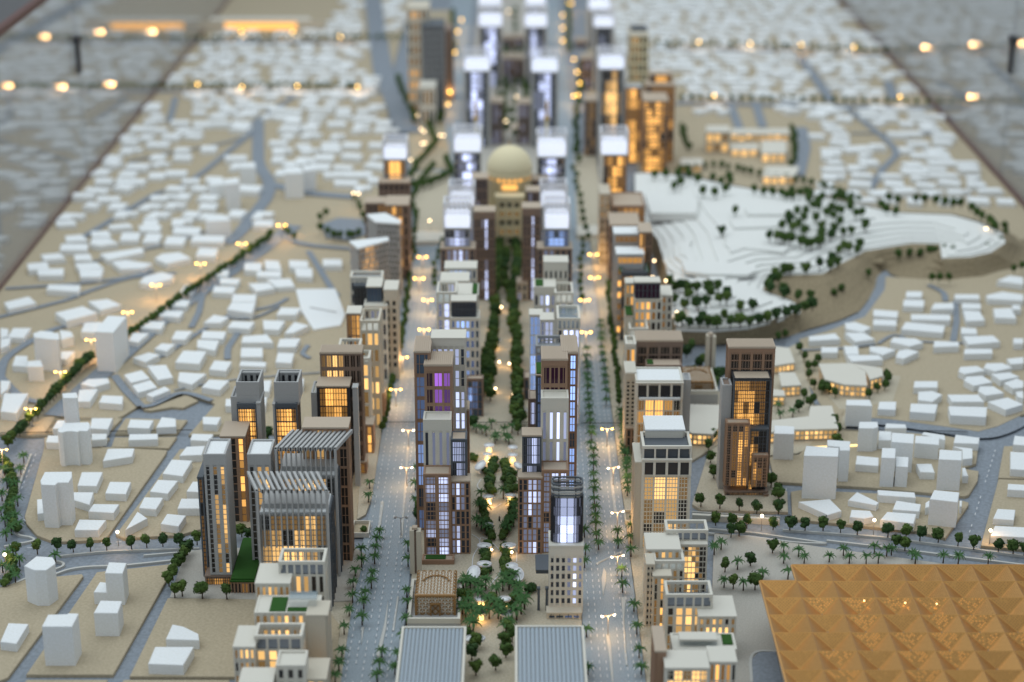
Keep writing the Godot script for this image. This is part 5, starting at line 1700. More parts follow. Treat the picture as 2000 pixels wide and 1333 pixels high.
func lay_out_2() -> void:
	var t: Node3D
	ho([1440,-7237,1521,-7235,1529,-7191,1449,-7186],24,5,5,3,6)
	ho([1545,-7357,1649,-7340,1644,-7269,1548,-7277],16,6,6,3,6)
	ho([1641,-7267,1747,-7260,1753,-7207,1636,-7217],20,3,7,3,6)
	ho([1773,-7360,1850,-7359,1857,-7291,1779,-7288],24,6,8,3,6)
	ho([1266,-7568,1342,-7553,1336,-7520,1305,-7522,1297,-7493,1253,-7501],24,4,1,4,6)
	ho([1396,-7480,1473,-7469,1476,-7403,1400,-7405],20,6,2,4,6)
	ho([1569,-7445,1644,-7447,1657,-7375,1579,-7374],16,6,3,4,6)
	ho([1703,-7596,1793,-7572,1787,-7499,1697,-7519],16,6,4,4,6)
	ho([1675,-7474,1792,-7478,1800,-7410,1679,-7412],16,6,5,4,6)
	ho([1792,-7442,1866,-7445,1877,-7399,1799,-7390],20,5,6,4,6)
	ho([1339,-7798,1417,-7765,1401,-7707,1324,-7739],24,6,1,5,6)
	ho([1364,-7689,1475,-7716,1504,-7647,1381,-7617],16,6,2,5,6)
	ho([1654,-7775,1742,-7769,1743,-7711,1657,-7720],20,6,3,5,6)
	ho([1702,-7664,1782,-7678,1798,-7606,1720,-7589],16,6,4,5,6)
	ho([1770,-7806,1848,-7795,1841,-7732,1763,-7739],20,6,5,5,6)
	ho([1339,-8029,1421,-8028,1432,-7965,1352,-7965],20,6,1,6,6)
	ho([1644,-7934,1739,-7947,1752,-7887,1653,-7873],20,6,2,6,6)
	ho([1756,-8034,1837,-8029,1846,-7960,1760,-7965],20,6,3,6,6)
	ho([1785,-7900,1869,-7897,1878,-7824,1783,-7832],24,6,4,6,6)
	ho([1321,-8289,1394,-8257,1379,-8196,1299,-8228],24,6,1,7,6)
	ho([1539,-8254,1626,-8248,1626,-8187,1537,-8194],24,6,2,7,6)
	ho([1616,-8245,1694,-8243,1700,-8169,1621,-8171],20,6,3,7,6)
	ho([1367,-8452,1450,-8448,1454,-8373,1366,-8378],20,6,1,8,6)
	ho([767,-9295,890,-9292,893,-9222,777,-9224],24,6,1,9,6)
	ho([507,-9609,618,-9639,635,-9585,533,-9557],24,6,1,10,6)
	fh([-998,-6024,-953,-6024,-947,-5957,-993,-5967],20)
	fh([-1460,-5013,-1431,-5010,-1423,-4948,-1433,-4908],20)
	fh([-1547,-5356,-1517,-5364,-1509,-5302,-1526,-5272],20)
	fh([1508,-5364,1539,-5364,1527,-5318,1499,-5318],20)
	fh([-1572,-5452,-1545,-5444,-1532,-5380,-1549,-5364],20)
	fh([-799,-4874,-778,-4874,-771,-4822,-793,-4822],20)
	fh([-705,-4888,-686,-4888,-682,-4822,-698,-4828],20)
	fh([1407,-4928,1430,-4935,1417,-4881,1404,-4894],20)
	fh([1580,-5669,1603,-5669,1598,-5626,1571,-5626],20)
	fh([1142,-4408,1150,-4408,1146,-4357,1132,-4357],20)
	fh([-616,-5031,-598,-5031,-594,-4969,-608,-4982],20)
	fh([1006,-4200,1019,-4215,1011,-4177,1000,-4171],20)
	fh([1092,-4212,1098,-4212,1090,-4180,1085,-4180],20)
	fm([-1209,-7040,32,28,33,20,1637,-7889,41,28,13,24,-684,-7368,41,28,20,16,-1308,-8707,42,42,-23,24,-1103,-7365,31,41,12,-20,-552,-7989,51,31,28,-16,1271,-8550,46,31,28,24,1591,-8337,46,30,-25,20,1686,-7341,45,26,13,16,1855,-6878,32,35,9,16,-1528,-7261,35,39,7,16,-1280,-8351,41,44,17,20,-1480,-9794,61,35,-15,-24,-773,-8088,42,35,-10,20,563,-9674,56,32,-15,24,-1351,-7510,38,33,5,20,-883,-10244,61,43,10,24,-766,-7725,39,29,-9,20,-1370,-7614,32,32,5,24,-1265,-7650,34,40,-4,20,-1636,-7511,33,40,16,16,-1458,-8091,42,32,-8,24,896,-9237,61,35,12,16,-1312,-8244,42,40,29,16,-1623,-8013,39,44,6,16,-968,-8131,38,40,22,20,1561,-8653,36,38,-15,24,-657,-8335,46,36,-14,-20,1510,-6870,28,37,18,20,-1455,-7523,31,43,6,16,1317,-7637,43,31,3,16,-1404,-9070,45,37,35,20,1672,-8654,41,36,-12,20,-1631,-8367,37,37,5,24,-991,-8328,45,32,12,20,-1192,-8091,44,32,14,20,-988,-7749,40,31,9,20,-1578,-8131,44,32,-13,-20,-1409,-7240,33,43,-8,16,1211,-7108,33,36,15,16,1517,-7683,32,28,-1,24,1000,-8610,45,34,-6,20,-1561,-7844,30,36,34,20,1623,-10232,63,38,-2,20,1454,-8342,45,33,-5,-20,-1610,-7753,32,32,11,24,-582,-7051,30,42,8,-16,1332,-9145,52,36,15,20,-800,-8843,43,42,16,-20,1849,-8729,47,29,16,-24,-688,-8676,50,41,-29,-16,1666,-7563,35,35,7,16,1602,-8744,51,32,14,-20,1539,-8833,49,27,-29,20,1802,-8300,37,29,-2,24,1300,-9082,44,34,30,-24,-572,-7716,35,31,2,20,1680,-8313,31,37,-16,24,1248,-8339,36,26,-32,24,-661,-7977,35,32,31,-20,-1061,-8338,34,42,-5,24,1299,-7436,30,28,-32,20,-1619,-8912,39,40,25,-20,1507,-10232,56,29,-5,24,1593,-7198,33,28,24,-20,1237,-9167,44,37,10,24,1383,-8319,32,38,-22,20,1816,-8100,40,40,-25,-16,-763,-8337,33,39,-17,24,1789,-8195,41,28,10,20,1077,-8847,47,28,-21,20,1739,-9480,52,30,-33,20,1628,-9365,46,37,-4,20,1327,-8858,37,36,-29,20,-1393,-9809,59,40,-4,16,1395,-7876,36,31,8,20,-1037,-9051,36,37,28,-24,1425,-6895,32,32,22,16,-956,-7474,28,38,2,20,1462,-8195,37,40,24,20,1084,-9817,57,29,-14,20,-1433,-8683,43,31,1,20,-1201,-8257,45,31,16,-16,-930,-8573,35,43,24,20,962,-8708,32,37,-16,24,-1424,-7409,29,34,42,-16,-747,-7845,28,36,12,-24,1583,-9504,48,32,-5,-24,1875,-8232,42,27,35,20,-1032,-8939,38,30,37,24,1038,-8961,39,36,-27,20,-872,-8212,33,33,45,-20,-953,-9513,59,34,34,16,696,-10026,55,40,12,20,1870,-10037,57,38,-19,-20,-1198,-8831,36,33,26,24,-1115,-9079,55,30,4,16,-1350,-8913,38,33,44,20,-937,-8467,37,41,-16,20,779,-9364,46,33,-25,20])
	fm([-1639,-7844,29,38,7,-20,-1182,-8328,41,35,8,16,-921,-9273,53,29,1,20,-843,-7627,39,32,-10,-16,914,-8643,38,28,4,24,1622,-9083,42,33,36,24,1632,-10032,48,33,1,24,559,-9084,52,36,20,-16,-569,-8106,35,43,-2,20,1061,-8742,43,28,-13,20,-1088,-8826,42,29,19,20,1292,-7875,34,28,-1,20,1631,-7638,32,34,5,-20,1064,-9040,45,33,28,20,-1365,-7881,38,30,34,16,-1414,-8457,46,30,-22,16,573,-8631,35,40,-12,20,909,-8406,36,34,16,20,-794,-8936,38,38,18,20,-758,-8243,35,33,8,24,-811,-7278,29,37,-3,16,1352,-9281,43,39,4,20,860,-9033,42,40,12,20,-1442,-8915,39,34,42,20,1719,-8098,30,39,5,20,-1122,-8963,42,33,12,-20,-1184,-8699,49,32,-30,-16,-857,-9198,38,41,-10,24,-1090,-8715,45,37,-12,16,1520,-9370,44,31,-12,20,1807,-7192,28,30,2,-20,1172,-9499,53,39,-15,-16,-1321,-9554,43,36,22,20,954,-9502,40,29,-23,24,-1254,-8585,36,38,31,16,-1304,-9073,33,43,3,24,1027,-9163,46,28,17,20,857,-8825,37,33,-14,-24,715,-9235,42,36,-3,20,-1153,-9179,36,40,15,24,1211,-10461,55,39,32,20,859,-8742,40,33,18,20,-709,-8573,29,37,18,-24,860,-9367,41,32,8,24,1326,-8432,29,38,-12,20,-1520,-9518,40,41,17,20,937,-9612,45,31,-15,20,1127,-8957,39,33,-3,20,1380,-8094,35,29,-7,-20,1285,-9581,47,32,4,20,629,-9476,41,34,-29,20,1635,-11016,63,32,-7,20,-1440,-9427,46,28,26,20,949,-8831,32,35,4,24,906,-8946,43,32,0,-20,-682,-8926,37,36,15,-20,-1629,-9037,30,42,9,24,-1082,-9765,39,37,-25,24,836,-10349,45,37,-8,24,1479,-10342,47,34,15,24,-920,-8949,39,34,38,20,1864,-10557,52,33,7,-24,-886,-10414,51,38,-22,20,1337,-8981,44,30,-9,16,-1011,-9282,42,30,28,-20,668,-9398,42,32,-19,20,1164,-8712,36,34,4,20,1077,-9478,37,33,-7,24,1764,-9269,42,40,17,-20,1132,-9580,47,34,-4,-20,-1379,-10037,41,38,33,20,-680,-8833,35,33,33,20,1645,-9812,59,31,2,-16,-621,-8433,37,36,4,16,-683,-11113,51,42,47,20,-951,-9642,36,42,37,20,-984,-10424,44,35,-27,24,1632,-11224,53,34,1,24,-1363,-8561,40,28,0,20,-878,-7706,30,34,-20,16,1099,-10138,43,36,-27,20,1223,-10540,47,37,-20,20,-691,-9030,43,34,17,-16,1259,-10343,44,34,1,24,1213,-10121,61,31,-18,-16,1184,-8851,29,37,0,24,1445,-7549,28,29,1,-20,-1033,-9422,38,39,19,20,1746,-11023,61,27,-15,20,820,-10802,63,27,4,20,1653,-10543,45,34,-2,24,1221,-10996,51,38,-25,-24,1198,-9815,45,33,0,20,-1567,-10054,45,35,26,20,-1122,-8612,33,33,10,20,-1593,-9178,39,33,3,-20,1701,-9058,35,27,44,24,-1342,-9271,33,39,28,-20,-911,-9088,31,38,40,20,1220,-8410,37,31,-5,16])
	fm([-805,-9556,38,28,43,24,1313,-9809,42,35,-5,20,-818,-8611,33,31,-1,24,564,-8951,28,33,-27,24,996,-11106,58,28,10,24,1565,-10327,45,34,-18,20,-811,-9077,42,28,17,20,1294,-8751,31,37,0,20,-1483,-9186,38,31,-2,20,-971,-11122,45,38,42,24,878,-10894,64,27,29,20,1438,-9800,44,34,11,20,-1439,-9323,32,41,9,24,1557,-9262,35,35,-7,20,1291,-9376,43,30,-18,-20,1553,-10133,42,29,-9,24,-949,-10058,44,41,29,16,748,-9462,45,26,4,20,-1377,-9632,37,38,35,20,1650,-8859,38,34,7,16,1654,-9267,35,33,14,24,1752,-8401,29,35,6,20,1395,-9587,38,26,-4,24,-1151,-9631,41,34,18,20,567,-9930,39,30,31,-24,1095,-9368,33,39,-17,20,1647,-8408,33,33,20,20,-662,-8079,35,31,-1,-16,1537,-9175,36,38,-6,-20,637,-10476,47,40,11,20,-1572,-9645,32,35,41,24,-1147,-9389,40,40,17,-16,-1281,-9155,35,39,2,20,-963,-7876,27,33,20,16,1742,-9917,36,32,47,24,-556,-7527,27,31,17,-16,-1503,-8672,36,33,-29,16,1434,-11354,56,31,-24,20,-1527,-9275,29,36,39,24,828,-10978,45,34,-14,24,1483,-10660,45,37,-10,-24,1033,-10777,50,39,2,20,-673,-10747,47,37,-23,20,982,-9361,37,28,8,24,-1059,-9683,34,41,27,20,-1637,-8456,33,38,-9,16,-832,-8483,30,40,-7,20,1104,-11319,51,32,2,24,1862,-10130,43,31,-19,20,1067,-10336,45,31,3,-24,780,-9825,42,38,-1,-20,1527,-10786,39,39,-16,24,1762,-9176,38,29,28,20,-1058,-9528,35,33,38,20,-1525,-9074,34,34,35,20,-1535,-10185,37,34,47,24,-871,-8099,29,29,6,-20,840,-10208,52,40,22,16,-1101,-9323,35,28,2,24,1857,-9376,36,38,-25,-20,-764,-8678,31,39,-10,20,809,-9926,42,36,23,-20,1284,-9912,42,39,34,20,-1076,-10031,40,36,33,20,-1086,-8231,31,33,13,-16,1338,-10134,38,37,-22,-24,815,-8626,36,35,-20,-16,1118,-9173,32,39,19,24,621,-10682,58,35,5,16,1389,-9476,45,28,-31,16,1218,-8937,37,30,-19,16,848,-8348,38,27,-22,-16,1744,-9391,33,31,5,24,1878,-9832,45,30,-21,16,1241,-9262,42,26,14,-20,1090,-11087,43,40,-5,24,-951,-10519,41,42,23,20,675,-9811,36,31,-5,24,-1589,-8246,28,34,8,16,-1232,-10144,52,32,12,16,-970,-9159,38,28,2,20,618,-9245,36,32,22,-20,1706,-8749,31,30,6,20,1137,-8661,29,28,-21,20,1609,-8128,31,32,-21,-16,-687,-10640,43,31,10,-24,-1022,-10165,40,41,49,-16,1863,-8840,29,29,-16,20,-823,-9294,31,38,38,20,1154,-10242,47,29,25,-20,998,-9274,36,36,-7,-20,1394,-11206,47,34,25,-24,1656,-10132,38,33,-17,-24,1368,-10666,46,30,-22,20,1874,-10764,46,30,-28,20,-1251,-9512,38,34,51,-16,1586,-9591,38,25,0,-24,1648,-9172,31,34,21,-24,584,-9807,42,30,4,20,1871,-9135,41,34,14,-16])
	fm([1632,-8974,36,27,-35,-20,708,-11016,45,36,-22,20,988,-10899,39,38,33,-24,1441,-9910,47,34,13,16,790,-10551,47,31,-3,20,756,-10215,39,30,30,24,860,-9483,34,38,-31,-20,585,-10347,42,31,9,24,1672,-10365,44,31,-3,20,-1104,-10190,39,38,24,20,813,-9615,41,35,-1,16,-1161,-9509,35,32,17,20,-1208,-9803,33,41,-29,20,1809,-9073,32,39,42,16,1224,-9370,32,33,-6,20,910,-9134,33,27,11,24,1384,-9033,31,36,8,20,1871,-9891,41,36,42,16,944,-8320,28,30,-7,-20,1555,-10469,46,27,0,20,815,-8957,39,29,-34,-16,1007,-11018,55,32,-22,16,-1410,-8316,33,32,-12,16,1131,-9272,34,25,16,24,-1443,-10009,33,40,28,20,1662,-11314,45,32,8,24,1079,-10892,46,29,14,24,1687,-10650,60,26,-19,-16,-970,-10726,54,35,-26,-16,1050,-9587,28,35,-8,24,926,-10334,39,33,13,-24,1022,-10001,33,39,-15,-24,-1249,-8967,30,39,21,-16,-713,-11002,54,37,0,16,1149,-10348,40,32,12,24,580,-9176,39,29,29,-16,-872,-9760,43,37,-3,16,668,-9663,45,31,-3,-16,-863,-10058,41,33,-2,-20,1218,-9684,36,31,-4,20,1343,-8616,28,37,7,-20,-784,-9802,35,38,-16,20,1212,-8651,30,40,-9,-16,898,-10105,33,39,-15,20,1778,-10913,43,35,33,20,-1458,-8598,27,38,10,16,593,-10029,38,28,-11,-24,814,-10678,55,33,1,-16,-839,-9651,36,42,18,16,1825,-9501,41,27,-5,16,571,-10551,39,33,-26,20,1370,-10341,41,31,-4,20,1184,-10900,47,30,32,20,1236,-10674,42,27,-25,-24,-1251,-10063,31,44,13,-20,760,-10142,36,30,-27,20,1396,-10224,34,39,31,20,-1415,-10159,28,40,44,20,1521,-9475,35,27,4,20,651,-10143,42,31,-7,-20,1515,-11084,40,32,0,24,1319,-9472,37,27,-26,-20,1198,-9050,33,37,41,16,992,-9675,39,27,-8,-20,-1481,-9633,35,38,16,16,1768,-10141,38,26,-19,20,569,-10115,34,35,7,24,1664,-10915,37,36,5,24,799,-11119,40,40,-2,-24,1746,-9803,33,36,8,20,-668,-10297,38,37,22,20,706,-10768,45,32,4,20,903,-10761,44,38,-19,16,1454,-10768,47,30,5,-20,1323,-10904,38,34,31,24,1228,-10032,36,26,-11,-24,1534,-8988,33,28,-8,16,-838,-9382,40,29,45,16,1706,-9599,29,33,-13,-24,-680,-11229,40,30,-20,24,877,-11081,49,38,-7,16,666,-9908,41,30,35,-16,-962,-9804,44,30,-4,-16,-1440,-9564,29,34,31,20,-1319,-8457,29,32,-1,16,-1236,-9405,36,31,18,16,1212,-11222,47,28,-3,20,-906,-10986,42,39,15,20,1768,-10015,31,36,11,24,1638,-9911,37,28,29,20,1598,-11086,44,39,1,-20,-1630,-9509,29,40,47,16,1768,-10472,42,27,29,-20,1599,-10674,34,35,2,24,760,-9673,33,30,2,20,1525,-9901,34,31,29,-20,1119,-9915,30,36,46,20,-1319,-9431,26,41,20,20,1101,-9997,31,36,-6,20,1110,-10544,34,33,2,24])
	fm([1748,-10566,38,39,-15,16,-1391,-9161,33,30,15,16,-1242,-9635,28,41,32,16,1857,-11085,41,38,10,20,928,-11018,44,33,-4,-20,706,-10338,39,30,9,20,-712,-10892,37,40,20,20,1417,-9143,34,26,3,16,815,-10021,30,33,-3,24,1736,-11237,43,39,29,20,979,-9040,30,36,20,16,-1061,-9205,31,33,24,16,-988,-10280,36,29,19,20,1442,-10112,32,29,-16,20,1314,-10563,38,37,-26,16,1743,-10208,32,34,1,20,1833,-11212,38,35,-6,20,630,-10219,34,32,-5,20,1762,-10365,38,31,14,20,901,-9823,35,30,4,-20,1549,-10017,37,31,0,16,1526,-9788,30,26,-22,20,-959,-11267,41,30,6,20,694,-10886,40,39,17,20,1515,-11305,47,37,9,16,-1168,-10013,39,38,2,16,-752,-9161,27,35,21,16,1833,-10984,43,39,11,16,1531,-11017,32,34,-4,24,691,-9611,29,27,-17,20,1445,-9999,30,37,-22,16,1144,-10694,47,28,-14,-16,1745,-10764,34,30,-11,-24,-1517,-9397,27,35,39,16,583,-11079,45,29,-13,16,988,-10139,31,26,-18,-24,1535,-10911,39,32,13,20,669,-11344,45,28,7,20,1335,-10034,33,29,9,20,595,-10978,37,35,2,20,1318,-10980,47,28,9,16,1003,-10573,40,28,-24,16,1398,-8747,29,28,15,16,1416,-11120,42,28,19,20,1530,-10545,30,34,-14,20,1041,-10667,34,39,-5,-20,910,-10000,33,28,10,20,1784,-10646,31,30,-21,20,-1598,-9812,36,29,-4,-16,1057,-10228,28,29,-6,24,1117,-10801,38,32,-22,16,761,-10467,37,37,20,-16,1116,-10991,36,38,-3,-20,1222,-9924,33,29,18,20,1244,-10780,37,31,-13,-20,1441,-10462,32,31,3,20,1318,-11096,33,33,19,-24,605,-10784,36,36,-13,16,864,-9668,32,27,-10,16,1423,-11005,41,32,-9,16,1422,-10878,39,29,9,-20,-609,-10606,30,36,0,24,894,-11349,40,36,-14,16,1625,-10805,39,30,2,16,-895,-10636,27,38,15,20,987,-9913,29,39,17,16,1110,-11246,38,26,20,20,1195,-11345,34,29,-23,20,1516,-11234,39,29,18,20,563,-10246,33,34,-6,16,689,-10548,32,26,-11,20,918,-10669,28,37,-33,16,1007,-10462,33,25,3,20,1812,-10229,34,27,4,16,1432,-10590,28,38,-22,-20,1851,-11316,42,25,-18,16,1186,-11081,40,30,18,16,1106,-10432,38,27,22,16,-1281,-9771,28,28,-5,20,986,-11313,34,32,5,20,884,-10467,31,38,5,16,1351,-10446,30,33,24,20,1674,-10460,30,36,11,16,-638,-10417,28,33,-5,20,969,-10249,29,39,9,16,1309,-11347,31,26,-21,20,-924,-10878,33,36,0,-16,913,-9928,30,29,15,-16,753,-10879,28,38,11,-20,1012,-11195,33,26,21,24,1278,-10239,29,35,10,16,792,-11308,29,33,-9,20,678,-11102,28,30,15,24,904,-10586,35,27,3,-16,1742,-11119,32,27,20,20,873,-11194,32,28,6,-20,780,-11194,29,26,25,20,723,-10659,28,25,2,-20,1334,-10787,29,25,7,16,-760,-11363,29,30,19,16])
	fm([643,-11232,30,26,23,16])
	far_houses()
	# trees, palms, lamps
	lamps("street",[-327,-4881,-322,-5133,-270,-5368,-271,-5643,-308,-5857,-307,-6087],.052,1,0,"on the left boulevard","street lamps")
	lamps("street",[-269,-4351,-277,-4591],.052,2,0,"on the left boulevard's near stretch","street lamps")
	lamps("street",[-267,-4061],.052,0,0,"standing unlit beside the near left boulevard","street lamps")
	lamps("street",[247,-4601,218,-5346,224,-5643,264,-5868,270,-6115],.052,1,0,"on the right boulevard","street lamps")
	lamps("street",[202,-3581,236,-3860,248,-4092,251,-4351],.052,2,.3,"on the right boulevard's near stretch","street lamps")
	lamps("street",[-1310,-4445,-1301,-4720,-1283,-4994,-1251,-5257,-1189,-5503,-1149,-5765,-1040,-5989,-933,-6211,-821,-6430],.06,1,0,"along the left tree avenue","street lamps")
	lamps("ball",[-1164,-3892,-929,-4009],.04,2,0,"on the left cross street","street lamps")
	lamps("ball",[1120,-4015,857,-4070,593,-4093],.042,2,0,"on the right cross street","street lamps")
	lamps("ball",[-12,-5167,-42,-5180,-39,-5666,0,-5666,-53,-6013,-36,-6333,4,-6333],.02,0,0,"in the park","street lamps")
	lamps("ball",[-4,-3953,-51,-3966,-1,-4202,-58,-4217,-20,-4431,-63,-4463,-1,-4940,-51,-4979,2,-5399,-65,-5491],.016,0,0,"beside the park path","street lamps")
	lamps("ball",[-294,-8345,-293,-8592,-302,-8876,-295,-9485,-300,-9759,-297,-10033,-287,-10368],.05,1,0,"up the far left boulevard","street lamps")
	lamps("ball",[-302,-6537,-413,-7389,-380,-7654,-368,-7662,-296,-7792,-311,-7792,-381,-7863,-396,-7899,-423,-8151,-441,-8151,-309,-8367,-311,-9509,-317,-9784],.045,0,0,"around the far left boulevard's bend","street lamps")
	lamps("ball",[274,-8508,295,-8529,311,-8776,306,-9024,300,-9322,256,-9785,264,-10133,273,-10505,332,-10869,315,-10886],.05,1,0,"up the far right boulevard","street lamps")
	lamps("ball",[-34,-8108,27,-8118,14,-8585,20,-9175,44,-9468,-29,-10738],.03,0,0,"on the far avenue's middle","street lamps")
	lamps("ball",[-728,-8699,-1268,-8699,-1012,-8721,-1484,-8754,-912,-9894,-1176,-10019,-1450,-10033],.05,1,0,"along the far left hedges","street lamps")
	lamps("ball",[1764,-8498,918,-8519,1744,-9626,1484,-9692,1223,-9719,962,-9759],.05,1,0,"along the far right hedges","street lamps")
	lamps("ball",[499,-5461,489,-5767,449,-5804,466,-5976,1652,-6343,705,-6604,-576,-6787,-596,-6794],.075,0,0,"on and around the hill edge","street lamps")
	pod(-.0642,-4.5511,.0145,.0115,.2,.02,true,"lit white dish canopy, upper one of the left pair at the park's middle head")
	pod(-.0675,-4.4942,.0125,.0095,.1,.02,true,"lit white dish canopy, lower one of the left pair at the park's middle head")
	pod(-.002,-4.538,.0135,.0115,-.2,.02,false,"white dish canopy, upper one of the right pair at the park's middle head")
	pod(-.002,-4.4883,.0135,.0105,-.2,.02,true,"lit white dish canopy, lower one of the right pair at the park's middle head")
	pod(-.0842,-4.4232,.0125,.0255,-.35,.02,false,"long tilted white dish canopy left of the park's dark bushes")
	pod(.0118,-4.4232,.0105,.0195,.4,.02,false,"half-hidden white dish canopy right of the park's dark bushes")
	pod(-.0623,-4.2337,.0145,.0105,.1,.02,true,"lit white dish canopy among palms, park middle left")
	pod(-.0075,-4.2427,.0135,.009,-.1,.02,true,"lit white dish canopy among palms, park middle right")
	pod(-.0585,-4.0802,.0115,.01,0,.018,false,"white dish canopy half under palms above the crossing paths")
	pod(-.0679,-3.9707,.0175,.0115,-.1,.018,false,"white crescent canopy left of the crossing paths")
	pod(-.0107,-3.9707,.0175,.0115,.1,.018,false,"white crescent canopy right of the crossing paths")
	pod(-.0666,-3.8768,.0175,.0125,-.1,.018,true,"lit white canopy over the left near planting")
	pod(-.0035,-3.8676,.0145,.013,.1,.018,false,"white canopy over the right near planting")
	pod(-.0901,-3.829,.0155,.03,-.08,.02,false,"large oval white canopy left, before the grove")
	pod(.0087,-3.8215,.0155,.031,.08,.02,false,"large oval white canopy right, before the grove")
	pod(-.0709,-3.7083,.015,.011,0,.018,true,"lit canopy in the grove, far left one")
	pod(-.0202,-3.7083,.015,.011,0,.018,true,"lit canopy in the grove, far right one")
	pod(-.0716,-3.6486,.0155,.011,0,.018,true,"lit canopy in the grove, near left one")
	pod(-.0166,-3.6452,.016,.013,0,.018,false,"unlit pale canopy in the grove, near right one")
	pod(-.081,-3.5286,.022,.014,0,.02,false,"broad pale canopy between the two market halls")
	pod(-.0538,-5.3388,.016,.014,0,.024,true,"lit pale canopy at the top of the left hedge row")
	park_line(P([-52,-3810,-38,-3847,-28,-3893,-30,-3971,-51,-4023,-76,-4051,-80,-4019]))
	park_line(P([-95,-3900,-93,-3955,-81,-4002]))
	park_line(P([7,-3923,7,-3971,-4,-4002]))
	park_line(P([-99,-4068,-82,-4043,-78,-4019]))
	park_line(P([-85,-4320,-91,-4347,-82,-4385]))
	park_line(P([-30,-4239,-41,-4221,-49,-4212]))
	figurine(-.034,-4.1425)
	row("tree",[-1328,-4569,-1323,-4593,-1322,-4617,-1316,-4644,-1315,-4670,-1313,-4692,-1308,-4720,-1306,-4747,-1298,-4772,-1299,-4798,-1295,-4820,-1293,-4845,-1289,-4874,-1283,-4898,-1282,-4922,-1277,-4950,-1279,-4971,-1271,-4997,-1272,-5023,-1266,-5048,-1261,-5073,-1257,-5098,-1257,-5125,-1249,-5149,-1244,-5177,-1242,-5202],.012,1.1,"in the near stretch of the left avenue row","trees along the left avenue","from the front",false)
	row("palm",[-1244,-4165,-1198,-4031,-1264,-4253,-1220,-4109,-1325,-4486,-1297,-4406,-1194,-4064,-1270,-4328,-1229,-4194,-1201,-4131,-1184,-4092,-1246,-4313,-1218,-4223,-1257,-4412,-1267,-4486],.006,1.05,"of the palm clump at the left frame edge","palms at the left crossing","from the left",true)
	row("palm",[-1165,-3869,-1170,-3931,-1145,-3856,-1124,-3819,-1162,-3952,-1134,-3900,-1058,-3925],.006,1,"of the small palm bed by the near left crossing","palms at the left crossing","from the left",true)
	row("tree",[-1157,-3957,-1108,-3962,-1064,-3970,-1027,-3973,-988,-3978,-951,-3983,-894,-3989,-860,-3997,-823,-4002,-784,-4005,-744,-4010],.006,1.05,"in the row along the left cross street","trees along the cross streets","from the left",false)
	row("tree",[-774,-3799,-770,-3827,-752,-3746,-767,-3864,-736,-3751,-765,-3900,-763,-3931,-759,-3954,-690,-3741,-635,-3737],.0085,1.15,"around the front left tower plaza","trees around tower plazas","from the left",false)
	row("tree",[-645,-4053,-627,-4040],.006,1,"between the grey-white towers","trees around tower plazas","from the left",false)
	row("tree",[-652,-4568,-652,-4630],.006,1.2,"beside the twin grey towers","trees around tower plazas","from the left",false)
	row("tree",[486,-4117,521,-4111,516,-4053,536,-4059,559,-4100,621,-4092,661,-4092,697,-4089,740,-4089,780,-4078,818,-4067,888,-4053,897,-4002,929,-4045,915,-3983,960,-4034,1002,-4026,1044,-4007,1077,-3989,1132,-3978,1164,-3967,1188,-3959],.006,1.1,"in the row along the right cross street","trees along the cross streets","from the left",false)
	row("tree",[483,-3874,493,-3792,545,-3905,541,-3787,604,-3970],.006,1.2,"on the pale plaza by the gold canopy","trees on the gold canopy plaza","from the left",false)
	row("palm",[467,-3962,486,-3989,473,-3799,513,-3887,515,-3785,564,-3839,630,-3973,623,-3918,622,-3839,662,-3952,670,-3918,729,-3925,767,-3957,774,-3918,812,-3913,840,-3965,841,-3918,867,-3954,879,-3959,923,-3938,925,-3913,991,-3920,1024,-3913,1093,-3913],.006,.98,"on the pale plaza by the gold canopy","palms on the gold canopy plaza","from the left",true)
	row("tree",[460,-4218,512,-4563,509,-4480,529,-4624,508,-4385,505,-4206,551,-4192,592,-4177,646,-4329,657,-4277,654,-4245,644,-4174],.0085,1.1,"around the lone brown tower","trees around tower plazas","from the left",false)
	row("tree",[786,-4828,865,-4723,852,-4604,870,-4666,857,-4564],.008,1,"around the cream school buildings","trees around the school","from the left",false)
	row("palm",[731,-4839,728,-4773,764,-4791],.008,1,"by the smallest school block","palms by the school","from the left",true)
	row("tree",[511,-5245,530,-5288,515,-5087,538,-5140,554,-5182,571,-4999,589,-5059,600,-5079],.008,1.2,"behind the far lattice hall","trees around tower plazas","from the left",false)
	row("tree",[498,-5724,499,-5560,511,-5685,492,-5368,509,-5380,528,-5357,558,-5357,585,-5357,611,-5345,651,-5351,681,-5357,709,-5357,739,-5380,766,-5392,797,-5415,827,-5433,861,-5451],.062,1.3,"on the hill's near end","trees on the white hill","from the left",false)
	row("tree",[527,-5673,541,-5673,526,-5499,573,-5392,636,-5392],.068,1.3,"on the hill's near end, first contour step","trees on the white hill","from the left",false)
	row("tree",[550,-5635,545,-5572,574,-5622,564,-5487,694,-5469,733,-5475],.074,1.3,"on the hill's near end, second contour step","trees on the white hill","from the left",false)
	row("tree",[590,-5487,613,-5622],.08,1.3,"on the hill's near end, third contour step","trees on the white hill","from the left",false)
	row("tree",[609,-5560,641,-5622,635,-5499,658,-5547,655,-5499],.086,1.3,"on the hill's near end, 4th contour step","trees on the white hill","from the left",false)
	row("tree",[805,-5698,812,-5660,830,-5763,844,-5830,852,-5777,849,-5673,848,-5622,884,-5857,901,-5870,890,-5597,951,-5863,896,-5499,927,-5597,922,-5511,1035,-5897,1061,-5981,1067,-5939,1153,-6066,1172,-6124],.062,1.3,"on the hill's front edge","trees on the white hill","from the left",false)
	row("tree",[1001,-5897,1090,-6052,1114,-6095,1130,-6080],.068,1.3,"on the hill's front edge, first contour step","trees on the white hill","from the left",false)
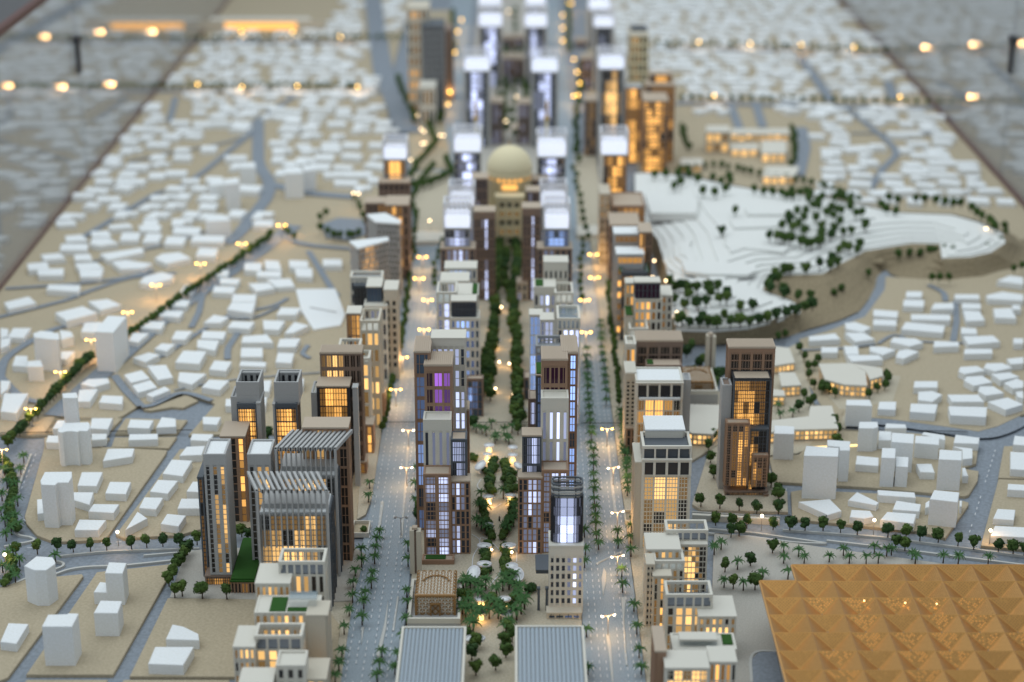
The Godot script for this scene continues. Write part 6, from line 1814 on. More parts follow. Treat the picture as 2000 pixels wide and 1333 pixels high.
	row("tree",[863,-6109,887,-6109,899,-6102,924,-6236,954,-6289,959,-6213,983,-6258],.098,1.3,"on the hill's right shoulder, 6th contour step","trees on the white hill","from the left",false)
	row("tree",[912,-6095,929,-6095,997,-6198,1058,-6243],.092,1.3,"on the hill's right shoulder, 5th contour step","trees on the white hill","from the left",false)
	row("tree",[966,-6073,982,-6066,1051,-6198,1042,-6139,1100,-6228,1216,-6274],.086,1.3,"on the hill's right shoulder, 4th contour step","trees on the white hill","from the left",false)
	row("tree",[998,-6066,1031,-6095,1079,-6176,1129,-6213,1159,-6228],.08,1.3,"on the hill's right shoulder, third contour step","trees on the white hill","from the left",false)
	row("tree",[710,-6191],.092,1.3,"on the hill's far side, 5th contour step","trees on the white hill","from the left",false)
	row("palm",[199,-3988,196,-4031,197,-4086,198,-4135,200,-4183,199,-4232,200,-4280,203,-4329,203,-4378,205,-4433,207,-4482,208,-4530,203,-4575,207,-4630,210,-4680,208,-4725,208,-4771,209,-4822,208,-4874,210,-4921,211,-4971,213,-5024,211,-5072,216,-5122,215,-5167,215,-5219,219,-5273],.006,1,"in the right boulevard's left verge row","palms and trees along the right boulevard","from the front",true)
	row("palm",[283,-4285,286,-4313,287,-4345,289,-4370,288,-4403,290,-4433,291,-4460,289,-4495,289,-4520,289,-4550,294,-4584,293,-4615,295,-4644,295,-4671,295,-4699,295,-4732,292,-4764,291,-4793],.006,1,"in the right boulevard's outer kerb row","palms and trees along the right boulevard","from the front",true)
	row("palm",[258,-4882,261,-4942,262,-5004,262,-5062,265,-5114,264,-5184,263,-5236,263,-5293,264,-5355,268,-5414,268,-5471,271,-5533],.006,.95,"in the right boulevard's median","palms and trees along the right boulevard","from the front",true)
	row("palm",[244,-3775,246,-3849,245,-3994,246,-4048],.006,1,"on the right boulevard's near median","palms and trees along the right boulevard","from the front",true)
	row("palm",[263,-3417,263,-3486,264,-3584,264,-3687,273,-3952,276,-4021,281,-4081],.006,1,"at the foot of the front right cluster","palms and trees along the right boulevard","from the front",true)
	row("palm",[153,-3417,156,-3573,163,-3895,167,-3959,168,-4053],.006,1,"beside the white gridded tower","palms and trees along the right boulevard","from the front",true)
	row("palm",[-364,-3385,-360,-3430,-359,-3486,-362,-3584,-358,-3664,-356,-3727,-360,-3794,-359,-3849,-348,-3895,-353,-3952,-358,-4247,-361,-4328],.006,1,"in the left boulevard's outer verge","palms and trees along the left boulevard","from the front",true)
	row("palm",[-278,-3385,-276,-3430,-275,-3486,-327,-3625,-329,-3699,-329,-3741,-319,-3794,-320,-3839,-320,-3915,-322,-3967,-321,-4010,-318,-4053],.006,1,"in the left boulevard's median","palms and trees along the left boulevard","from the front",true)
	row("palm",[-244,-3417,-242,-3476,-233,-3551,-232,-3625,-233,-3699,-237,-3751,-242,-3900,-246,-3978,-240,-4223,-246,-4319,-247,-4422],.006,1,"in the left boulevard's inner verge","palms and trees along the left boulevard","from the front",true)
	row("tree",[-235,-4194,-229,-4137],.006,1,"by the near brown park tower","palms and trees along the left boulevard","from the left",false)
	row("bush",[-54,-4295,-62,-4327,-64,-4359,-56,-4368,-65,-4406,-77,-4430,-47,-4439,-55,-4454,-48,-4487,-102,-4497,-108,-4512],.006,1,"on the left side of the park's middle","planting of the park between the towers","from the front",false)
	row("bush",[33,-3775,41,-3782,-12,-4313,4,-4313,-4,-4359,-23,-4368,0,-4406,-8,-4415,-20,-4454,-26,-4468],.006,1,"on the right side of the park's middle","planting of the park between the towers","from the front",false)
	row("bush",[-3,-3826,-66,-3856,-60,-3872,-18,-3872,-21,-3910,-69,-3949,-61,-3965,-14,-3965,-21,-3973,-51,-4041,-25,-4041],.006,1,"in the park's near planting","planting of the park between the towers","from the front",false)
	row("palm",[-62,-4070,-77,-4086,-72,-4103,-88,-4111,-67,-4184,-83,-4197,-75,-4206,-80,-4263],.006,1.05,"on the left of the park's middle","planting of the park between the towers","from the front",true)
	row("palm",[-15,-4070,-22,-4078,-11,-4103,0,-4111,4,-4154,2,-4180,-4,-4206,-25,-4268],.006,1.05,"on the right of the park's middle","planting of the park between the towers","from the front",true)
	row("palm",[-49,-4612,-45,-4633,-20,-4623,-12,-4607],.006,1,"at the head of the park's middle","planting of the park between the towers","from the left",true)
	row("palm",[-16,-3586,-86,-3593,-94,-3607,-10,-3607,-80,-3634,-27,-3641,-70,-3647,7,-3647,-104,-3654,-53,-3654,-33,-3654,-3,-3654,-90,-3661,-111,-3675,17,-3675,-40,-3689,-98,-3696,24,-3696,-57,-3710,-109,-3724,10,-3724,-78,-3724,-38,-3753,14,-3760,-72,-3768,-96,-3775,3,-3775,-112,-3782,-86,-3782,-24,-3782,-62,-3789,-10,-3789,-107,-3804,0,-3819,-21,-3819],.006,1.2,"of the grove before the lattice hall","planting of the park between the towers","from the front",true)
	row("bush",[-74,-3675,-27,-3696,-10,-3710,-58,-3717,-48,-3732,3,-3739,-102,-3753],.006,1.1,"of the grove before the lattice hall","planting of the park between the towers","from the front",false)
	row("tree",[-77,-3413,-37,-3434,-87,-3476,-16,-3486,-79,-3518,-19,-3529,-3,-3551,-96,-3551,-9,-3584,-111,-3722],.006,1.15,"between the two market halls","planting of the park between the towers","from the front",false)
	row("tree",[-65,-4912,-70,-4960,-66,-5005,-65,-5059,-68,-5105,-69,-5156,-68,-5200,-66,-5252,-62,-5303,-64,-5352,-60,-5400,-61,-5444,-58,-5498,-60,-5541,-57,-5590,-57,-5634,-61,-5685],.006,1.5,"in the upper park's left hedge row","planting of the park between the towers","from the front",false)
	row("tree",[13,-4731,8,-4773,10,-4810,8,-4852,10,-4885,9,-4929,11,-4968,6,-5004,9,-5042,7,-5084,10,-5120,9,-5156,10,-5200,11,-5235,10,-5275,9,-5313,11,-5355,5,-5392,8,-5432,2,-5473,3,-5510,4,-5548,-1,-5589,2,-5625,-2,-5666,-4,-5701,-7,-5744],.006,1.5,"in the upper park's right hedge row","planting of the park between the towers","from the front",false)
	row("tree",[-60,-5799,-54,-5832,-57,-5864,-56,-5899,-55,-5929,-55,-5962,-54,-5996,-53,-6029,-54,-6062,-51,-6094,-47,-6125,-52,-6158,-48,-6191,-53,-6220,-53,-6254,-51,-6287,-52,-6315,-55,-6349],.006,1.5,"in the far park's left row","planting of the park between the towers","from the front",false)
	row("tree",[4,-5826,3,-5859,6,-5894,10,-5929,8,-5966,9,-5997,11,-6037,14,-6070,13,-6100,17,-6139,12,-6172,11,-6208,11,-6242,9,-6271,6,-6304,6,-6340,3,-6377,1,-6407],.006,1.5,"in the far park's right row","planting of the park between the towers","from the front",false)
	row("palm",[-100,-4685,-84,-4678,-73,-4664,-59,-4713,-25,-4671,-4,-4685],.006,1,"at the seam crossing the park","planting of the park between the towers","from the left",true)
	row("tree",[-121,-4699,-108,-4713,7,-4713,12,-4671],.006,1.1,"at the seam crossing the park","planting of the park between the towers","from the left",false)
	row("bush",[-58,-4303,-59,-4319,-59,-4333,-62,-4349,-63,-4369,-62,-4382,-63,-4400,-57,-4416,-57,-4431,-56,-4447,-54,-4464,-54,-4479],.006,1,"along the park path's left edge, middle stretch","planting of the park between the towers","from the front",false)
	row("bush",[-13,-4304,-15,-4320,-13,-4335,-11,-4353,-10,-4366,-10,-4382,-15,-4401,-19,-4416,-18,-4432,-22,-4448,-24,-4463,-23,-4478],.006,1,"along the park path's right edge, middle stretch","planting of the park between the towers","from the front",false)
	row("bush",[-55,-4062,-59,-4081,-61,-4099,-62,-4114,-66,-4132,-69,-4152,-69,-4169,-74,-4187,-75,-4205,-74,-4223,-78,-4239],.006,.95,"along the park path's left edge, palm stretch","planting of the park between the towers","from the front",false)
	row("bush",[-22,-4062,-17,-4081,-17,-4098,-14,-4115,-11,-4133,-9,-4153,-4,-4168,-4,-4188,-2,-4204,-1,-4222,2,-4241],.006,.95,"along the park path's right edge, palm stretch","planting of the park between the towers","from the front",false)
	row("bush",[-64,-3861,-64,-3876,-65,-3898,-65,-3915,-64,-3937,-66,-3956,-66,-3974,-61,-3996],.006,1,"on the left near planting line","planting of the park between the towers","from the front",false)
	row("bush",[-14,-3858,-19,-3878,-20,-3896,-15,-3917,-17,-3935,-17,-3956,-17,-3974,-22,-3994],.006,1,"on the right near planting line","planting of the park between the towers","from the front",false)
	row("bush",[-1186,-4081,-1202,-4108,-1215,-4141,-1225,-4166,-1232,-4200,-1238,-4230,-1241,-4258,-1245,-4290,-1255,-4324,-1261,-4354,-1272,-4382,-1284,-4412,-1295,-4444,-1313,-4474],.006,1.2,"of the green hedge at the left frame edge","palms at the left crossing","from the front",false)
	row("bush",[-1143,-3806,-1143,-3830,-1133,-3855,-1144,-3877,-1150,-3898,-1162,-3922],.006,1.1,"of the small bed by the near left crossing","palms at the left crossing","from the front",false)
	row("tree",[-84,-4944,-84,-4982,-83,-5016,-80,-5050,-85,-5086,-80,-5123,-81,-5160,-83,-5199,-79,-5231],.006,1.3,"behind the upper park's left hedge","planting of the park between the towers","from the front",false)
	row("tree",[-9,-5746,-15,-5798,-25,-5859,-28,-5919,-30,-5973,-27,-6041,-27,-6102,-23,-6159,-23,-6219],.006,1.3,"before the mosque's forecourt","planting of the park between the towers","from the front",false)
	tree_mass([-1226,12,-5249,1050,-1213,12,-5279,1050,-1205,12,-5306,1050,-1189,12,-5335,1050,-1182,12,-5359,1050,-1171,12,-5391,1050,-1163,12,-5418,1050,-1153,12,-5449,1050,-1144,12,-5477,1050,-1134,12,-5505,1050,-1124,12,-5533,1050,-1115,12,-5563,1050,-1107,12,-5592,1050,-1100,12,-5619,1050,-1088,12,-5652,1050,-1082,12,-5678,1050,-1074,12,-5708,1050,-1067,12,-5735,1050,-1055,12,-5766,1050,-1048,12,-5796,1050,-1040,12,-5821,1050,-1028,12,-5853,1050,-1021,12,-5878,1050,-1010,12,-5911,1050,-1003,12,-5935,1050,-994,12,-5969,1050,-987,12,-5997,1050,-977,12,-6024,1050,-967,12,-6056,1050,-955,12,-6084,1050,-947,12,-6112,1050,-941,12,-6137,1050,-930,12,-6168,1050,-924,12,-6195,1050,-914,12,-6225,1050,-904,12,-6255,1050,-895,12,-6286,1050,-888,12,-6316,1050,-879,12,-6344,1050,-869,12,-6372,1050,-865,12,-6403,1050,-859,12,-6428,1050,802,8,-5385,1000,825,8,-5412,1000,855,8,-5288,1000,858,8,-5220,1000,812,8,-4914,1000,855,8,-5140,1000,849,8,-5071,1000,822,8,-4858,1000,854,8,-4999,1000,836,8,-4884,1000,871,8,-4960,1000,876,8,-5151,1000,897,8,-5193,1000,875,8,-4990,1000,879,8,-4975,1000,891,8,-4959,1000,903,8,-4928,1000,997,8,-4921,1000])
	tree_mass([1028,8,-4967,1000,1052,8,-4990,1000,1070,8,-5070,1000,1067,8,-5038,1000,962,98,-6351,1300,995,98,-6406,1300,1010,98,-6320,1300,1033,98,-6414,1300,1068,86,-6627,1300,1063,98,-6560,1300,1065,98,-6478,1300,1047,98,-6320,1300,1094,92,-6544,1300,1082,98,-6462,1300,1097,98,-6382,1300,1126,98,-6446,1300,1120,98,-6351,1300,1141,98,-6430,1300,1130,92,-6304,1300,1157,98,-6414,1300,1207,86,-6544,1300,1222,80,-6610,1300,1200,92,-6478,1300,1198,98,-6382,1300,1224,98,-6398,1300,533,74,-6981,1300,581,80,-6963,1300,596,86,-6774,1300,619,86,-6944,1300,619,86,-6827,1300,667,68,-7037,1300,670,80,-6963,1300,687,86,-6871,1300,692,98,-6661,1300,760,68,-6963,1300,735,98,-6644,1300,782,74,-6889,1300,772,98,-6695,1300,816,62,-6981,1300,816,74,-6889,1300,782,98,-6422,1300,886,86,-6730,1300,919,86,-6704,1300,950,86,-6687,1300,978,92,-6661,1300,988,92,-6627,1300,1021,86,-6695,1300,1014,92,-6627,1300,1047,86,-6678,1300,1079,68,-6765,1300,1091,74,-6713,1300,1123,80,-6644,1300,1174,74,-6661,1300,1191,74,-6678,1300,1210,68,-6678,1300,1333,68,-6580,1300,1332,80,-6489,1300,1380,62,-6696,1300,1357,80,-6467,1300,1409,62,-6672,1300])
	tree_mass([1479,62,-6696,1300,1509,62,-6684,1300,1540,62,-6672,1300,1568,62,-6649,1300,1598,62,-6637,1300,1630,62,-6637,1300,1650,62,-6580,1300,1654,62,-6512,1300,1663,62,-6467,1300,1678,62,-6423,1300,1675,68,-6358,1300,1677,68,-6315,1300,1305,30,-6116,1250,1345,30,-6135,1250,1382,30,-6135,1250,1416,30,-6155,1250,1441,30,-6155,1250,1478,30,-6186,1250,1493,30,-6145,1250,1527,30,-6145,1250,1559,30,-6165,1250,1586,30,-6165,1250,1619,30,-6186,1250,1650,30,-6216,1250,1690,30,-6278,1250,1723,30,-6362,1250,1747,30,-6448,1250,1032,20,-5753,1050,1062,20,-5797,1050,1174,20,-5953,1050,1374,20,-5916,1050,1400,20,-5916,1050,1435,20,-5916,1050,1671,20,-6010,1050,1702,20,-6039,1050,293,6,-4872,850,297,6,-4907,850,296,6,-4940,850,295,6,-4974,850,300,6,-5011,850,297,6,-5043,850,297,6,-5083,850,301,6,-5114,850,302,6,-5154,850,297,6,-5189,850,298,6,-5222,850,299,6,-5258,850,301,6,-5296,850,301,6,-5333,850,299,6,-5365,850,305,6,-5402,850,303,6,-5433,850,303,6,-5474,850,301,6,-5509,850,302,6,-5544,850,308,6,-5578,850,306,6,-5612,850,308,6,-5652,850,309,6,-5685,850,310,6,-5722,850])
	tree_mass([308,6,-5752,850,308,6,-5795,850,307,6,-5828,850,311,6,-5863,850,309,6,-5899,850,218,6,-5754,900,220,6,-5836,900,217,6,-5915,900,224,6,-5982,900,227,6,-6065,900,229,6,-6150,900,236,6,-6228,900,243,6,-6307,900,244,6,-6383,900,-355,6,-4691,850,-353,6,-4730,850,-352,6,-4775,850,-350,6,-4810,850,-351,6,-4851,850,-352,6,-4898,850,-351,6,-4936,850,-349,6,-4975,850,-348,6,-5020,850,-348,6,-5054,850,-347,6,-5095,850,-345,6,-5135,850,-346,6,-5178,850,-347,6,-5222,850,-340,6,-5261,850,-340,6,-5302,850,-340,6,-5344,850,-339,6,-5385,850,-339,6,-5418,850,-339,6,-5461,850,-339,6,-5506,850,-335,6,-5540,850,-339,6,-5582,850,-338,6,-5627,850,-340,6,-5663,850,-342,6,-5706,850,-343,6,-5746,850,-341,6,-5783,850,-344,6,-5830,850,-342,6,-5867,850,-342,6,-5905,850,-347,6,-5948,850,-344,6,-5986,850,-350,6,-6032,850,-344,6,-6162,900,-343,6,-6230,900,-348,6,-6278,900,-351,6,-6346,900,-353,6,-6402,900,-351,6,-6469,900,-351,6,-6520,900,-355,6,-6586,900,-261,6,-5901,850,-266,6,-5969,850,-262,6,-6033,850,-269,6,-6107,850])
	tree_mass([-261,6,-6184,850,-261,6,-6245,850,-254,6,-6319,850,-251,6,-6387,850,265,6,-6417,1000,262,6,-6519,1000,258,6,-6624,1000,258,6,-6726,1000,256,6,-6837,1000,251,6,-6939,1000,247,6,-7045,1000,245,6,-7134,1000,247,6,-7244,1000,240,6,-7344,1000,-357,6,-6646,1200,-364,6,-6707,1200,-375,6,-6783,1200,-389,6,-6846,1200,-387,6,-6912,1200,-377,6,-6980,1200,-370,6,-7043,1200,-367,6,-7102,1200,-356,6,-7175,1200,-349,6,-7234,1200,-339,6,-7300,1200,-327,6,-7371,1200,2,6,-7897,1300,0,6,-8111,1300,-1,6,-8303,1300,3,6,-8487,1300,3,6,-8690,1300,4,6,-8892,1300,6,6,-9086,1300,6,6,-9270,1300,6,6,-9439,1300,8,6,-9637,1300,6,6,-9833,1300,8,6,-10039,1300,6,6,-10243,1300,7,6,-10431,1300,9,6,-10615,1300,7,6,-10814,1300,-73,6,-7918,1300,-74,6,-8108,1300,-73,6,-8296,1300,-71,6,-8460,1300,-70,6,-8634,1300,-71,6,-8834,1300,-75,6,-9018,1300,-73,6,-9214,1300,-71,6,-9407,1300,59,6,-7923,1300,61,6,-8104,1300,71,6,-8334,1300,74,6,-8520,1300,77,6,-8723,1300,78,6,-8944,1300,84,6,-9174,1300,88,6,-9356,1300,89,6,-9561,1300])
	tree_mass([93,6,-9760,1300,98,6,-9997,1300,103,6,-10202,1300,-435,6,-8135,1400,-447,6,-8226,1400,-460,6,-8323,1400,-472,6,-8405,1400,-486,6,-8500,1400,-499,6,-8585,1400,-514,6,-8680,1400,-524,6,-8771,1400,-546,6,-8878,1400,-558,6,-8968,1400,-406,6,-7205,1300,-401,6,-7262,1300,-391,6,-7323,1300,-389,6,-7394,1300,-379,6,-7459,1300,-366,6,-7516,1300,-356,6,-7583,1300,-346,6,-7640,1300,-332,6,-7704,1300,-330,6,-7762,1300,-341,6,-7833,1300,-345,6,-7893,1300,-357,6,-7954,1300,-361,6,-8018,1300,-367,6,-8087,1300,-376,6,-8145,1300,-351,6,-7081,1300,-386,6,-7081,1300,-327,6,-7107,1300,-315,6,-7136,1300,-296,6,-7168,1300,-284,6,-7198,1300,-264,6,-7230,1300,-249,6,-7262,1300,-239,6,-7290,1300,-249,6,-7323,1300,-255,6,-7357,1300,-261,6,-7394,1300,-266,6,-7431,1300,-274,6,-7465,1300,-2363,6,-8808,1150,-2324,6,-8809,1150,-2286,6,-8810,1150,-2259,6,-8811,1150,-2218,6,-8812,1150,-2181,6,-8813,1150,-2149,6,-8814,1150,-2116,6,-8814,1150,-2074,6,-8815,1150,-2038,6,-8816,1150,-2004,6,-8817,1150,-1973,6,-8818,1150,-1930,6,-8819,1150,-1894,6,-8820,1150,-1857,6,-8821,1150,-1822,6,-8822,1150,-1793,6,-8823,1150])
	tree_mass([-1753,6,-8823,1150,-1717,6,-8824,1150,-1683,6,-8825,1150,-1648,6,-8826,1150,-1610,6,-8827,1150,-1575,6,-8828,1150,-1538,6,-8829,1150,-1503,6,-8830,1150,-1466,6,-8830,1150,-1433,6,-8830,1150,-1397,6,-8830,1150,-1364,6,-8830,1150,-1324,6,-8830,1150,-1287,6,-8830,1150,-1248,6,-8830,1150,-1214,6,-8830,1150,-1184,6,-8830,1150,-1150,6,-8830,1150,-1110,6,-8830,1150,-1075,6,-8830,1150,-1039,6,-8830,1150,-1002,6,-8830,1150,-967,6,-8830,1150,-932,6,-8830,1150,-895,6,-8830,1150,-863,6,-8830,1150,-827,6,-8830,1150,-787,6,-8830,1150,-756,6,-8830,1150,-2535,6,-9979,1200,-2501,6,-9979,1200,-2454,6,-9979,1200,-2410,6,-9979,1200,-2368,6,-9979,1200,-2322,6,-9979,1200,-2282,6,-9979,1200,-2236,6,-9979,1200,-2195,6,-9979,1200,-2149,6,-9979,1200,-2108,6,-9979,1200,-2065,6,-9979,1200,-2025,6,-9979,1200,-1981,6,-9979,1200,-1940,6,-9979,1200,-1895,6,-9979,1200,-1857,6,-9979,1200,-1803,6,-9979,1200,-1767,6,-9979,1200,-1723,6,-9979,1200,-1673,6,-9979,1200,-1637,6,-9979,1200,-1588,6,-9979,1200,-1551,6,-9980,1200,-1503,6,-9982,1200,-1461,6,-9983,1200,-1419,6,-9984,1200,-1377,6,-9985,1200,-1340,6,-9986,1200,-1292,6,-9987,1200,-1242,6,-9989,1200])
	tree_mass([-1204,6,-9990,1200,-1164,6,-9991,1200,-1115,6,-9992,1200,-1076,6,-9993,1200,-1035,6,-9994,1200,-994,6,-9995,1200,-949,6,-9996,1200,-903,6,-9998,1200,-861,6,-9999,1200,-819,6,-10000,1200,-774,6,-10001,1200,-729,6,-10002,1200,-691,6,-10003,1200,-642,6,-10005,1200,-604,6,-10006,1200,1914,6,-9676,1200,1865,6,-9684,1200,1814,6,-9693,1200,1773,6,-9701,1200,1723,6,-9709,1200,1675,6,-9717,1200,1631,6,-9725,1200,1584,6,-9733,1200,1541,6,-9740,1200,1492,6,-9749,1200,1443,6,-9756,1200,1404,6,-9764,1200,1355,6,-9772,1200,1313,6,-9778,1200,1265,6,-9783,1200,1220,6,-9787,1200,1164,6,-9791,1200,1127,6,-9795,1200,1071,6,-9800,1200,1029,6,-9804,1200,987,6,-9807,1200,936,6,-9812,1200,888,6,-9816,1200,845,6,-9820,1200,801,6,-9824,1200,749,6,-9829,1200,1942,6,-8494,1100,1890,6,-8499,1100,1841,6,-8504,1100,1795,6,-8508,1100,1747,6,-8512,1100,1708,6,-8516,1100,1658,6,-8521,1100,1607,6,-8525,1100,1558,6,-8529,1100,1519,6,-8533,1100,1473,6,-8538,1100,1422,6,-8542,1100,1380,6,-8546,1100,1330,6,-8550,1100,1286,6,-8553,1100,1237,6,-8557,1100,1188,6,-8561,1100,1146,6,-8564,1100,1096,6,-8568,1100])
	tree_mass([1052,6,-8571,1100,1008,6,-8575,1100,955,6,-8579,1100,912,6,-8582,1100,866,6,-8586,1100,825,6,-8590,1100,774,6,-8594,1100,1121,6,-7397,1200,1139,6,-7470,1200,1151,6,-7548,1200,1167,6,-7618,1200,1178,6,-7692,1200,1181,6,-7775,1200,1192,6,-7849,1200,1194,6,-7918,1200,1206,6,-8006,1200,727,6,-7670,1200,725,6,-7724,1200,725,6,-7786,1200,729,6,-7844,1200,725,6,-7900,1200,730,6,-7957,1200,726,6,-8015,1200,1301,6,-6897,1100,1279,6,-6931,1100,1264,6,-6968,1100,1246,6,-7000,1100,1229,6,-7034,1100,1205,6,-7072,1100,1192,6,-7102,1100,1162,6,-7126,1100,1133,6,-7148,1100,1102,6,-7167,1100,1068,6,-7190,1100,1034,6,-7209,1100,1001,6,-7233,1100,973,6,-7257,1100,945,6,-7283,1100,920,6,-7306,1100,664,6,-7330,1100,894,6,-7333,1100,698,6,-7345,1100,861,6,-7360,1100,730,6,-7360,1100,770,6,-7378,1100,834,6,-7385,1100,804,6,-7392,1100,-704,16,-6614,1100,-686,16,-6487,1100,-692,16,-6680,1100,-660,16,-6444,1100,-639,16,-6407,1100,-629,16,-6395,1100,-611,16,-6395,1100,-584,16,-6395,1100,-566,16,-6395,1100,-549,16,-6419,1100,-543,16,-6634,1100,-532,16,-6550,1100,-822,6,-6520,1000])
	tree_mass([-801,6,-6476,1000,-777,6,-6427,1000,-607,6,-6917,1000,-583,6,-6848,1000,-568,6,-6780,1000,-312,6,-9544,1500,-312,6,-9648,1500,-314,6,-9749,1500,-317,6,-9851,1500,-320,6,-9944,1500,-328,6,-10068,1500,-328,6,-10156,1500,-334,6,-10278,1500,-336,6,-10365,1500,-337,6,-10471,1500,-342,6,-10594,1500,-347,6,-10699,1500,-322,6,-8128,1500,-322,6,-8207,1500,-327,6,-8294,1500,-327,6,-8395,1500,-324,6,-8469,1500,-324,6,-8552,1500,-324,6,-8653,1500,-325,6,-8738,1500,-324,6,-8816,1500,-325,6,-8906,1500,-328,6,-8986,1500,-325,6,-9085,1500,284,6,-9663,1400,284,6,-9783,1400,291,6,-9912,1400,291,6,-10027,1400,297,6,-10144,1400,300,6,-10274,1400,304,6,-10392,1400,306,6,-10509,1400,308,6,-10644,1400,311,6,-10769,1400,315,6,-10885,1400,320,6,-10994,1400,264,6,-7458,1400,263,6,-7586,1400,263,6,-7712,1400,267,6,-7832,1400,272,6,-7963,1400,272,6,-8083,1400,279,6,-8186,1400,286,6,-8314,1400,292,6,-8446,1400,298,6,-8571,1400,307,6,-8691,1400,313,6,-8804,1400,316,6,-8922,1400,323,6,-9054,1400,329,6,-9173,1400,333,6,-9294,1400,-35,6,-7975,1500,-36,6,-8130,1500,-38,6,-8279,1500])
	tree_mass([-35,6,-8430,1500,-38,6,-8604,1500,-36,6,-8752,1500,-37,6,-8896,1500,-37,6,-9054,1500,-38,6,-9202,1500,-36,6,-9354,1500,-39,6,-9500,1500,-41,6,-9657,1500,47,6,-7985,1500,47,6,-8133,1500,47,6,-8299,1500,47,6,-8439,1500,50,6,-8581,1500,48,6,-8742,1500,50,6,-8886,1500,46,6,-9035,1500,49,6,-9193,1500,50,6,-9346,1500,51,6,-9508,1500,52,6,-9651,1500])
	far_trees()
	# towers
	t = thing("tower", "brown tower with cream slotted top and violet windows behind, left of park", "tower", Vector3(-.1592,.006,-4.0763), "towers beside the park")
	block(t,"podium","brown",-.2108,-.1366,.006,.0131,-3.9426,-3.9114,["rim","tan roof",.004],[])
	part("lawn", chamfered(Vector3(-.2028,.0152,-3.9386)-t.position,Vector3(-.1566,.0182,-3.9174)-t.position,.0008),M["lawn"],t)
	block(t,"front_block","brown",-.2071,-.144,.006,.21,-4.0065,-3.955,["rim","tan roof",.004],[["f",2,9,"cool",.28,.12,.65,.45,.78,4,2,"brown",0,1],["r",2,9,"cool",.5,.15,.5,.3,.1,1,1,"black frame",0,1]])
	block(t,"cream_block","ivory",-.2077,-.1431,.006,.3211,-4.0597,-4.0075,["rim","ivory",.006],[["f",4,3,"cool",.6,.1,.55,.45,.95,1,1,"black frame",.02,.93]])
	block(t,"top_block","brown",-.2058,-.1411,.006,.4377,-4.1474,-4.0607,["ribs","tan roof"],[["f",3,7,"plum",.24,.2,.62,.3,.62,2,1,"brown",.3,.97]])
	block(t,"blue_wing","brown",-.2304,-.1926,.006,.4591,-4.1934,-4.0907,["ribs","tan roof"],[["f",1,8,"blue",.3,.16,.5,.6,.45,3,2,"brown",0,1],["l",3,8,"blue",.3,.16,.5,.4,.2,1,1,"black frame",0,1]])
	block(t,"white_block","ivory",-.1933,-.1128,.006,.4648,-4.2236,-4.1674,["flat","ivory"],[["f",6,6,"cool",.4,.28,.5,.6,.95,1,2,"ivory",.25,.96],["r",2,9,"cool",.4,.3,.5,.4,.3,1,1,"black frame",0,1]])
	block(t,"glass_wing","slate",-.1442,-.1067,.006,.2828,-4.0379,-3.99,["rim","tan roof",.003],[["f",3,5,"cool",.14,.08,.4,.4,1,3,3,"slate",0,1],["r",3,5,"cool",.14,.08,.5,.4,.45,2,3,"slate",0,1]])
	block(t,"brown_wing","brown",-.1445,-.0999,.006,.1901,-4.0048,-3.965,["flat","tan roof"],[["f",4,5,"cool",.36,.12,.4,.3,.65,1,2,"brown",0,1],["r",3,5,"cool",.5,.12,.5,.4,.2,1,2,"brown",0,1]])
	block(t,"small_block","brown",-.1411,-.1067,.006,.2697,-4.2553,-4.2,["ribs","tan roof"],[["f",2,6,"blue",.3,.25,.5,.4,.35,2,2,"brown",0,1]])
	block(t,"blue_bay","slate",-.1471,-.1286,.006,.3292,-4.3426,-4.26,["ribs","tan roof"],[["f",2,5,"blue",.2,.06,.5,.5,.25,2,3,"slate",0,1],["r",2,5,"blue",.2,.06,.5,.5,.2,1,1,"black frame",0,1]])
	t = thing("tower", "white tower with blue-lit windows and dark glass cap, left of park", "tower", Vector3(-.14,.006,-5.0258), "towers beside the park")
	block(t,"podium","umber",-.1282,-.0822,.006,.1131,-4.8301,-4.7995,["rim","tan roof",.004],[["f",3,5,"blue",.12,.1,.2,.3,.6,2,1,"black frame",0,1],["r",4,5,"blue",.14,.1,.5,.4,.2,2,1,"black frame",0,1]])
	block(t,"grid_block","ivory",-.1715,-.092,.006,.2661,-4.923,-4.86,["rim","ivory",.006],[["f",6,9,"blue",.42,.34,.4,.3,1.05,1,1,"black frame",0,1],["r",3,9,"blue",.45,.35,.5,.3,.5,1,1,"black frame",0,1]])
	block(t,"glass_cap","slate",-.1699,-.1017,.2686,.3143,-4.9172,-4.87,["flat","ivory"],[["f",7,1,"cool",.2,.04,.5,.2,.12,2,2,"slate",0,1],["r",3,1,"cool",.2,.04,.5,.2,.1,1,1,"black frame",0,1]])
	block(t,"white_wing","ivory",-.2125,-.1562,.006,.3218,-5.0232,-4.93,["crown","clear acrylic",.03,3],[["f",3,6,"cool",.35,.2,.55,.3,1,1,2,"ivory",0,1],["l",3,6,"cool",.35,.25,.5,.3,.3,1,1,"black frame",0,1]])
	block(t,"rear_block","ivory",-.162,-.0989,.006,.2806,-5.119,-5.02,["flat","ivory"],[["r",4,8,"cool",.45,.35,.5,.3,.3,1,1,"black frame",0,1]])
	part("lawn", chamfered(Vector3(-.1159,.2851,-5.109)-t.position,Vector3(-.1019,.2881,-5.024)-t.position,.0008),M["lawn"],t)
	block(t,"back_block","ivory",-.2102,-.1279,.006,.2746,-5.2398,-5.16,["flat","ivory"],[["f",4,6,"cool",.4,.3,.6,.3,.9,1,1,"black frame",0,1]])
	block(t,"tall_block","ivory",-.2018,-.1076,.006,.2805,-5.3281,-5.26,["flat","ivory"],[["f",7,8,"blue",.42,.34,.4,.4,.9,1,1,"black frame",0,1],["r",3,8,"blue",.45,.34,.5,.3,.3,1,1,"black frame",0,1]])
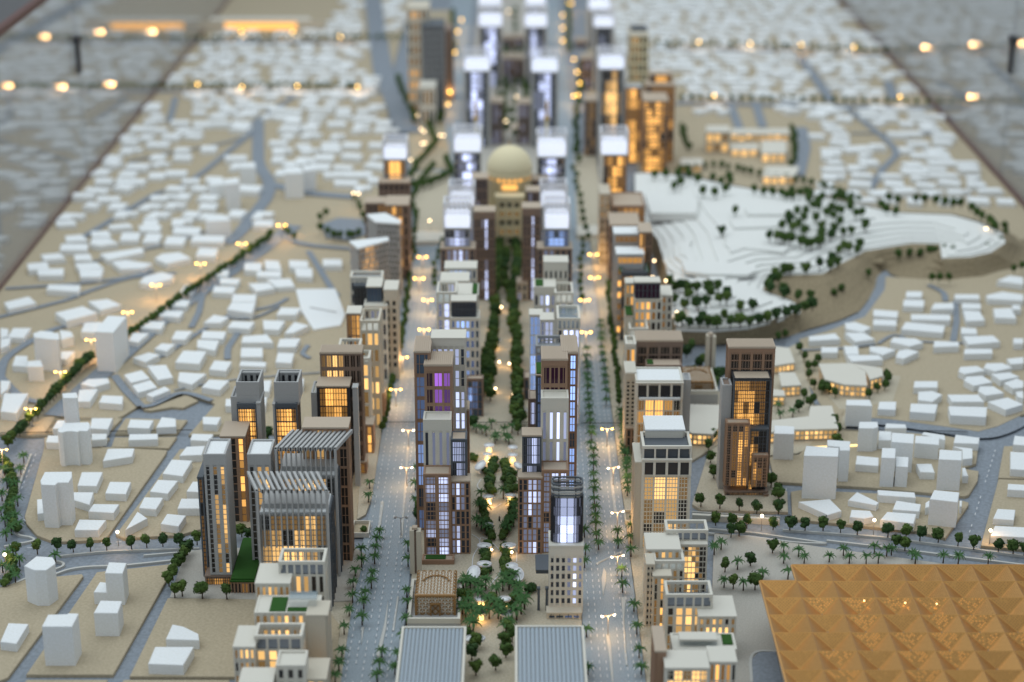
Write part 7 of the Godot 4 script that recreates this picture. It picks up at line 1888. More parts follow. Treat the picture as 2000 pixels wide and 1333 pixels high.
	t = thing("lantern_tower", "brown and blue glass tower, nearest glowing lattice crown left of park", "tower", Vector3(-.1517,.006,-5.6258), "towers with glowing lattice crowns")
	block(t,"podium","umber",-.2234,-.1172,.006,.2596,-5.5882,-5.52,["flat","tan roof"],[["f",6,6,"cool",.45,.12,.5,.25,.9,1,2,"umber",0,1],["r",3,6,"cool",.5,.15,.5,.4,.2,1,1,"black frame",0,1]])
	block(t,"glass_shaft","mid grey",-.2121,-.1326,.2646,.3195,-5.607,-5.532,["flat","pale grey"],[["f",5,2,"cool",.08,.1,.5,.3,1.1,1,2,"mid grey",0,1],["r",3,2,"cool",.08,.1,.5,.3,.4,1,1,"black frame",0,1]])
	lantern(t,-.2127,-.1304,.3211,.4005,-5.607,-5.532,.55)
	block(t,"brown_slab","umber",-.1267,-.0585,.006,.3007,-5.8418,-5.778,["flat","tan roof"],[["f",6,8,"cool",.5,.14,.55,.09,1.1,1,2,"umber",0,.93],["r",4,8,"cool",.55,.14,.5,.3,.1,1,1,"black frame",0,1]])
	t = thing("lantern_tower", "second glowing lattice crown from front on the park's left side", "tower", Vector3(-.1527,.006,-6.1238), "towers with glowing lattice crowns")
	block(t,"shaft","mid grey",-.2123,-.1314,.006,.2529,-6.09,-6,["flat","pale grey"],[["f",5,6,"cool",.1,.1,.5,.3,1,1,1,"black frame",0,1],["r",3,6,"cool",.1,.1,.5,.3,.3,1,1,"black frame",0,1]])
	lantern(t,-.2131,-.1292,.2547,.3244,-6.08,-6,.5)
	block(t,"brown_wing","umber",-.1431,-.0873,.006,.2799,-6.3229,-6.25,["flat","tan roof"],[["f",4,7,"cool",.4,.16,.3,.3,.2,1,1,"black frame",0,1],["r",4,7,"cool",.5,.16,.5,.3,.1,1,1,"black frame",0,1]])
	t = thing("lantern_tower", "curved-top glowing lattice crown just left of the dome", "tower", Vector3(-.1636,.006,-6.5475), "towers with glowing lattice crowns")
	block(t,"shaft","mid grey",-.2114,-.1174,.006,.3063,-6.6,-6.5,["flat","pale grey"],[["f",6,9,"cool",.08,.22,.52,.2,1.15,1,1,"black frame",0,1],["r",3,9,"cool",.1,.22,.5,.3,.3,1,1,"black frame",0,1]])
	lantern(t,-.2123,-.1133,.3081,.3858,-6.59,-6.5,.62)
	t = thing("lantern_tower", "fourth glowing crown behind the dome's left, tall pale frame with blue glass", "tower", Vector3(-.1362,.006,-7.809), "towers with glowing lattice crowns")
	block(t,"shaft","mid grey",-.1994,-.1061,.006,.3274,-7.84,-7.75,["flat","pale grey"],[["f",4,8,"cool",.1,.1,.5,.25,1.1,1,2,"mid grey",0,1],["r",3,8,"cool",.1,.1,.5,.3,.3,1,1,"black frame",0,1]])
	block(t,"pale_frame","pale grey",-.2078,-.1972,.006,.3283,-7.846,-7.746,["flat","pale grey"],[])
	block(t,"pale_frame","pale grey",-.1081,-.0975,.006,.3283,-7.846,-7.746,["flat","pale grey"],[])
	lantern(t,-.2071,-.0972,.33,.4071,-7.848,-7.748,.55)
	block(t,"low_wing","umber",-.0988,-.043,.006,.1818,-7.92,-7.8,["flat","tan roof"],[["f",4,6,"cool",.45,.14,.4,.3,.25,1,1,"black frame",0,1],["r",4,6,"cool",.45,.14,.4,.3,.15,1,1,"black frame",0,1]])

func lay_out_3() -> void:
	var t: Node3D
	t = thing("lantern_tower", "fifth glowing crown up the left of the far avenue", "tower", Vector3(-.0922,.006,-8.959), "towers with glowing lattice crowns")
	block(t,"shaft","mid grey",-.1571,-.0628,.006,.2922,-8.99,-8.9,["flat","pale grey"],[["f",4,8,"cool",.1,.1,.5,.25,1.1,1,2,"mid grey",0,1],["r",3,8,"cool",.1,.1,.5,.3,.3,1,1,"black frame",0,1]])
	block(t,"pale_frame","pale grey",-.1666,-.1546,.006,.2929,-8.996,-8.896,["flat","pale grey"],[])
	block(t,"pale_frame","pale grey",-.0652,-.0531,.006,.2929,-8.996,-8.896,["flat","pale grey"],[])
	lantern(t,-.1661,-.053,.295,.3868,-8.998,-8.898,.55)
	block(t,"low_wing","umber",-.0538,.0098,.006,.1303,-9.07,-8.95,["flat","tan roof"],[["f",4,6,"cool",.45,.14,.4,.3,.25,1,1,"black frame",0,1],["r",4,6,"cool",.45,.14,.4,.3,.15,1,1,"black frame",0,1]])
	t = thing("lantern_tower", "farthest glowing crown on the left of the avenue, cut by the frame", "tower", Vector3(-.1033,.006,-9.759), "towers with glowing lattice crowns")
	block(t,"shaft","mid grey",-.1706,-.0735,.006,.2414,-9.79,-9.7,["flat","pale grey"],[["f",4,8,"cool",.1,.1,.5,.25,1.1,1,2,"mid grey",0,1],["r",3,8,"cool",.1,.1,.5,.3,.3,1,1,"black frame",0,1]])
	block(t,"pale_frame","pale grey",-.181,-.1679,.006,.2422,-9.796,-9.696,["flat","pale grey"],[])
	block(t,"pale_frame","pale grey",-.0761,-.0629,.006,.2422,-9.796,-9.696,["flat","pale grey"],[])
	lantern(t,-.1804,-.0627,.2444,.336,-9.798,-9.698,.55)
	block(t,"low_wing","umber",-.0637,.0053,.006,.0678,-9.87,-9.75,["flat","tan roof"],[["f",4,6,"cool",.45,.14,.4,.3,.25,1,1,"black frame",0,1],["r",4,6,"cool",.45,.14,.4,.3,.15,1,1,"black frame",0,1]])
	t = thing("lantern_tower", "tall glowing crown right of the dome's far avenue with pale frame", "tower", Vector3(.1124,.006,-7.809), "towers with glowing lattice crowns")
	block(t,"shaft","mid grey",.0806,.1782,.006,.3231,-7.84,-7.75,["flat","pale grey"],[["f",4,8,"cool",.1,.1,.5,.25,1.1,1,2,"mid grey",0,1],["l",3,8,"cool",.1,.1,.5,.3,.3,1,1,"black frame",0,1]])
	block(t,"pale_frame","pale grey",.0721,.0827,.006,.324,-7.846,-7.746,["flat","pale grey"],[])
	block(t,"pale_frame","pale grey",.176,.1866,.006,.324,-7.846,-7.746,["flat","pale grey"],[])
	lantern(t,.0719,.186,.3257,.4028,-7.848,-7.748,.55)
	block(t,"low_wing","umber",.0172,.073,.006,.1774,-7.92,-7.8,["flat","tan roof"],[["f",4,6,"cool",.45,.14,.4,.3,.25,1,1,"black frame",0,1],["l",4,6,"cool",.45,.14,.4,.3,.15,1,1,"black frame",0,1]])
	t = thing("lantern_tower", "fifth glowing crown up the right of the far avenue", "tower", Vector3(.0879,.006,-8.959), "towers with glowing lattice crowns")
	block(t,"shaft","mid grey",.0604,.1498,.006,.2897,-8.99,-8.9,["flat","pale grey"],[["f",4,8,"cool",.1,.1,.5,.25,1.1,1,2,"mid grey",0,1],["l",3,8,"cool",.1,.1,.5,.3,.3,1,1,"black frame",0,1]])
	block(t,"pale_frame","pale grey",.0507,.0628,.006,.2905,-8.996,-8.896,["flat","pale grey"],[])
	block(t,"pale_frame","pale grey",.1473,.1594,.006,.2905,-8.996,-8.896,["flat","pale grey"],[])
	lantern(t,.0506,.1589,.2925,.382,-8.998,-8.898,.55)
	block(t,"low_wing","umber",-.0122,.0513,.006,.1279,-9.07,-8.95,["flat","tan roof"],[["f",4,6,"cool",.45,.14,.4,.3,.25,1,1,"black frame",0,1],["l",4,6,"cool",.45,.14,.4,.3,.15,1,1,"black frame",0,1]])
	t = thing("lantern_tower", "farthest glowing crown just right of the avenue, cut by the frame", "tower", Vector3(.0955,.006,-9.759), "towers with glowing lattice crowns")
	block(t,"shaft","mid grey",.0708,.1548,.006,.2441,-9.79,-9.7,["flat","pale grey"],[["f",4,8,"cool",.1,.1,.5,.25,1.1,1,2,"mid grey",0,1],["l",3,8,"cool",.1,.1,.5,.3,.3,1,1,"black frame",0,1]])
	block(t,"pale_frame","pale grey",.0603,.0734,.006,.2448,-9.796,-9.696,["flat","pale grey"],[])
	block(t,"pale_frame","pale grey",.1521,.1652,.006,.2448,-9.796,-9.696,["flat","pale grey"],[])
	lantern(t,.0601,.1647,.247,.3308,-9.798,-9.698,.55)
	block(t,"low_wing","umber",-.008,.061,.006,.0704,-9.87,-9.75,["flat","tan roof"],[["f",4,6,"cool",.45,.14,.4,.3,.25,1,1,"black frame",0,1],["l",4,6,"cool",.45,.14,.4,.3,.15,1,1,"black frame",0,1]])
	t = thing("lantern_tower", "warm-lit tower with glowing crown beside the far right boulevard", "tower", Vector3(.381,.006,-7.609), "towers with glowing lattice crowns")
	block(t,"shaft","mid grey",.3512,.4421,.006,.379,-7.64,-7.55,["flat","pale grey"],[["f",4,8,"warm",.1,.1,.5,.25,1.1,1,2,"mid grey",0,1],["l",3,8,"warm",.1,.1,.5,.3,.3,1,1,"black frame",0,1]])
	block(t,"pale_frame","pale grey",.3428,.3531,.006,.3798,-7.646,-7.546,["flat","pale grey"],[])
	block(t,"pale_frame","pale grey",.4398,.4501,.006,.3798,-7.646,-7.546,["flat","pale grey"],[])
	lantern(t,.3417,.4487,.3815,.4544,-7.648,-7.548,.55)
	block(t,"low_wing","umber",.2929,.3473,.006,.2369,-7.72,-7.6,["flat","tan roof"],[["f",4,6,"warm",.45,.14,.4,.3,.25,1,1,"black frame",0,1],["l",4,6,"warm",.45,.14,.4,.3,.15,1,1,"black frame",0,1]])
	t = thing("lantern_tower", "glowing crown on grey shaft, far right boulevard", "tower", Vector3(.4076,.006,-8.859), "towers with glowing lattice crowns")
	block(t,"shaft","mid grey",.3847,.4611,.006,.3089,-8.89,-8.8,["flat","pale grey"],[["f",4,8,"cool",.1,.1,.5,.25,.2,1,2,"mid grey",0,1],["l",3,8,"cool",.1,.1,.5,.3,.3,1,1,"black frame",0,1]])
	block(t,"pale_frame","pale grey",.375,.3869,.006,.3097,-8.896,-8.796,["flat","pale grey"],[])
	block(t,"pale_frame","pale grey",.4586,.4705,.006,.3097,-8.896,-8.796,["flat","pale grey"],[])
	lantern(t,.374,.4693,.3117,.3787,-8.898,-8.798,.55)
	block(t,"low_wing","umber",.3166,.3795,.006,.1488,-8.97,-8.85,["flat","tan roof"],[["f",4,6,"cool",.45,.14,.4,.3,.25,1,1,"black frame",0,1],["l",4,6,"cool",.45,.14,.4,.3,.15,1,1,"black frame",0,1]])
	t = thing("lantern_tower", "farthest glowing crown over the right boulevard", "tower", Vector3(.428,.006,-9.859), "towers with glowing lattice crowns")
	block(t,"shaft","mid grey",.4005,.4907,.006,.2074,-9.89,-9.8,["flat","pale grey"],[["f",4,8,"cool",.1,.1,.5,.25,.2,1,2,"mid grey",0,1],["l",3,8,"cool",.1,.1,.5,.3,.3,1,1,"black frame",0,1]])
	block(t,"pale_frame","pale grey",.3897,.403,.006,.2081,-9.896,-9.796,["flat","pale grey"],[])
	block(t,"pale_frame","pale grey",.4878,.5011,.006,.2081,-9.896,-9.796,["flat","pale grey"],[])
	lantern(t,.3887,.4997,.2104,.2925,-9.898,-9.798,.55)
	block(t,"low_wing","umber",.3245,.3942,.006,.0317,-9.97,-9.85,["flat","tan roof"],[["f",4,6,"cool",.45,.14,.4,.3,.25,1,1,"black frame",0,1],["l",4,6,"cool",.45,.14,.4,.3,.15,1,1,"black frame",0,1]])
	t = thing("round_base_tower", "white gridded tower base under the round dark glass tower", "tower", Vector3(.0838,.006,-3.7154), "towers beside the park")
	block(t,"grid_block","ivory",.0773,.1513,.006,.1667,-3.7519,-3.6793,["flat","ivory"],[["f",6,6,"cool",.45,.36,.75,.14,1,1,1,"black frame",.12,.86],["l",3,6,"cool",.5,.4,.5,.3,.2,1,1,"black frame",0,1]])
	block(t,"base_step","cream",.0723,.1479,.006,.0176,-3.6839,-3.6539,["flat","cream"],[["f",4,1,"blue",.2,.2,.7,.3,.4,2,1,"black frame",0,1]])
	block(t,"canopy","slate",.05,.0829,.058,.064,-3.8403,-3.7653,["flat","slate"],[])
	block(t,"canopy_leg","slate",.0524,.058,.006,.0575,-3.6989,-3.6909,["flat","slate"],[])
	block(t,"canopy_leg","slate",.0702,.0758,.006,.0575,-3.6989,-3.6909,["flat","slate"],[])
	barrel_tower(.0813,.1493,.1652,.3042,-3.7124,"round dark glass tower with banded rings at its crown, front right of park")
	t = thing("tower", "cream slotted tower with plum-windowed brown top, right of park", "tower", Vector3(.0805,.006,-4.126), "towers beside the park")
	block(t,"front_block","brown",.0646,.1268,.006,.2135,-4.0249,-3.97,["rim","tan roof",.004],[["f",3,8,"cool",.3,.14,.6,.4,.9,2,2,"brown",0,1],["l",3,8,"cool",.5,.15,.5,.3,.1,1,1,"black frame",0,1]])
	block(t,"cream_block","ivory",.0634,.1267,.006,.3668,-4.0795,-4.0259,["rim","ivory",.006],[["f",4,4,"cool",.6,.1,.55,.45,1,1,1,"black frame",.1,.93]])
	block(t,"top_block","brown",.0649,.1251,.006,.444,-4.1648,-4.0805,["ribs","tan roof"],[["f",3,6,"plum",.22,.2,.5,.3,.12,2,1,"brown",.3,.97]])
	block(t,"right_wing","brown",.1275,.1502,.006,.4434,-4.2361,-4.1255,["ribs","tan roof"],[["f",1,11,"blue",.35,.12,.5,.6,.85,2,2,"brown",0,1]])
	block(t,"right_wing_back","brown",.1121,.1479,.006,.4441,-4.2414,-4.1305,["ribs","tan roof"],[])
	block(t,"glass_wing","slate",.0199,.0644,.006,.2929,-4.0351,-3.99,["flat","tan roof"],[["f",4,4,"cool",.12,.08,.5,.3,.9,3,3,"slate",0,1],["l",3,4,"cool",.14,.08,.5,.4,.3,1,1,"black frame",0,1]])
	block(t,"brown_wing","brown",.0106,.0657,.006,.1991,-3.9964,-3.965,["flat","tan roof"],[["f",5,6,"cool",.34,.12,.6,.35,.8,1,2,"brown",0,1],["l",3,6,"cool",.4,.12,.5,.3,.1,1,1,"black frame",0,1]])
	block(t,"small_block","umber",.0357,.0578,.006,.2894,-4.2796,-4.22,["rim","tan roof",.003],[["f",1,4,"cool",.25,.2,.5,.4,.5,3,2,"umber",0,1],["l",2,4,"cool",.3,.2,.5,.4,.2,1,1,"black frame",0,1]])
	block(t,"green_bay","slate",.0536,.0695,.006,.3593,-4.2783,-4.2,["flat","tan roof"],[["f",1,5,"blue",.2,.08,.5,.4,.2,2,3,"slate",0,1],["l",3,5,"blue",.2,.1,.5,.4,.2,1,1,"black frame",0,1]])
	part("lawn", chamfered(Vector3(.0546,.3638,-4.2743)-t.position,Vector3(.0685,.3668,-4.203)-t.position,.0008),M["lawn"],t)
	t = thing("tower", "blue-lit white tower with open grey crown frame, right of park", "tower", Vector3(.0864,.006,-4.8073), "towers beside the park")
	block(t,"glass_terrace","mid grey",.057,.1287,.006,.2871,-4.6811,-4.6,["crown","mid grey",.022,6],[["f",5,6,"blue",.1,.1,.4,.4,.8,1,2,"mid grey",0,1],["l",3,6,"blue",.1,.1,.5,.4,.5,1,1,"black frame",0,1]])
	block(t,"left_block","ivory",.0428,.0788,.006,.2921,-4.8659,-4.82,["flat","ivory"],[["f",3,5,"blue",.18,.06,.5,.5,1,1,2,"ivory",0,1],["l",4,5,"blue",.2,.08,.5,.5,.9,1,1,"black frame",0,1]])
	block(t,"mid_block","ivory",.0713,.1084,.006,.2918,-4.8377,-4.78,["flat","ivory"],[["f",3,5,"cool",.3,.08,.6,.4,1.1,1,2,"ivory",0,1]])
	block(t,"crown_block","ivory",.1156,.1781,.006,.3133,-4.8476,-4.74,["crown","mid grey",.03,5,"clear acrylic"],[["f",4,5,"cool",.4,.1,.55,.4,1.1,1,2,"ivory",0,1],["l",3,5,"blue",.2,.1,.5,.5,.8,1,1,"black frame",0,1]])
	block(t,"podium","umber",.0286,.0543,.006,.0678,-4.9778,-4.9225,["rim","tan roof",.004],[["f",2,2,"blue",.2,.15,.5,.3,.2,2,2,"black frame",0,1]])
	t = thing("tower", "ivory slotted block with roof lawn and open crown, right of park", "tower", Vector3(.0912,.006,-5.2981), "towers beside the park")
	block(t,"front_block","ivory",.0569,.1212,.006,.2695,-5.1939,-5.12,["rim","ivory",.004],[["f",4,5,"cool",.5,.25,.62,.25,1.1,1,1,"black frame",.2,.93],["l",3,6,"cool",.5,.3,.5,.3,.2,1,1,"black frame",0,1]])
	part("lawn", chamfered(Vector3(.0629,.2716,-5.1879)-t.position,Vector3(.0849,.2746,-5.13)-t.position,.0008),M["lawn"],t)
	block(t,"crown_block","ivory",.116,.1696,.006,.2692,-5.176,-5.08,["crown","ivory",.03,3],[["f",3,6,"cool",.45,.25,.5,.3,.3,1,1,"black frame",0,1]])
	block(t,"rear_block","ivory",.0874,.1585,.006,.3123,-5.28,-5.22,["flat","ivory"],[["f",5,7,"dark",.6,.4,.5,.3,0,1,1,"black frame",.1,.94]])
	block(t,"side_step","cream",.0099,.0444,.006,.0661,-5.8253,-5.7679,["flat","tan roof"],[["f",2,2,"cool",.4,.2,.5,.3,.2,1,1,"black frame",0,1]])
	t = thing("lantern_tower", "brown and blue glass tower, nearest glowing lattice crown right of park", "tower", Vector3(.1114,.006,-5.6258), "towers with glowing lattice crowns")
	block(t,"podium","umber",.0719,.1797,.006,.2596,-5.5882,-5.52,["flat","tan roof"],[["f",6,6,"cool",.45,.12,.5,.25,.7,1,2,"umber",0,1],["l",3,6,"cool",.5,.15,.5,.4,.2,1,1,"black frame",0,1]])
	block(t,"glass_shaft","mid grey",.092,.17,.2646,.3179,-5.607,-5.532,["flat","pale grey"],[["f",5,2,"blue",.08,.1,.5,.35,1.1,1,2,"mid grey",0,1],["l",3,2,"cool",.08,.1,.5,.3,.4,1,1,"black frame",0,1]])
	lantern(t,.0931,.1708,.3195,.3989,-5.607,-5.532,.6)
	block(t,"brown_slab","umber",.0276,.086,.006,.3125,-5.8422,-5.778,["flat","tan roof"],[["f",6,8,"cool",.5,.14,.55,.09,1,1,2,"umber",0,.93],["l",4,8,"cool",.55,.14,.5,.3,.1,1,1,"black frame",0,1]])
	t = thing("lantern_tower", "second glowing lattice crown from front on the park's right side", "tower", Vector3(.1107,.006,-6.1225), "towers with glowing lattice crowns")
	block(t,"shaft","mid grey",.091,.1735,.006,.2512,-6.09,-6,["flat","pale grey"],[["f",5,6,"cool",.1,.1,.5,.3,1,1,1,"black frame",0,1],["l",3,6,"cool",.1,.1,.5,.3,.3,1,1,"black frame",0,1]])
	lantern(t,.0889,.1745,.2529,.3279,-6.08,-6,.5)
	block(t,"brown_wing","umber",.042,.0945,.006,.2347,-6.3148,-6.25,["flat","tan roof"],[["f",5,6,"cool",.4,.16,.3,.3,.2,1,1,"black frame",0,1],["l",4,6,"cool",.5,.16,.5,.3,.1,1,1,"black frame",0,1]])
	t = thing("lantern_tower", "curved-top glowing lattice crown just right of the dome", "tower", Vector3(.1208,.006,-6.5241), "towers with glowing lattice crowns")
	block(t,"shaft","mid grey",.085,.1844,.006,.2895,-6.6,-6.5,["flat","pale grey"],[["f",6,9,"cool",.08,.22,.45,.2,1,1,1,"black frame",0,1],["l",3,9,"cool",.1,.22,.5,.3,.3,1,1,"black frame",0,1]])
	lantern(t,.0828,.1872,.2914,.3729,-6.59,-6.5,.62)
	block(t,"brown_wing","umber",.0612,.1241,.006,.222,-6.5149,-6.44,["flat","tan roof"],[["f",5,7,"cool",.4,.16,.7,.2,.5,1,1,"black frame",0,1]])
	t = thing("tower", "stepped ivory block cluster with open crown frame and roof lawns, front left", "tower", Vector3(-.4501,.006,-3.3634), "towers along the left boulevard")
	block(t,"crown_block","ivory",-.4848,-.3889,.006,.2221,-3.5634,-3.5,["crown","slate",.03,6],[["f",6,4,"warm",.45,.2,.45,.22,1,1,1,"ivory",0,1],["r",5,9,"warm",.5,.3,.3,.25,.6,1,1,"black frame",0,1]])
	block(t,"white_block","ivory",-.5286,-.4574,.006,.19,-3.5492,-3.46,["flat","ivory"],[["f",6,5,"warm",.5,.35,.5,.45,1.05,1,1,"black frame",0,1],["r",3,5,"warm",.5,.3,.5,.3,.3,1,1,"black frame",0,1]])
	block(t,"terrace","ivory",-.5208,-.3913,.006,.1689,-3.45,-3.375,["rim","ivory",.003],[["f",9,5,"warm",.5,.35,.55,.4,1.15,1,1,"black frame",0,1],["r",3,6,"warm",.5,.1,.4,.4,1.3,1,1,"black frame",0,1]])
	part("lawn", chamfered(Vector3(-.4908,.171,-3.438)-t.position,Vector3(-.4588,.174,-3.379)-t.position,.0008),M["lawn"],t)
	part("lawn", chamfered(Vector3(-.4548,.171,-3.395)-t.position,Vector3(-.3953,.174,-3.379)-t.position,.0008),M["lawn"],t)
	block(t,"glass_rail","clear acrylic",-.4526,-.397,.1744,.1909,-3.423,-3.395,["flat","clear acrylic"],[])
	block(t,"front_crown","ivory",-.51,-.4154,.006,.1663,-3.3438,-3.29,["crown","slate",.03,4],[["f",4,5,"warm",.4,.12,.4,.35,1,1,1,"ivory",0,1],["r",2,5,"warm",.35,.08,.5,.4,1.2,1,1,"black frame",0,1]])
	block(t,"left_step","ivory",-.5492,-.5071,.006,.1502,-3.3541,-3.27,["flat","ivory"],[["f",4,5,"warm",.5,.35,.6,.4,.9,1,1,"black frame",0,1]])
	block(t,"front_box","ivory",-.458,-.4009,.006,.1463,-3.259,-3.2,["rim","ivory",.006],[["f",3,5,"dark",.5,.35,.5,.3,0,1,1,"black frame",0,1]])
	block(t,"front_step","ivory",-.5257,-.4611,.006,.128,-3.2277,-3.17,["flat","ivory"],[["f",5,4,"warm",.5,.35,.5,.3,.4,1,1,"black frame",0,1]])
	block(t,"tan_side","cream",-.4144,-.3714,.006,.1713,-3.42,-3.36,["flat","cream"],[["r",4,4,"warm",.5,.12,.4,.3,.9,1,1,"black frame",0,1]])
	block(t,"side_wall","cream",-.4044,-.3637,.006,.1075,-3.3,-3.22,["flat","cream"],[["f",2,3,"warm",.4,.06,.3,.5,1.4,1,1,"black frame",0,1],["r",3,3,"warm",.5,.1,.5,.3,.4,1,1,"black frame",0,1]])
	t = thing("tower", "grey-white slotted tower with sunken roof, outermost left, beside lawn terrace", "tower", Vector3(-.6723,.006,-3.8649), "towers along the left boulevard")
	block(t,"plinth","umber",-.6932,-.6334,.006,.0283,-3.9021,-3.8059,["flat","umber"],[["f",6,1,"amber",.15,.1,.5,.5,.5,2,2,"black frame",0,1],["r",4,1,"amber",.15,.1,.5,.5,.4,2,2,"black frame",0,1]])
	block(t,"shaft","pale grey",-.681,-.6317,.034,.323,-3.8937,-3.8059,["rim","white card",.006],[["f",3,11,"warm",.52,.05,.72,.36,.85,1,2,"pale grey",.015,.93]])
	block(t,"dark_back","slate",-.7037,-.6911,.006,.2532,-3.9359,-3.8459,["flat","slate"],[["f",1,8,"amber",.2,.06,.5,.5,.3,2,3,"black frame",0,1],["l",5,8,"amber",.14,.06,.5,.4,.4,2,2,"black frame",0,1]])
	t = thing("tower", "grey-white slotted tower with sunken roof, right of the lawn terrace", "tower", Vector3(-.5667,.006,-3.9031), "towers along the left boulevard")
	block(t,"shaft","pale grey",-.5928,-.5405,.006,.2991,-3.9461,-3.86,["rim","white card",.006],[["f",3,8,"warm",.5,.06,.8,.35,.9,1,2,"pale grey",.03,.93],["r",5,9,"amber",.3,.06,.9,.4,.6,1,2,"pale grey",0,1]])
	t = thing("garden_terrace", "raised bright green lawn terrace on brown slatted wall", "terrace", Vector3(-.6025,.006,-3.8723), "")
	block(t,"terrace_wall","brown",-.6298,-.5752,.006,.0358,-3.9766,-3.7669,["flat","lawn"],[["f",7,1,"amber",.45,.06,.5,.4,.3,1,1,"black frame",0,1]])
	part("lawn", chamfered(Vector3(-.6288,.0404,-3.9756)-t.position,Vector3(-.5762,.0434,-3.7699)-t.position,.0008),M["lawn"],t)
	finned_tower("finned_tower","grey glass tower with fins folding over its roof, nearer of two",-.5496,-.4006,.2312,.2998,-3.8,-3.7,13,-.028)
	finned_tower("finned_tower","grey glass tower with fins folding over its roof, behind its twin",-.5268,-.3954,.2468,.3282,-3.97,-3.86,13,.03)
	t = thing("tower", "warm brown tower with pale flat roof beside the finned towers", "tower", Vector3(-.4278,.006,-3.9599), "towers along the left boulevard")
	block(t,"recess","black frame",-.4771,-.3871,.006,-.0016,-4,-3.93,["flat","black frame"],[])
	block(t,"shaft","brown",-.4752,-.3716,.0029,.3395,-3.9848,-3.925,["flat","tan roof"],[["f",4,7,"warm",.42,.12,.45,.3,.6,2,2,"brown",0,1],["r",3,7,"warm",.5,.06,.5,.4,.3,1,1,"brown",0,1]])
	t = thing("tower", "narrow brown tower with warm window strip left of the finned towers", "tower", Vector3(-.6668,.006,-4.1777), "towers along the left boulevard")
	block(t,"shaft","brown",-.6965,-.6371,.006,.2294,-4.2232,-4.1323,["flat","tan roof"],[["f",3,11,"amber",.4,.08,.85,.2,1.2,1,1,"brown",0,1],["r",3,11,"amber",.35,.08,.5,.5,.7,1,1,"brown",0,1]])
	t = thing("shaft_tower", "grey speckled tower with hollow top over warm glass, left of the twin pair", "tower", Vector3(-.6426,.006,-4.2743), "twin grey towers with hollow tops")
	block(t,"glass_base","slate",-.6665,-.6197,.006,.2695,-4.29,-4.22,["rim","mid grey",.01],[["f",4,7,"amber",.1,.08,.5,.6,1,2,3,"black frame",0,1],["r",4,7,"amber",.1,.08,.5,.6,0,2,3,"black frame",0,1]])
	block(t,"side_wing","pale grey",-.6192,-.6094,.006,.2788,-4.295,-4.22,["flat","pale grey"],[])
	block(t,"side_wing","pale grey",-.6833,-.6685,.006,.284,-4.31,-4.24,["rim","mid grey",.006],[])
	block(t,"shaft","pale grey",-.6675,-.6122,.272,.296,-4.3172,-4.232,["rim","slate",.035],[])
	block(t,"top_windows","pale grey",-.6615,-.6182,.2985,.324,-4.3124,-4.3062,["flat","pale grey"],[["f",3,1,"dark",.5,.3,.5,.3,0,1,1,"black frame",0,1]])
	t = thing("shaft_tower", "grey speckled tower with hollow top over warm glass, right of the twin pair", "tower", Vector3(-.5549,.006,-4.2735), "twin grey towers with hollow tops")
	block(t,"glass_base","slate",-.5753,-.5211,.006,.2695,-4.29,-4.22,["rim","mid grey",.01],[["f",4,7,"amber",.1,.08,.5,.6,1,2,3,"black frame",0,1],["r",4,7,"amber",.1,.08,.5,.6,.8,2,3,"black frame",0,1]])
	block(t,"side_wing","pale grey",-.58,-.575,.006,.2761,-4.29,-4.22,["flat","pale grey"],[])
	block(t,"shaft","pale grey",-.5765,-.5175,.272,.296,-4.3172,-4.232,["rim","slate",.035],[])
	block(t,"top_windows","pale grey",-.5705,-.5235,.2985,.324,-4.3124,-4.3062,["flat","pale grey"],[["f",3,1,"dark",.5,.3,.5,.3,0,1,1,"black frame",0,1]])
	t = thing("tower", "brown tower with amber glass front between grey piers, left boulevard", "tower", Vector3(-.4211,.006,-4.4362), "towers along the left boulevard")
	block(t,"glass_block","black frame",-.4881,-.4069,.006,.2669,-4.4225,-4.36,["flat","tan roof"],[["f",4,5,"amber",.08,.05,.45,.6,1.05,3,3,"black frame",0,1],["r",3,5,"amber",.1,.05,.5,.5,.5,2,3,"black frame",0,1]])
	block(t,"left_pier","pale grey",-.5022,-.4882,.006,.2484,-4.435,-4.355,["rim","ivory",.006],[])
	block(t,"right_pier","pale grey",-.3976,-.385,.006,.2707,-4.3674,-4.34,["flat","pale grey"],[])
	block(t,"rear_block","umber",-.4844,-.3796,.006,.3306,-4.4794,-4.4245,["ribs","tan roof"],[["f",7,8,"warm",.3,.25,.33,.2,1.2,2,1,"umber",0,1],["r",5,9,"warm",.45,.12,.5,.4,.5,1,1,"umber",0,1]])
	block(t,"brown_steps","brown",-.3953,-.3744,.006,.0353,-4.47,-4.42,["flat","tan roof"],[["f",1,3,"amber",.3,.1,.5,.5,.5,1,1,"black frame",0,1]])
	block(t,"brown_steps","brown",-.3866,-.3652,.006,.0838,-4.61,-4.55,["flat","tan roof"],[["f",1,3,"amber",.3,.1,.5,.5,.9,1,1,"black frame",0,1]])
	t = thing("tower", "cream tower with open crown and warm side strips, left boulevard", "tower", Vector3(-.3968,.006,-4.7249), "towers along the left boulevard")
	block(t,"front_crown","ivory",-.457,-.3984,.006,.2796,-4.6779,-4.62,["crown","slate",.02,5],[["f",4,6,"warm",.4,.2,.5,.4,.7,1,1,"black frame",0,1]])
	block(t,"white_step","ivory",-.4029,-.3737,.006,.253,-4.6606,-4.6,["crown","ivory",.015,2],[["f",1,6,"warm",.4,.2,.5,.5,.9,1,1,"black frame",0,1],["r",4,8,"warm",.4,.1,.4,.3,1,1,1,"black frame",0,1]])
	block(t,"crown_block","cream",-.4077,-.3549,.006,.3132,-4.8226,-4.72,["crown","ivory",.03,3],[["f",3,6,"warm",.35,.3,.6,.4,1,1,1,"ivory",0,1],["r",5,7,"warm",.6,.1,.15,.2,1,1,1,"black frame",0,1]])
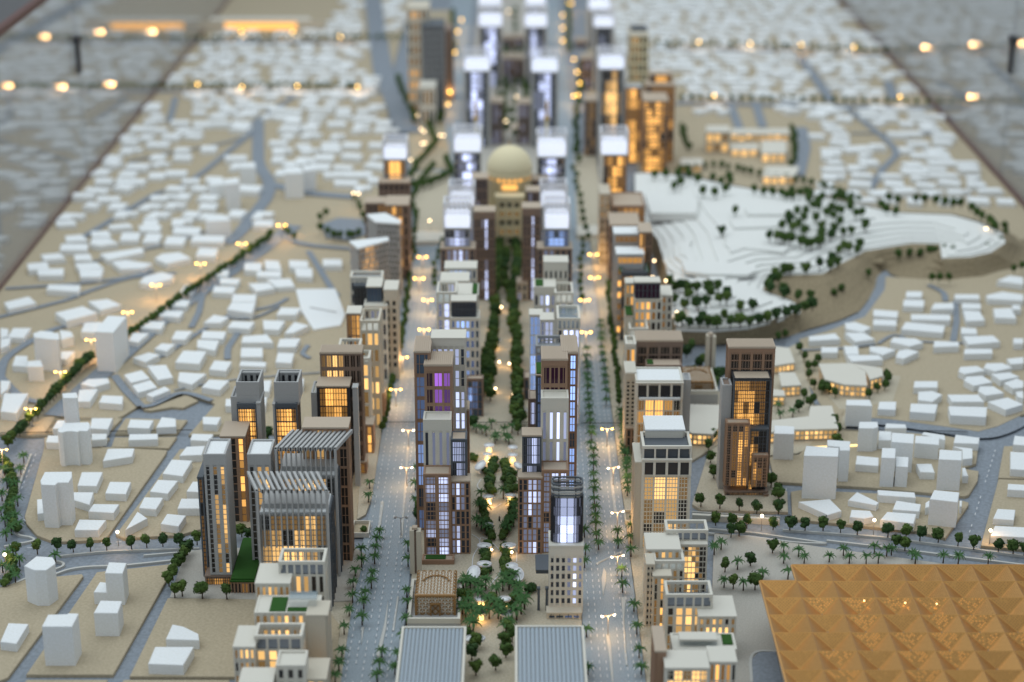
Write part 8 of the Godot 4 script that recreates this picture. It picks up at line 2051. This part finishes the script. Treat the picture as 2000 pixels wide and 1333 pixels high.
	block(t,"brown_block","brown",-.4461,-.4079,.006,.3177,-4.8179,-4.76,["flat","ivory"],[["f",3,5,"amber",.3,.04,.6,.4,1.3,2,3,"brown",0,1]])
	block(t,"brown_foot","brown",-.3698,-.3491,.006,.0965,-4.83,-4.74,["flat","tan roof"],[["f",1,2,"amber",.3,.1,.5,.5,.7,1,1,"black frame",0,1],["r",3,2,"amber",.4,.1,.5,.5,.7,1,1,"black frame",0,1]])
	t = thing("tower", "ivory tower with dark glass box on its shoulder, left boulevard", "tower", Vector3(-.4012,.006,-5.1548), "towers along the left boulevard")
	block(t,"back_block","ivory",-.4735,-.3788,.006,.2768,-5.257,-5.2,["crown","mid grey",.012,8],[["f",7,7,"cool",.5,.3,.5,.3,.1,1,1,"black frame",0,1],["r",3,7,"dark",.5,.3,.5,.3,0,1,1,"black frame",0,1]])
	block(t,"dark_glass","slate",-.4622,-.4238,.006,.2539,-5.21,-5.18,["flat","slate"],[["f",4,4,"dark",.2,.06,.5,.3,0,1,2,"black frame",0,1]])
	block(t,"glass_box","slate",-.4188,-.3752,.006,.2778,-5.1783,-5.1,["flat","ivory"],[["f",4,3,"blue",.14,.06,.5,.3,.15,1,2,"black frame",0,1],["r",3,3,"blue",.14,.06,.5,.3,.15,1,1,"black frame",0,1]])
	block(t,"ledge","ivory",-.4244,-.3578,.006,.2317,-5.12,-5.06,["rim","ivory",.005],[["f",4,5,"cool",.5,.3,.5,.3,.2,1,1,"black frame",0,1],["r",3,5,"dark",.5,.3,.5,.3,0,1,1,"black frame",0,1]])
	block(t,"right_block","cream",-.3682,-.329,.006,.2753,-5.1623,-5.08,["flat","ivory"],[["f",2,9,"dark",.45,.4,.5,.3,0,1,1,"black frame",.12,.9],["r",3,9,"dark",.6,.5,.5,.3,0,1,1,"black frame",0,1]])
	wedge_tower(P([-516,-5690,-398,-5733,-393,-5700,-483,-5615]),.2314,"grey wedge-roofed tower with woven facade and amber windows, nearer","amber",.3)
	wedge_tower(P([-478,-5925,-419,-5943,-363,-5856,-366,-5827,-444,-5844]),.2487,"grey wedge-roofed tower with woven facade, farther","amber",.08)
	t = thing("tower", "brown stepped tower with warm balcony lamps beyond the wedge towers", "tower", Vector3(-.4116,.006,-6.2223), "towers along the left boulevard")
	block(t,"front_block","umber",-.494,-.4091,.006,.2507,-6.124,-6.05,["flat","tan roof"],[["f",6,7,"amber",.4,.2,.8,.2,.5,1,1,"black frame",0,1]])
	block(t,"side_block","umber",-.4228,-.3453,.006,.2582,-6.1103,-6,["flat","tan roof"],[["f",4,7,"amber",.4,.2,.4,.3,.9,1,1,"black frame",0,1],["r",4,7,"dark",.5,.2,.5,.3,0,1,1,"black frame",0,1]])
	block(t,"tower_block","umber",-.4629,-.3546,.006,.2654,-6.329,-6.25,["flat","tan roof"],[["f",6,8,"dark",.4,.3,.5,.3,0,1,1,"black frame",0,1],["r",4,8,"dark",.5,.3,.5,.3,0,1,1,"black frame",0,1]])
	block(t,"shaft","mid grey",-.4471,-.3682,.006,.3331,-6.38,-6.3,["flat","pale grey"],[["f",4,6,"amber",.1,.1,.5,.25,1.3,1,1,"black frame",0,1]])
	lantern(t,-.4472,-.3651,.335,.4015,-6.38,-6.3,.6)
	t = thing("tower", "tan and grey high slab tower, far left of the avenue", "tower", Vector3(-.3645,.006,-8.4076), "")
	block(t,"tan_slab","cream",-.4722,-.3773,.006,.4771,-8.55,-8.35,["flat","cream"],[["f",5,9,"amber",.5,.4,.3,.4,.6,1,1,"black frame",0,1]])
	block(t,"grey_slab","mid grey",-.4054,-.3068,.006,.4191,-8.4175,-8.25,["flat","slate"],[["f",8,14,"dark",.3,.4,.5,.3,0,1,1,"black frame",0,1],["r",5,14,"dark",.3,.4,.5,.3,0,1,1,"black frame",0,1]])
	block(t,"low_block","ivory",-.4114,-.3403,.006,.1798,-8.2431,-8.1,["flat","ivory"],[["f",4,2,"warm",.4,.3,.5,.3,.3,1,1,"black frame",0,1]])
	block(t,"brown_strip","umber",-.3248,-.278,.006,.3333,-8.75,-8.6,["flat","umber"],[])
	t = thing("tower", "stepped ivory block cluster with open crowns, front right by the gold canopy", "tower", Vector3(.3602,.006,-3.5088), "towers along the right boulevard")
	block(t,"crown_block","ivory",.3343,.4274,.006,.1726,-3.8042,-3.75,["crown","slate",.024,5],[["f",5,6,"warm",.4,.14,.55,.3,1.1,1,1,"ivory",0,1],["l",3,6,"warm",.5,.2,.5,.3,.3,1,1,"black frame",0,1]])
	block(t,"glass_front","ivory",.3665,.4248,.006,.1427,-3.749,-3.735,["flat","ivory"],[["f",7,10,"warm",.12,.16,.4,.25,1.25,1,1,"cream",0,1]])
	block(t,"white_block","ivory",.2874,.3615,.006,.1578,-3.76,-3.68,["flat","ivory"],[["f",5,7,"warm",.5,.3,.5,.4,1,1,1,"black frame",0,1],["l",4,8,"warm",.55,.3,.5,.4,.7,1,1,"black frame",0,1]])
	block(t,"open_box","ivory",.3002,.3671,.006,.1534,-3.6985,-3.64,["crown","clear acrylic",.02,4],[["f",5,6,"warm",.5,.2,.35,.3,.8,1,1,"black frame",0,1],["l",3,6,"warm",.5,.2,.5,.3,.3,1,1,"black frame",0,1]])
	block(t,"left_strip","cream",.2836,.3011,.006,.1526,-3.67,-3.62,["flat","cream"],[["f",2,10,"dark",.4,.45,.5,.3,0,1,1,"black frame",0,1],["l",3,10,"dark",.5,.45,.5,.3,0,1,1,"black frame",0,1]])
	block(t,"cream_front","cream",.2969,.336,.006,.135,-3.63,-3.6,["flat","cream"],[["f",3,7,"amber",.6,.1,.5,.3,.9,1,1,"black frame",0,1]])
	block(t,"second_crown","ivory",.3162,.4138,.006,.1465,-3.5639,-3.5,["crown","slate",.028,5],[["f",5,5,"warm",.36,.12,.5,.35,1,1,1,"ivory",0,1],["l",3,5,"warm",.4,.2,.5,.3,.4,1,1,"black frame",0,1]])
	block(t,"roof_step","ivory",.3826,.4608,.006,.109,-3.5593,-3.47,["flat","ivory"],[["f",6,5,"warm",.5,.35,.45,.4,1.25,1,1,"black frame",0,1]])
	block(t,"front_step","ivory",.3166,.4449,.006,.1162,-3.3862,-3.32,["rim","ivory",.004],[["f",10,5,"warm",.4,.3,.8,.25,1,1,1,"black frame",0,1],["l",3,6,"warm",.5,.3,.5,.3,.3,1,1,"black frame",0,1]])
	part("lawn", chamfered(Vector3(.4189,.1183,-3.3802)-t.position,Vector3(.4389,.1213,-3.34)-t.position,.0008),M["lawn"],t)
	block(t,"glass_box","clear acrylic",.332,.4056,.1188,.1302,-3.365,-3.335,["flat","ivory"],[])
	block(t,"nearest_block","ivory",.2944,.3797,.006,.1324,-3.2893,-3.22,["flat","ivory"],[["f",5,5,"warm",.14,.08,.5,.6,1.1,2,2,"cream",0,1],["l",3,5,"warm",.5,.3,.5,.3,.3,1,1,"black frame",0,1]])
	block(t,"brown_side","brown",.277,.299,.006,.1468,-3.36,-3.26,["flat","tan roof"],[["l",4,4,"amber",.5,.1,.5,.3,.3,1,1,"black frame",0,1]])
	block(t,"warm_side","ivory",.3827,.4367,.006,.1287,-3.31,-3.25,["flat","ivory"],[["f",5,3,"amber",.4,.08,.4,.3,1.2,1,1,"black frame",0,1]])
	t = thing("tower", "tall ivory tower with glazed open crown and wide amber front, right boulevard", "tower", Vector3(.3378,.006,-4.0515), "towers along the right boulevard")
	block(t,"shaft","ivory",.2964,.4104,.006,.2653,-4.085,-3.9978,["crown","slate",.034,4,"slate"],[["f",4,6,"warm",.16,.07,.42,.36,1.1,4,3,"ivory",0,.82],["l",3,8,"dark",.55,.06,.5,.3,0,1,1,"black frame",0,1]])
	block(t,"dark_panel","ivory",.2964,.4104,.193,.2313,-3.9976,-3.9918,["flat","ivory"],[["f",4,1,"dark",.2,.1,.5,.3,0,1,1,"black frame",0,1]])
	block(t,"roof_box","ivory",.3076,.3994,.006,.2751,-4.1488,-4.065,["flat","white card"],[["r",3,6,"dark",.5,.3,.5,.3,0,1,1,"black frame",0,1]])
	block(t,"left_slab","cream",.2815,.3005,.006,.2185,-4.1178,-4.0078,["flat","ivory"],[["l",4,8,"dark",.6,.08,.5,.3,0,1,1,"black frame",0,1]])
	t = thing("tower", "white-roofed tower with four black panels over amber windows, right boulevard", "tower", Vector3(.3626,.006,-4.543), "towers along the right boulevard")
	block(t,"shaft","ivory",.3124,.434,.006,.2239,-4.5979,-4.5,["rim","white card",.006],[["f",5,5,"amber",.2,.08,.45,.3,1.3,3,1,"ivory",0,.8],["l",4,8,"dark",.5,.2,.5,.3,0,1,1,"black frame",0,1]])
	block(t,"black_panel","ivory",.3124,.434,.1813,.2229,-4.4998,-4.494,["flat","ivory"],[["f",4,1,"dark",.18,.16,.5,.3,0,7,1,"black frame",0,1]])
	block(t,"ledge","white card",.3223,.4258,.1791,.1821,-4.502,-4.49,["flat","white card"],[])
	block(t,"left_wing","cream",.289,.3167,.006,.2282,-4.6312,-4.55,["ribs","ivory"],[["f",2,12,"dark",.45,.42,.5,.3,0,1,1,"black frame",.3,.92],["l",4,10,"dark",.6,.45,.5,.3,0,1,1,"black frame",0,1]])
	block(t,"brown_foot","brown",.2928,.3207,.006,.0793,-4.62,-4.54,["flat","tan roof"],[["f",2,3,"dark",.4,.08,.5,.3,0,1,1,"black frame",0,1]])
	block(t,"right_wing","pale grey",.4358,.4555,.006,.2202,-4.5706,-4.52,["rim","mid grey",.004],[])
	t = thing("tower", "dark-windowed brown block with ribbed roof, right boulevard", "tower", Vector3(.369,.006,-4.7755), "towers along the right boulevard")
	block(t,"block","umber",.3306,.4559,.006,.2318,-4.8565,-4.78,["ribs","tan roof"],[["f",4,5,"amber",.26,.18,.45,.3,0,3,1,"umber",.35,.95],["l",3,6,"dark",.4,.15,.5,.3,0,1,1,"black frame",0,1]])
	block(t,"front_step","umber",.354,.4496,.006,.184,-4.77,-4.72,["rim","tan roof",.003],[["f",6,5,"amber",.4,.2,.5,.3,.3,1,1,"black frame",0,1]])
	part("lawn", chamfered(Vector3(.358,.1861,-4.76)-t.position,Vector3(.374,.1891,-4.73)-t.position,.0008),M["lawn"],t)
	block(t,"cream_side","ivory",.3005,.3293,.006,.2333,-4.8279,-4.76,["crown","ivory",.012,2],[["f",2,5,"amber",.3,.1,.6,.4,1.3,1,1,"ivory",0,1],["l",3,6,"warm",.5,.3,.5,.3,.3,1,1,"black frame",0,1]])
	t = thing("tower", "cream gridded tower with dark glass cap and open crown, right boulevard", "tower", Vector3(.3619,.006,-5.0931), "towers along the right boulevard")
	block(t,"grid_block","cream",.3414,.421,.006,.2516,-5.1317,-5.06,["rim","ivory",.005],[["f",5,8,"amber",.4,.3,.35,.28,1.25,1,1,"black frame",0,1,"ivory"],["l",3,8,"amber",.5,.3,.5,.3,.4,1,1,"black frame",0,1]])
	block(t,"glass_cap","slate",.3423,.4146,.2541,.3016,-5.1158,-5.07,["flat","ivory"],[["f",6,1,"plum",.22,.06,.5,.3,0,1,2,"slate",0,1],["l",3,1,"dark",.2,.06,.5,.3,0,1,1,"black frame",0,1]])
	block(t,"right_wing","cream",.421,.453,.006,.2516,-5.1866,-5.1,["flat","ivory"],[["f",2,10,"amber",.5,.35,.3,.3,.3,1,1,"black frame",0,1,"ivory"]])
	block(t,"open_crown","ivory",.3235,.3779,.006,.1975,-5.0959,-4.98,["crown","ivory",.025,3],[["f",3,5,"amber",.5,.3,.5,.3,.6,1,1,"black frame",0,1],["l",3,6,"amber",.5,.3,.5,.3,.3,1,1,"black frame",0,1]])
	block(t,"left_column","cream",.3195,.3458,.006,.2818,-5.1662,-5.12,["flat","ivory"],[["f",2,8,"amber",.45,.3,.6,.4,.9,1,1,"black frame",0,1],["l",3,8,"amber",.5,.3,.5,.3,.3,1,1,"black frame",0,1]])
	block(t,"lawn_step","cream",.3159,.3376,.006,.2131,-5.1086,-5.03,["flat","tan roof"],[])
	part("lawn", chamfered(Vector3(.3169,.2177,-5.1066)-t.position,Vector3(.3366,.2207,-5.032)-t.position,.0008),M["lawn"],t)

func lay_out_4() -> void:
	var t: Node3D
	t = thing("tower", "banded tower with two white roofs and green corner boxes, right boulevard", "tower", Vector3(.3652,.006,-5.4927), "towers along the right boulevard")
	block(t,"front_block","pale grey",.3104,.3938,.006,.2639,-5.522,-5.45,["flat","white card"],[["f",1,7,"amber",.1,.5,.5,.6,1.2,5,1,"pale grey",0,1],["l",1,12,"dark",.06,.55,.5,.3,0,1,1,"black frame",0,1]])
	block(t,"rear_block","pale grey",.307,.3854,.006,.2977,-5.6201,-5.55,["flat","white card"],[["f",1,9,"amber",.1,.4,.5,.6,1.3,5,1,"pale grey",0,1],["l",1,12,"dark",.06,.55,.5,.3,0,1,1,"black frame",0,1]])
	block(t,"canopy_step","slate",.3239,.4037,.006,.2267,-5.4898,-5.4,["crown","slate",.012,7],[["f",7,6,"amber",.35,.2,.5,.35,.9,1,1,"black frame",0,1],["l",1,10,"dark",.06,.5,.5,.3,0,1,1,"black frame",0,1]])
	part("lawn", chamfered(Vector3(.3199,.2227,-5.4898)-t.position,Vector3(.3319,.2257,-5.402)-t.position,.0008),M["lawn"],t)
	part("lawn", chamfered(Vector3(.3957,.2227,-5.4898)-t.position,Vector3(.4077,.2257,-5.402)-t.position,.0008),M["lawn"],t)
	block(t,"brown_side","brown",.3818,.4206,.006,.3179,-5.5969,-5.5,["flat","tan roof"],[["f",4,7,"amber",.35,.1,.15,.2,1.1,1,1,"black frame",0,1],["l",3,7,"dark",.5,.2,.5,.3,0,1,1,"black frame",0,1]])
	t = thing("tower", "brown terraced tower with warm balcony lamps, right boulevard", "tower", Vector3(.3528,.006,-6.1385), "towers along the right boulevard")
	block(t,"front_block","umber",.3152,.4141,.006,.2048,-6.092,-5.95,["flat","tan roof"],[["f",6,6,"amber",.4,.15,.6,.3,.7,1,1,"black frame",0,1],["l",4,8,"dark",.5,.2,.5,.3,0,1,1,"black frame",0,1]])
	block(t,"mid_block","brown",.3306,.4402,.006,.2238,-6.2691,-6.1,["rim","tan roof",.006],[["f",6,6,"amber",.35,.15,.6,.3,.9,1,1,"black frame",0,1],["l",4,7,"dark",.5,.2,.5,.3,0,1,1,"black frame",0,1]])
	block(t,"left_slab","cream",.2911,.3256,.006,.254,-6.27,-6.15,["flat","cream"],[["f",2,9,"warm",.5,.2,.5,.4,.3,1,1,"black frame",0,1],["l",4,9,"warm",.5,.2,.5,.3,.3,1,1,"black frame",0,1]])
	t = thing("lantern_tower", "warm-lit tower with glowing lattice crown beside the white hill", "tower", Vector3(.3317,.006,-6.345), "towers with glowing lattice crowns")
	block(t,"shaft","umber",.3066,.3889,.006,.3494,-6.39,-6.3,["flat","pale grey"],[["f",5,9,"amber",.12,.1,.55,.3,1.25,1,2,"umber",0,1],["l",4,9,"dark",.5,.2,.5,.3,0,1,1,"black frame",0,1]])
	block(t,"pale_edge","ivory",.2977,.3082,.006,.3502,-6.397,-6.297,["flat","ivory"],[])
	lantern(t,.2982,.3906,.3517,.4306,-6.388,-6.298,.6)
	t = thing("tower", "golden glowing tower pair with dark glass, far right boulevard", "tower", Vector3(.5589,.006,-7.5298), "towers along the right boulevard")
	block(t,"front_tower","brown",.5139,.613,.006,.2949,-7.5503,-7.35,["flat","tan roof"],[["f",6,9,"amber",.16,.2,.4,.35,1.3,1,2,"brown",0,1],["r",4,9,"amber",.2,.2,.4,.3,.6,1,1,"black frame",0,1],["l",4,9,"amber",.2,.2,.5,.3,.6,1,1,"black frame",0,1]])
	block(t,"rear_tower","brown",.5331,.6505,.006,.323,-7.5946,-7.5,["flat","tan roof"],[["f",5,7,"amber",.2,.2,.5,.4,1.1,1,1,"brown",0,1],["l",3,7,"amber",.2,.2,.5,.3,.5,1,1,"black frame",0,1]])
	block(t,"roof_box","brown",.5521,.641,.006,.358,-7.618,-7.55,["flat","tan roof"],[["f",4,8,"amber",.15,.2,.5,.35,1.2,1,1,"black frame",0,1]])
	block(t,"left_tower","umber",.451,.5169,.006,.3146,-7.5752,-7.5,["flat","pale grey"],[["f",3,7,"amber",.14,.1,.5,.35,1.2,1,2,"umber",0,1],["l",3,7,"amber",.3,.1,.5,.3,.3,1,1,"black frame",0,1]])
	t = thing("tower", "plain tan tower with dark roof box, far right", "tower", Vector3(.5431,.006,-8.1894), "")
	block(t,"slab","cream",.4978,.5837,.006,.4081,-8.2375,-8.1,["flat","cream"],[["f",5,10,"amber",.4,.3,.4,.3,.35,1,1,"black frame",0,1,"sandstone"],["l",4,10,"dark",.5,.3,.5,.3,0,1,1,"black frame",0,1]])
	block(t,"roof_box","slate",.5109,.5798,.006,.4236,-8.24,-8.18,["flat","slate"],[])
	t = thing("tower", "tall stepped brown tower with black-barred amber curtain wall, alone on its plot", "tower", Vector3(.5832,.006,-4.3216), "")
	block(t,"rear_block","brown",.5302,.6449,.006,.3678,-4.4232,-4.365,["ribs","tan roof"],[["f",4,7,"amber",.24,.12,.5,.3,0,4,1,"umber",.55,.97],["l",2,7,"dark",.4,.2,.5,.3,0,2,1,"black frame",0,1]])
	block(t,"curtain_block","black frame",.538,.6319,.006,.3069,-4.3654,-4.31,["rim","tan roof",.003],[["f",7,10,"amber",.07,.04,.38,.36,1.15,3,3,"black frame",0,1,"slate"],["l",3,9,"dark",.1,.05,.5,.3,0,1,1,"black frame",0,1]])
	block(t,"front_left","brown",.5215,.5804,.036,.2016,-4.3093,-4.28,["rim","tan roof",.003],[["f",4,8,"amber",.36,.1,.72,.3,.9,2,3,"umber",0,1],["l",2,7,"dark",.4,.1,.5,.3,0,2,2,"black frame",0,1]])
	block(t,"front_right","brown",.5883,.6274,.036,.1181,-4.2928,-4.274,["rim","tan roof",.003],[["f",3,5,"amber",.3,.12,.2,.25,.6,2,2,"brown",0,1]])
	block(t,"mid_glass","slate",.5814,.6267,.006,.1815,-4.312,-4.292,["flat","slate"],[["f",4,9,"amber",.1,.05,.1,.3,1,2,2,"black frame",0,1]])
	block(t,"plinth","umber",.5252,.632,.006,.017,-4.373,-4.283,["flat","umber"],[["f",8,1,"amber",.12,.08,.5,.35,.6,2,3,"black frame",0,1]])
	block(t,"corner_pier","brown",.6213,.6327,.006,.0114,-4.297,-4.277,["flat","umber"],[])
	block(t,"left_pier","pale grey",.5125,.5363,.006,.2828,-4.3715,-4.32,["rim","umber",.006],[])
	lit_hall("school_block",P([689,-4688,797,-4717,812,-4789,869,-4793,861,-4635,748,-4628,679,-4611]),.032,"long cream lit building with corner wing, right of the lone brown tower","building",2,.0115,.9,"low cream buildings with lit windows around the school","warm")
	lit_hall("school_block",P([882,-5103,971,-5107,1004,-5042,990,-4935,929,-4943,881,-4982]),.036,"broad cream lit building, near limb of the pair with a glowing courtyard","building",2,.0125,.85,"low cream buildings with lit windows around the school","warm")
	lit_hall("school_block",P([975,-5112,1057,-5075,1049,-5015,1009,-4987,1009,-5051]),.034,"cream lit building, far limb beside the glowing courtyard","building",2,.0125,.95,"low cream buildings with lit windows around the school","warm")
	lit_hall("school_block",P([779,-5274,817,-5260,817,-5142,756,-5117]),.026,"cream lit block, farthest of three behind the lone brown tower","building",1,.013,1,"low cream buildings with lit windows around the school","warm")
	lit_hall("school_block",P([759,-5044,803,-5044,807,-4949,753,-4941]),.032,"cream lit block, middle of three behind the lone brown tower","building",2,.0115,1,"low cream buildings with lit windows around the school","warm")
	lit_hall("school_block",P([725,-4919,754,-4911,752,-4873,720,-4873]),.03,"small cream lit block, nearest of three behind the lone brown tower","building",2,.0115,1,"low cream buildings with lit windows around the school","warm")
	lit_hall("school_block",P([479,-4799,566,-4792,551,-4652,523,-4593,472,-4599,462,-4610]),.034,"cream lit building with white roof left of the lone brown tower","building",2,.0125,.95,"low cream buildings with lit windows around the school","warm")
	lit_hall("school_block",P([808,-7751,902,-7751,891,-7646,798,-7646]),.09,"far lit school block, left tower-like one","building",2,.03,.7,"far lit school blocks beyond the hill","warm")
	lit_hall("school_block",P([934,-7941,1180,-7941,1168,-7851,924,-7851]),.03,"far lit school block, rear bar","building",2,.03,.95,"far lit school blocks beyond the hill","warm")
	lit_hall("school_block",P([905,-7676,1016,-7676,1006,-7592,896,-7592]),.03,"far lit school block, middle bar","building",2,.03,1.1,"far lit school blocks beyond the hill","warm")
	lit_hall("school_block",P([1037,-7708,1137,-7708,1110,-7506,1012,-7506]),.035,"far lit school block, right bar","building",2,.03,1.1,"far lit school blocks beyond the hill","warm")
	lit_hall("school_block",P([1005,-7316,1136,-7316,1099,-7170,975,-7170]),.03,"far lit school block, nearest glowing one","building",2,.03,1.2,"far lit school blocks beyond the hill","warm")
	lit_hall("school_block",P([677,-7443,764,-7443,755,-7348,669,-7348]),.03,"far low lit block by the palm court","building",2,.03,.6,"far lit school blocks beyond the hill","warm")
	lit_hall("glowing_hall",P([-1658,-10352,-1119,-10352,-1105,-10263,-1650,-10263]),.06,"long low amber glowing building at the far left edge","building",1,.3,1.7,"","amber")
	gold_roof(.6106,-3.7256,V(.0787,.0752),.1,8,8,1)
	shed(-.2307,-.0973,-3.4659,-2.95,.085,"market hall with ribbed pale blue roof, left of the park's near end")
	shed(.0032,.1451,-3.4703,-2.95,.085,"market hall with ribbed pale blue roof, right of the park's near end")
	lattice_hall(-.2116,-.1274,-3.7694,-3.6539,.0565,[-.2282,-.1146,-3.7994,-3.6138],.010,"near bronze lattice hall with ivory scales beside the market hall","tan roof")
	lattice_hall(.4769,.5568,-5.0312,-4.916,.0567,[.4569,.5688,-5.0612,-4.886],.03,"bronze lattice hall with ivory scales behind the right boulevard towers","tan roof")
	minaret(-.2226,-3.8757,.1092,.024,"slender cream double-shaft minaret beside the near lattice hall")
	minaret(.5687,-5.1197,.1221,.026,"slender cream double-shaft minaret beside the far lattice hall")
	mosque(-.0142,-6.31)
	spire(-.1426,-7.0,.3761,"left gold-tipped minaret behind the dome")
	spire(.1252,-7.0,.3761,"right gold-tipped minaret behind the dome")
	slab_pavilion(P([-713,-5866,-583,-5871,-530,-5620,-536,-5520,-616,-5479,-672,-5654]),.006)
	setting("court_ground", prism(P([-697,-6595,-645,-6680,-545,-6660,-522,-6487,-585,-6407,-668,-6444]), 0.0, 0.016, 0.002), M["asphalt"])
	lone("low_wall", prism(P([-372,-6493,-225,-6493,-222,-6382,-365,-6370]), 0.0, 0.02, 0.001), M["ivory"], "long low pale building behind the left brown slab", "building")
	lone("low_wall", prism(P([228,-6569,328,-6569,322,-6455,224,-6455]), 0.0, 0.02, 0.001), M["ivory"], "long low pale building behind the right brown slab", "building")
	planter(-.3851,-.3437,-4.1244,-4.0548,"walled planting bed beside the left boulevard")
	planter(.2685,.2982,-4.1873,-4.1244,"amber-lit walled bed beside the right boulevard")
	plot("service_road",[484,-3373,497,-3478,515,-3508,553,-3510,550,-3373],.0075,"asphalt")
	asphalt_wall([434,-4167,639,-4139,642,-4130,433,-4156],.016,"low cream retaining wall below the lone brown tower")
	lone("strip_light", prism(P([789,-4586,951,-4607,950,-4596,789,-4573]), 0.0, 0.01, 0.001), M["under light"], "amber glowing strip along the foot of the long lit building", "light")
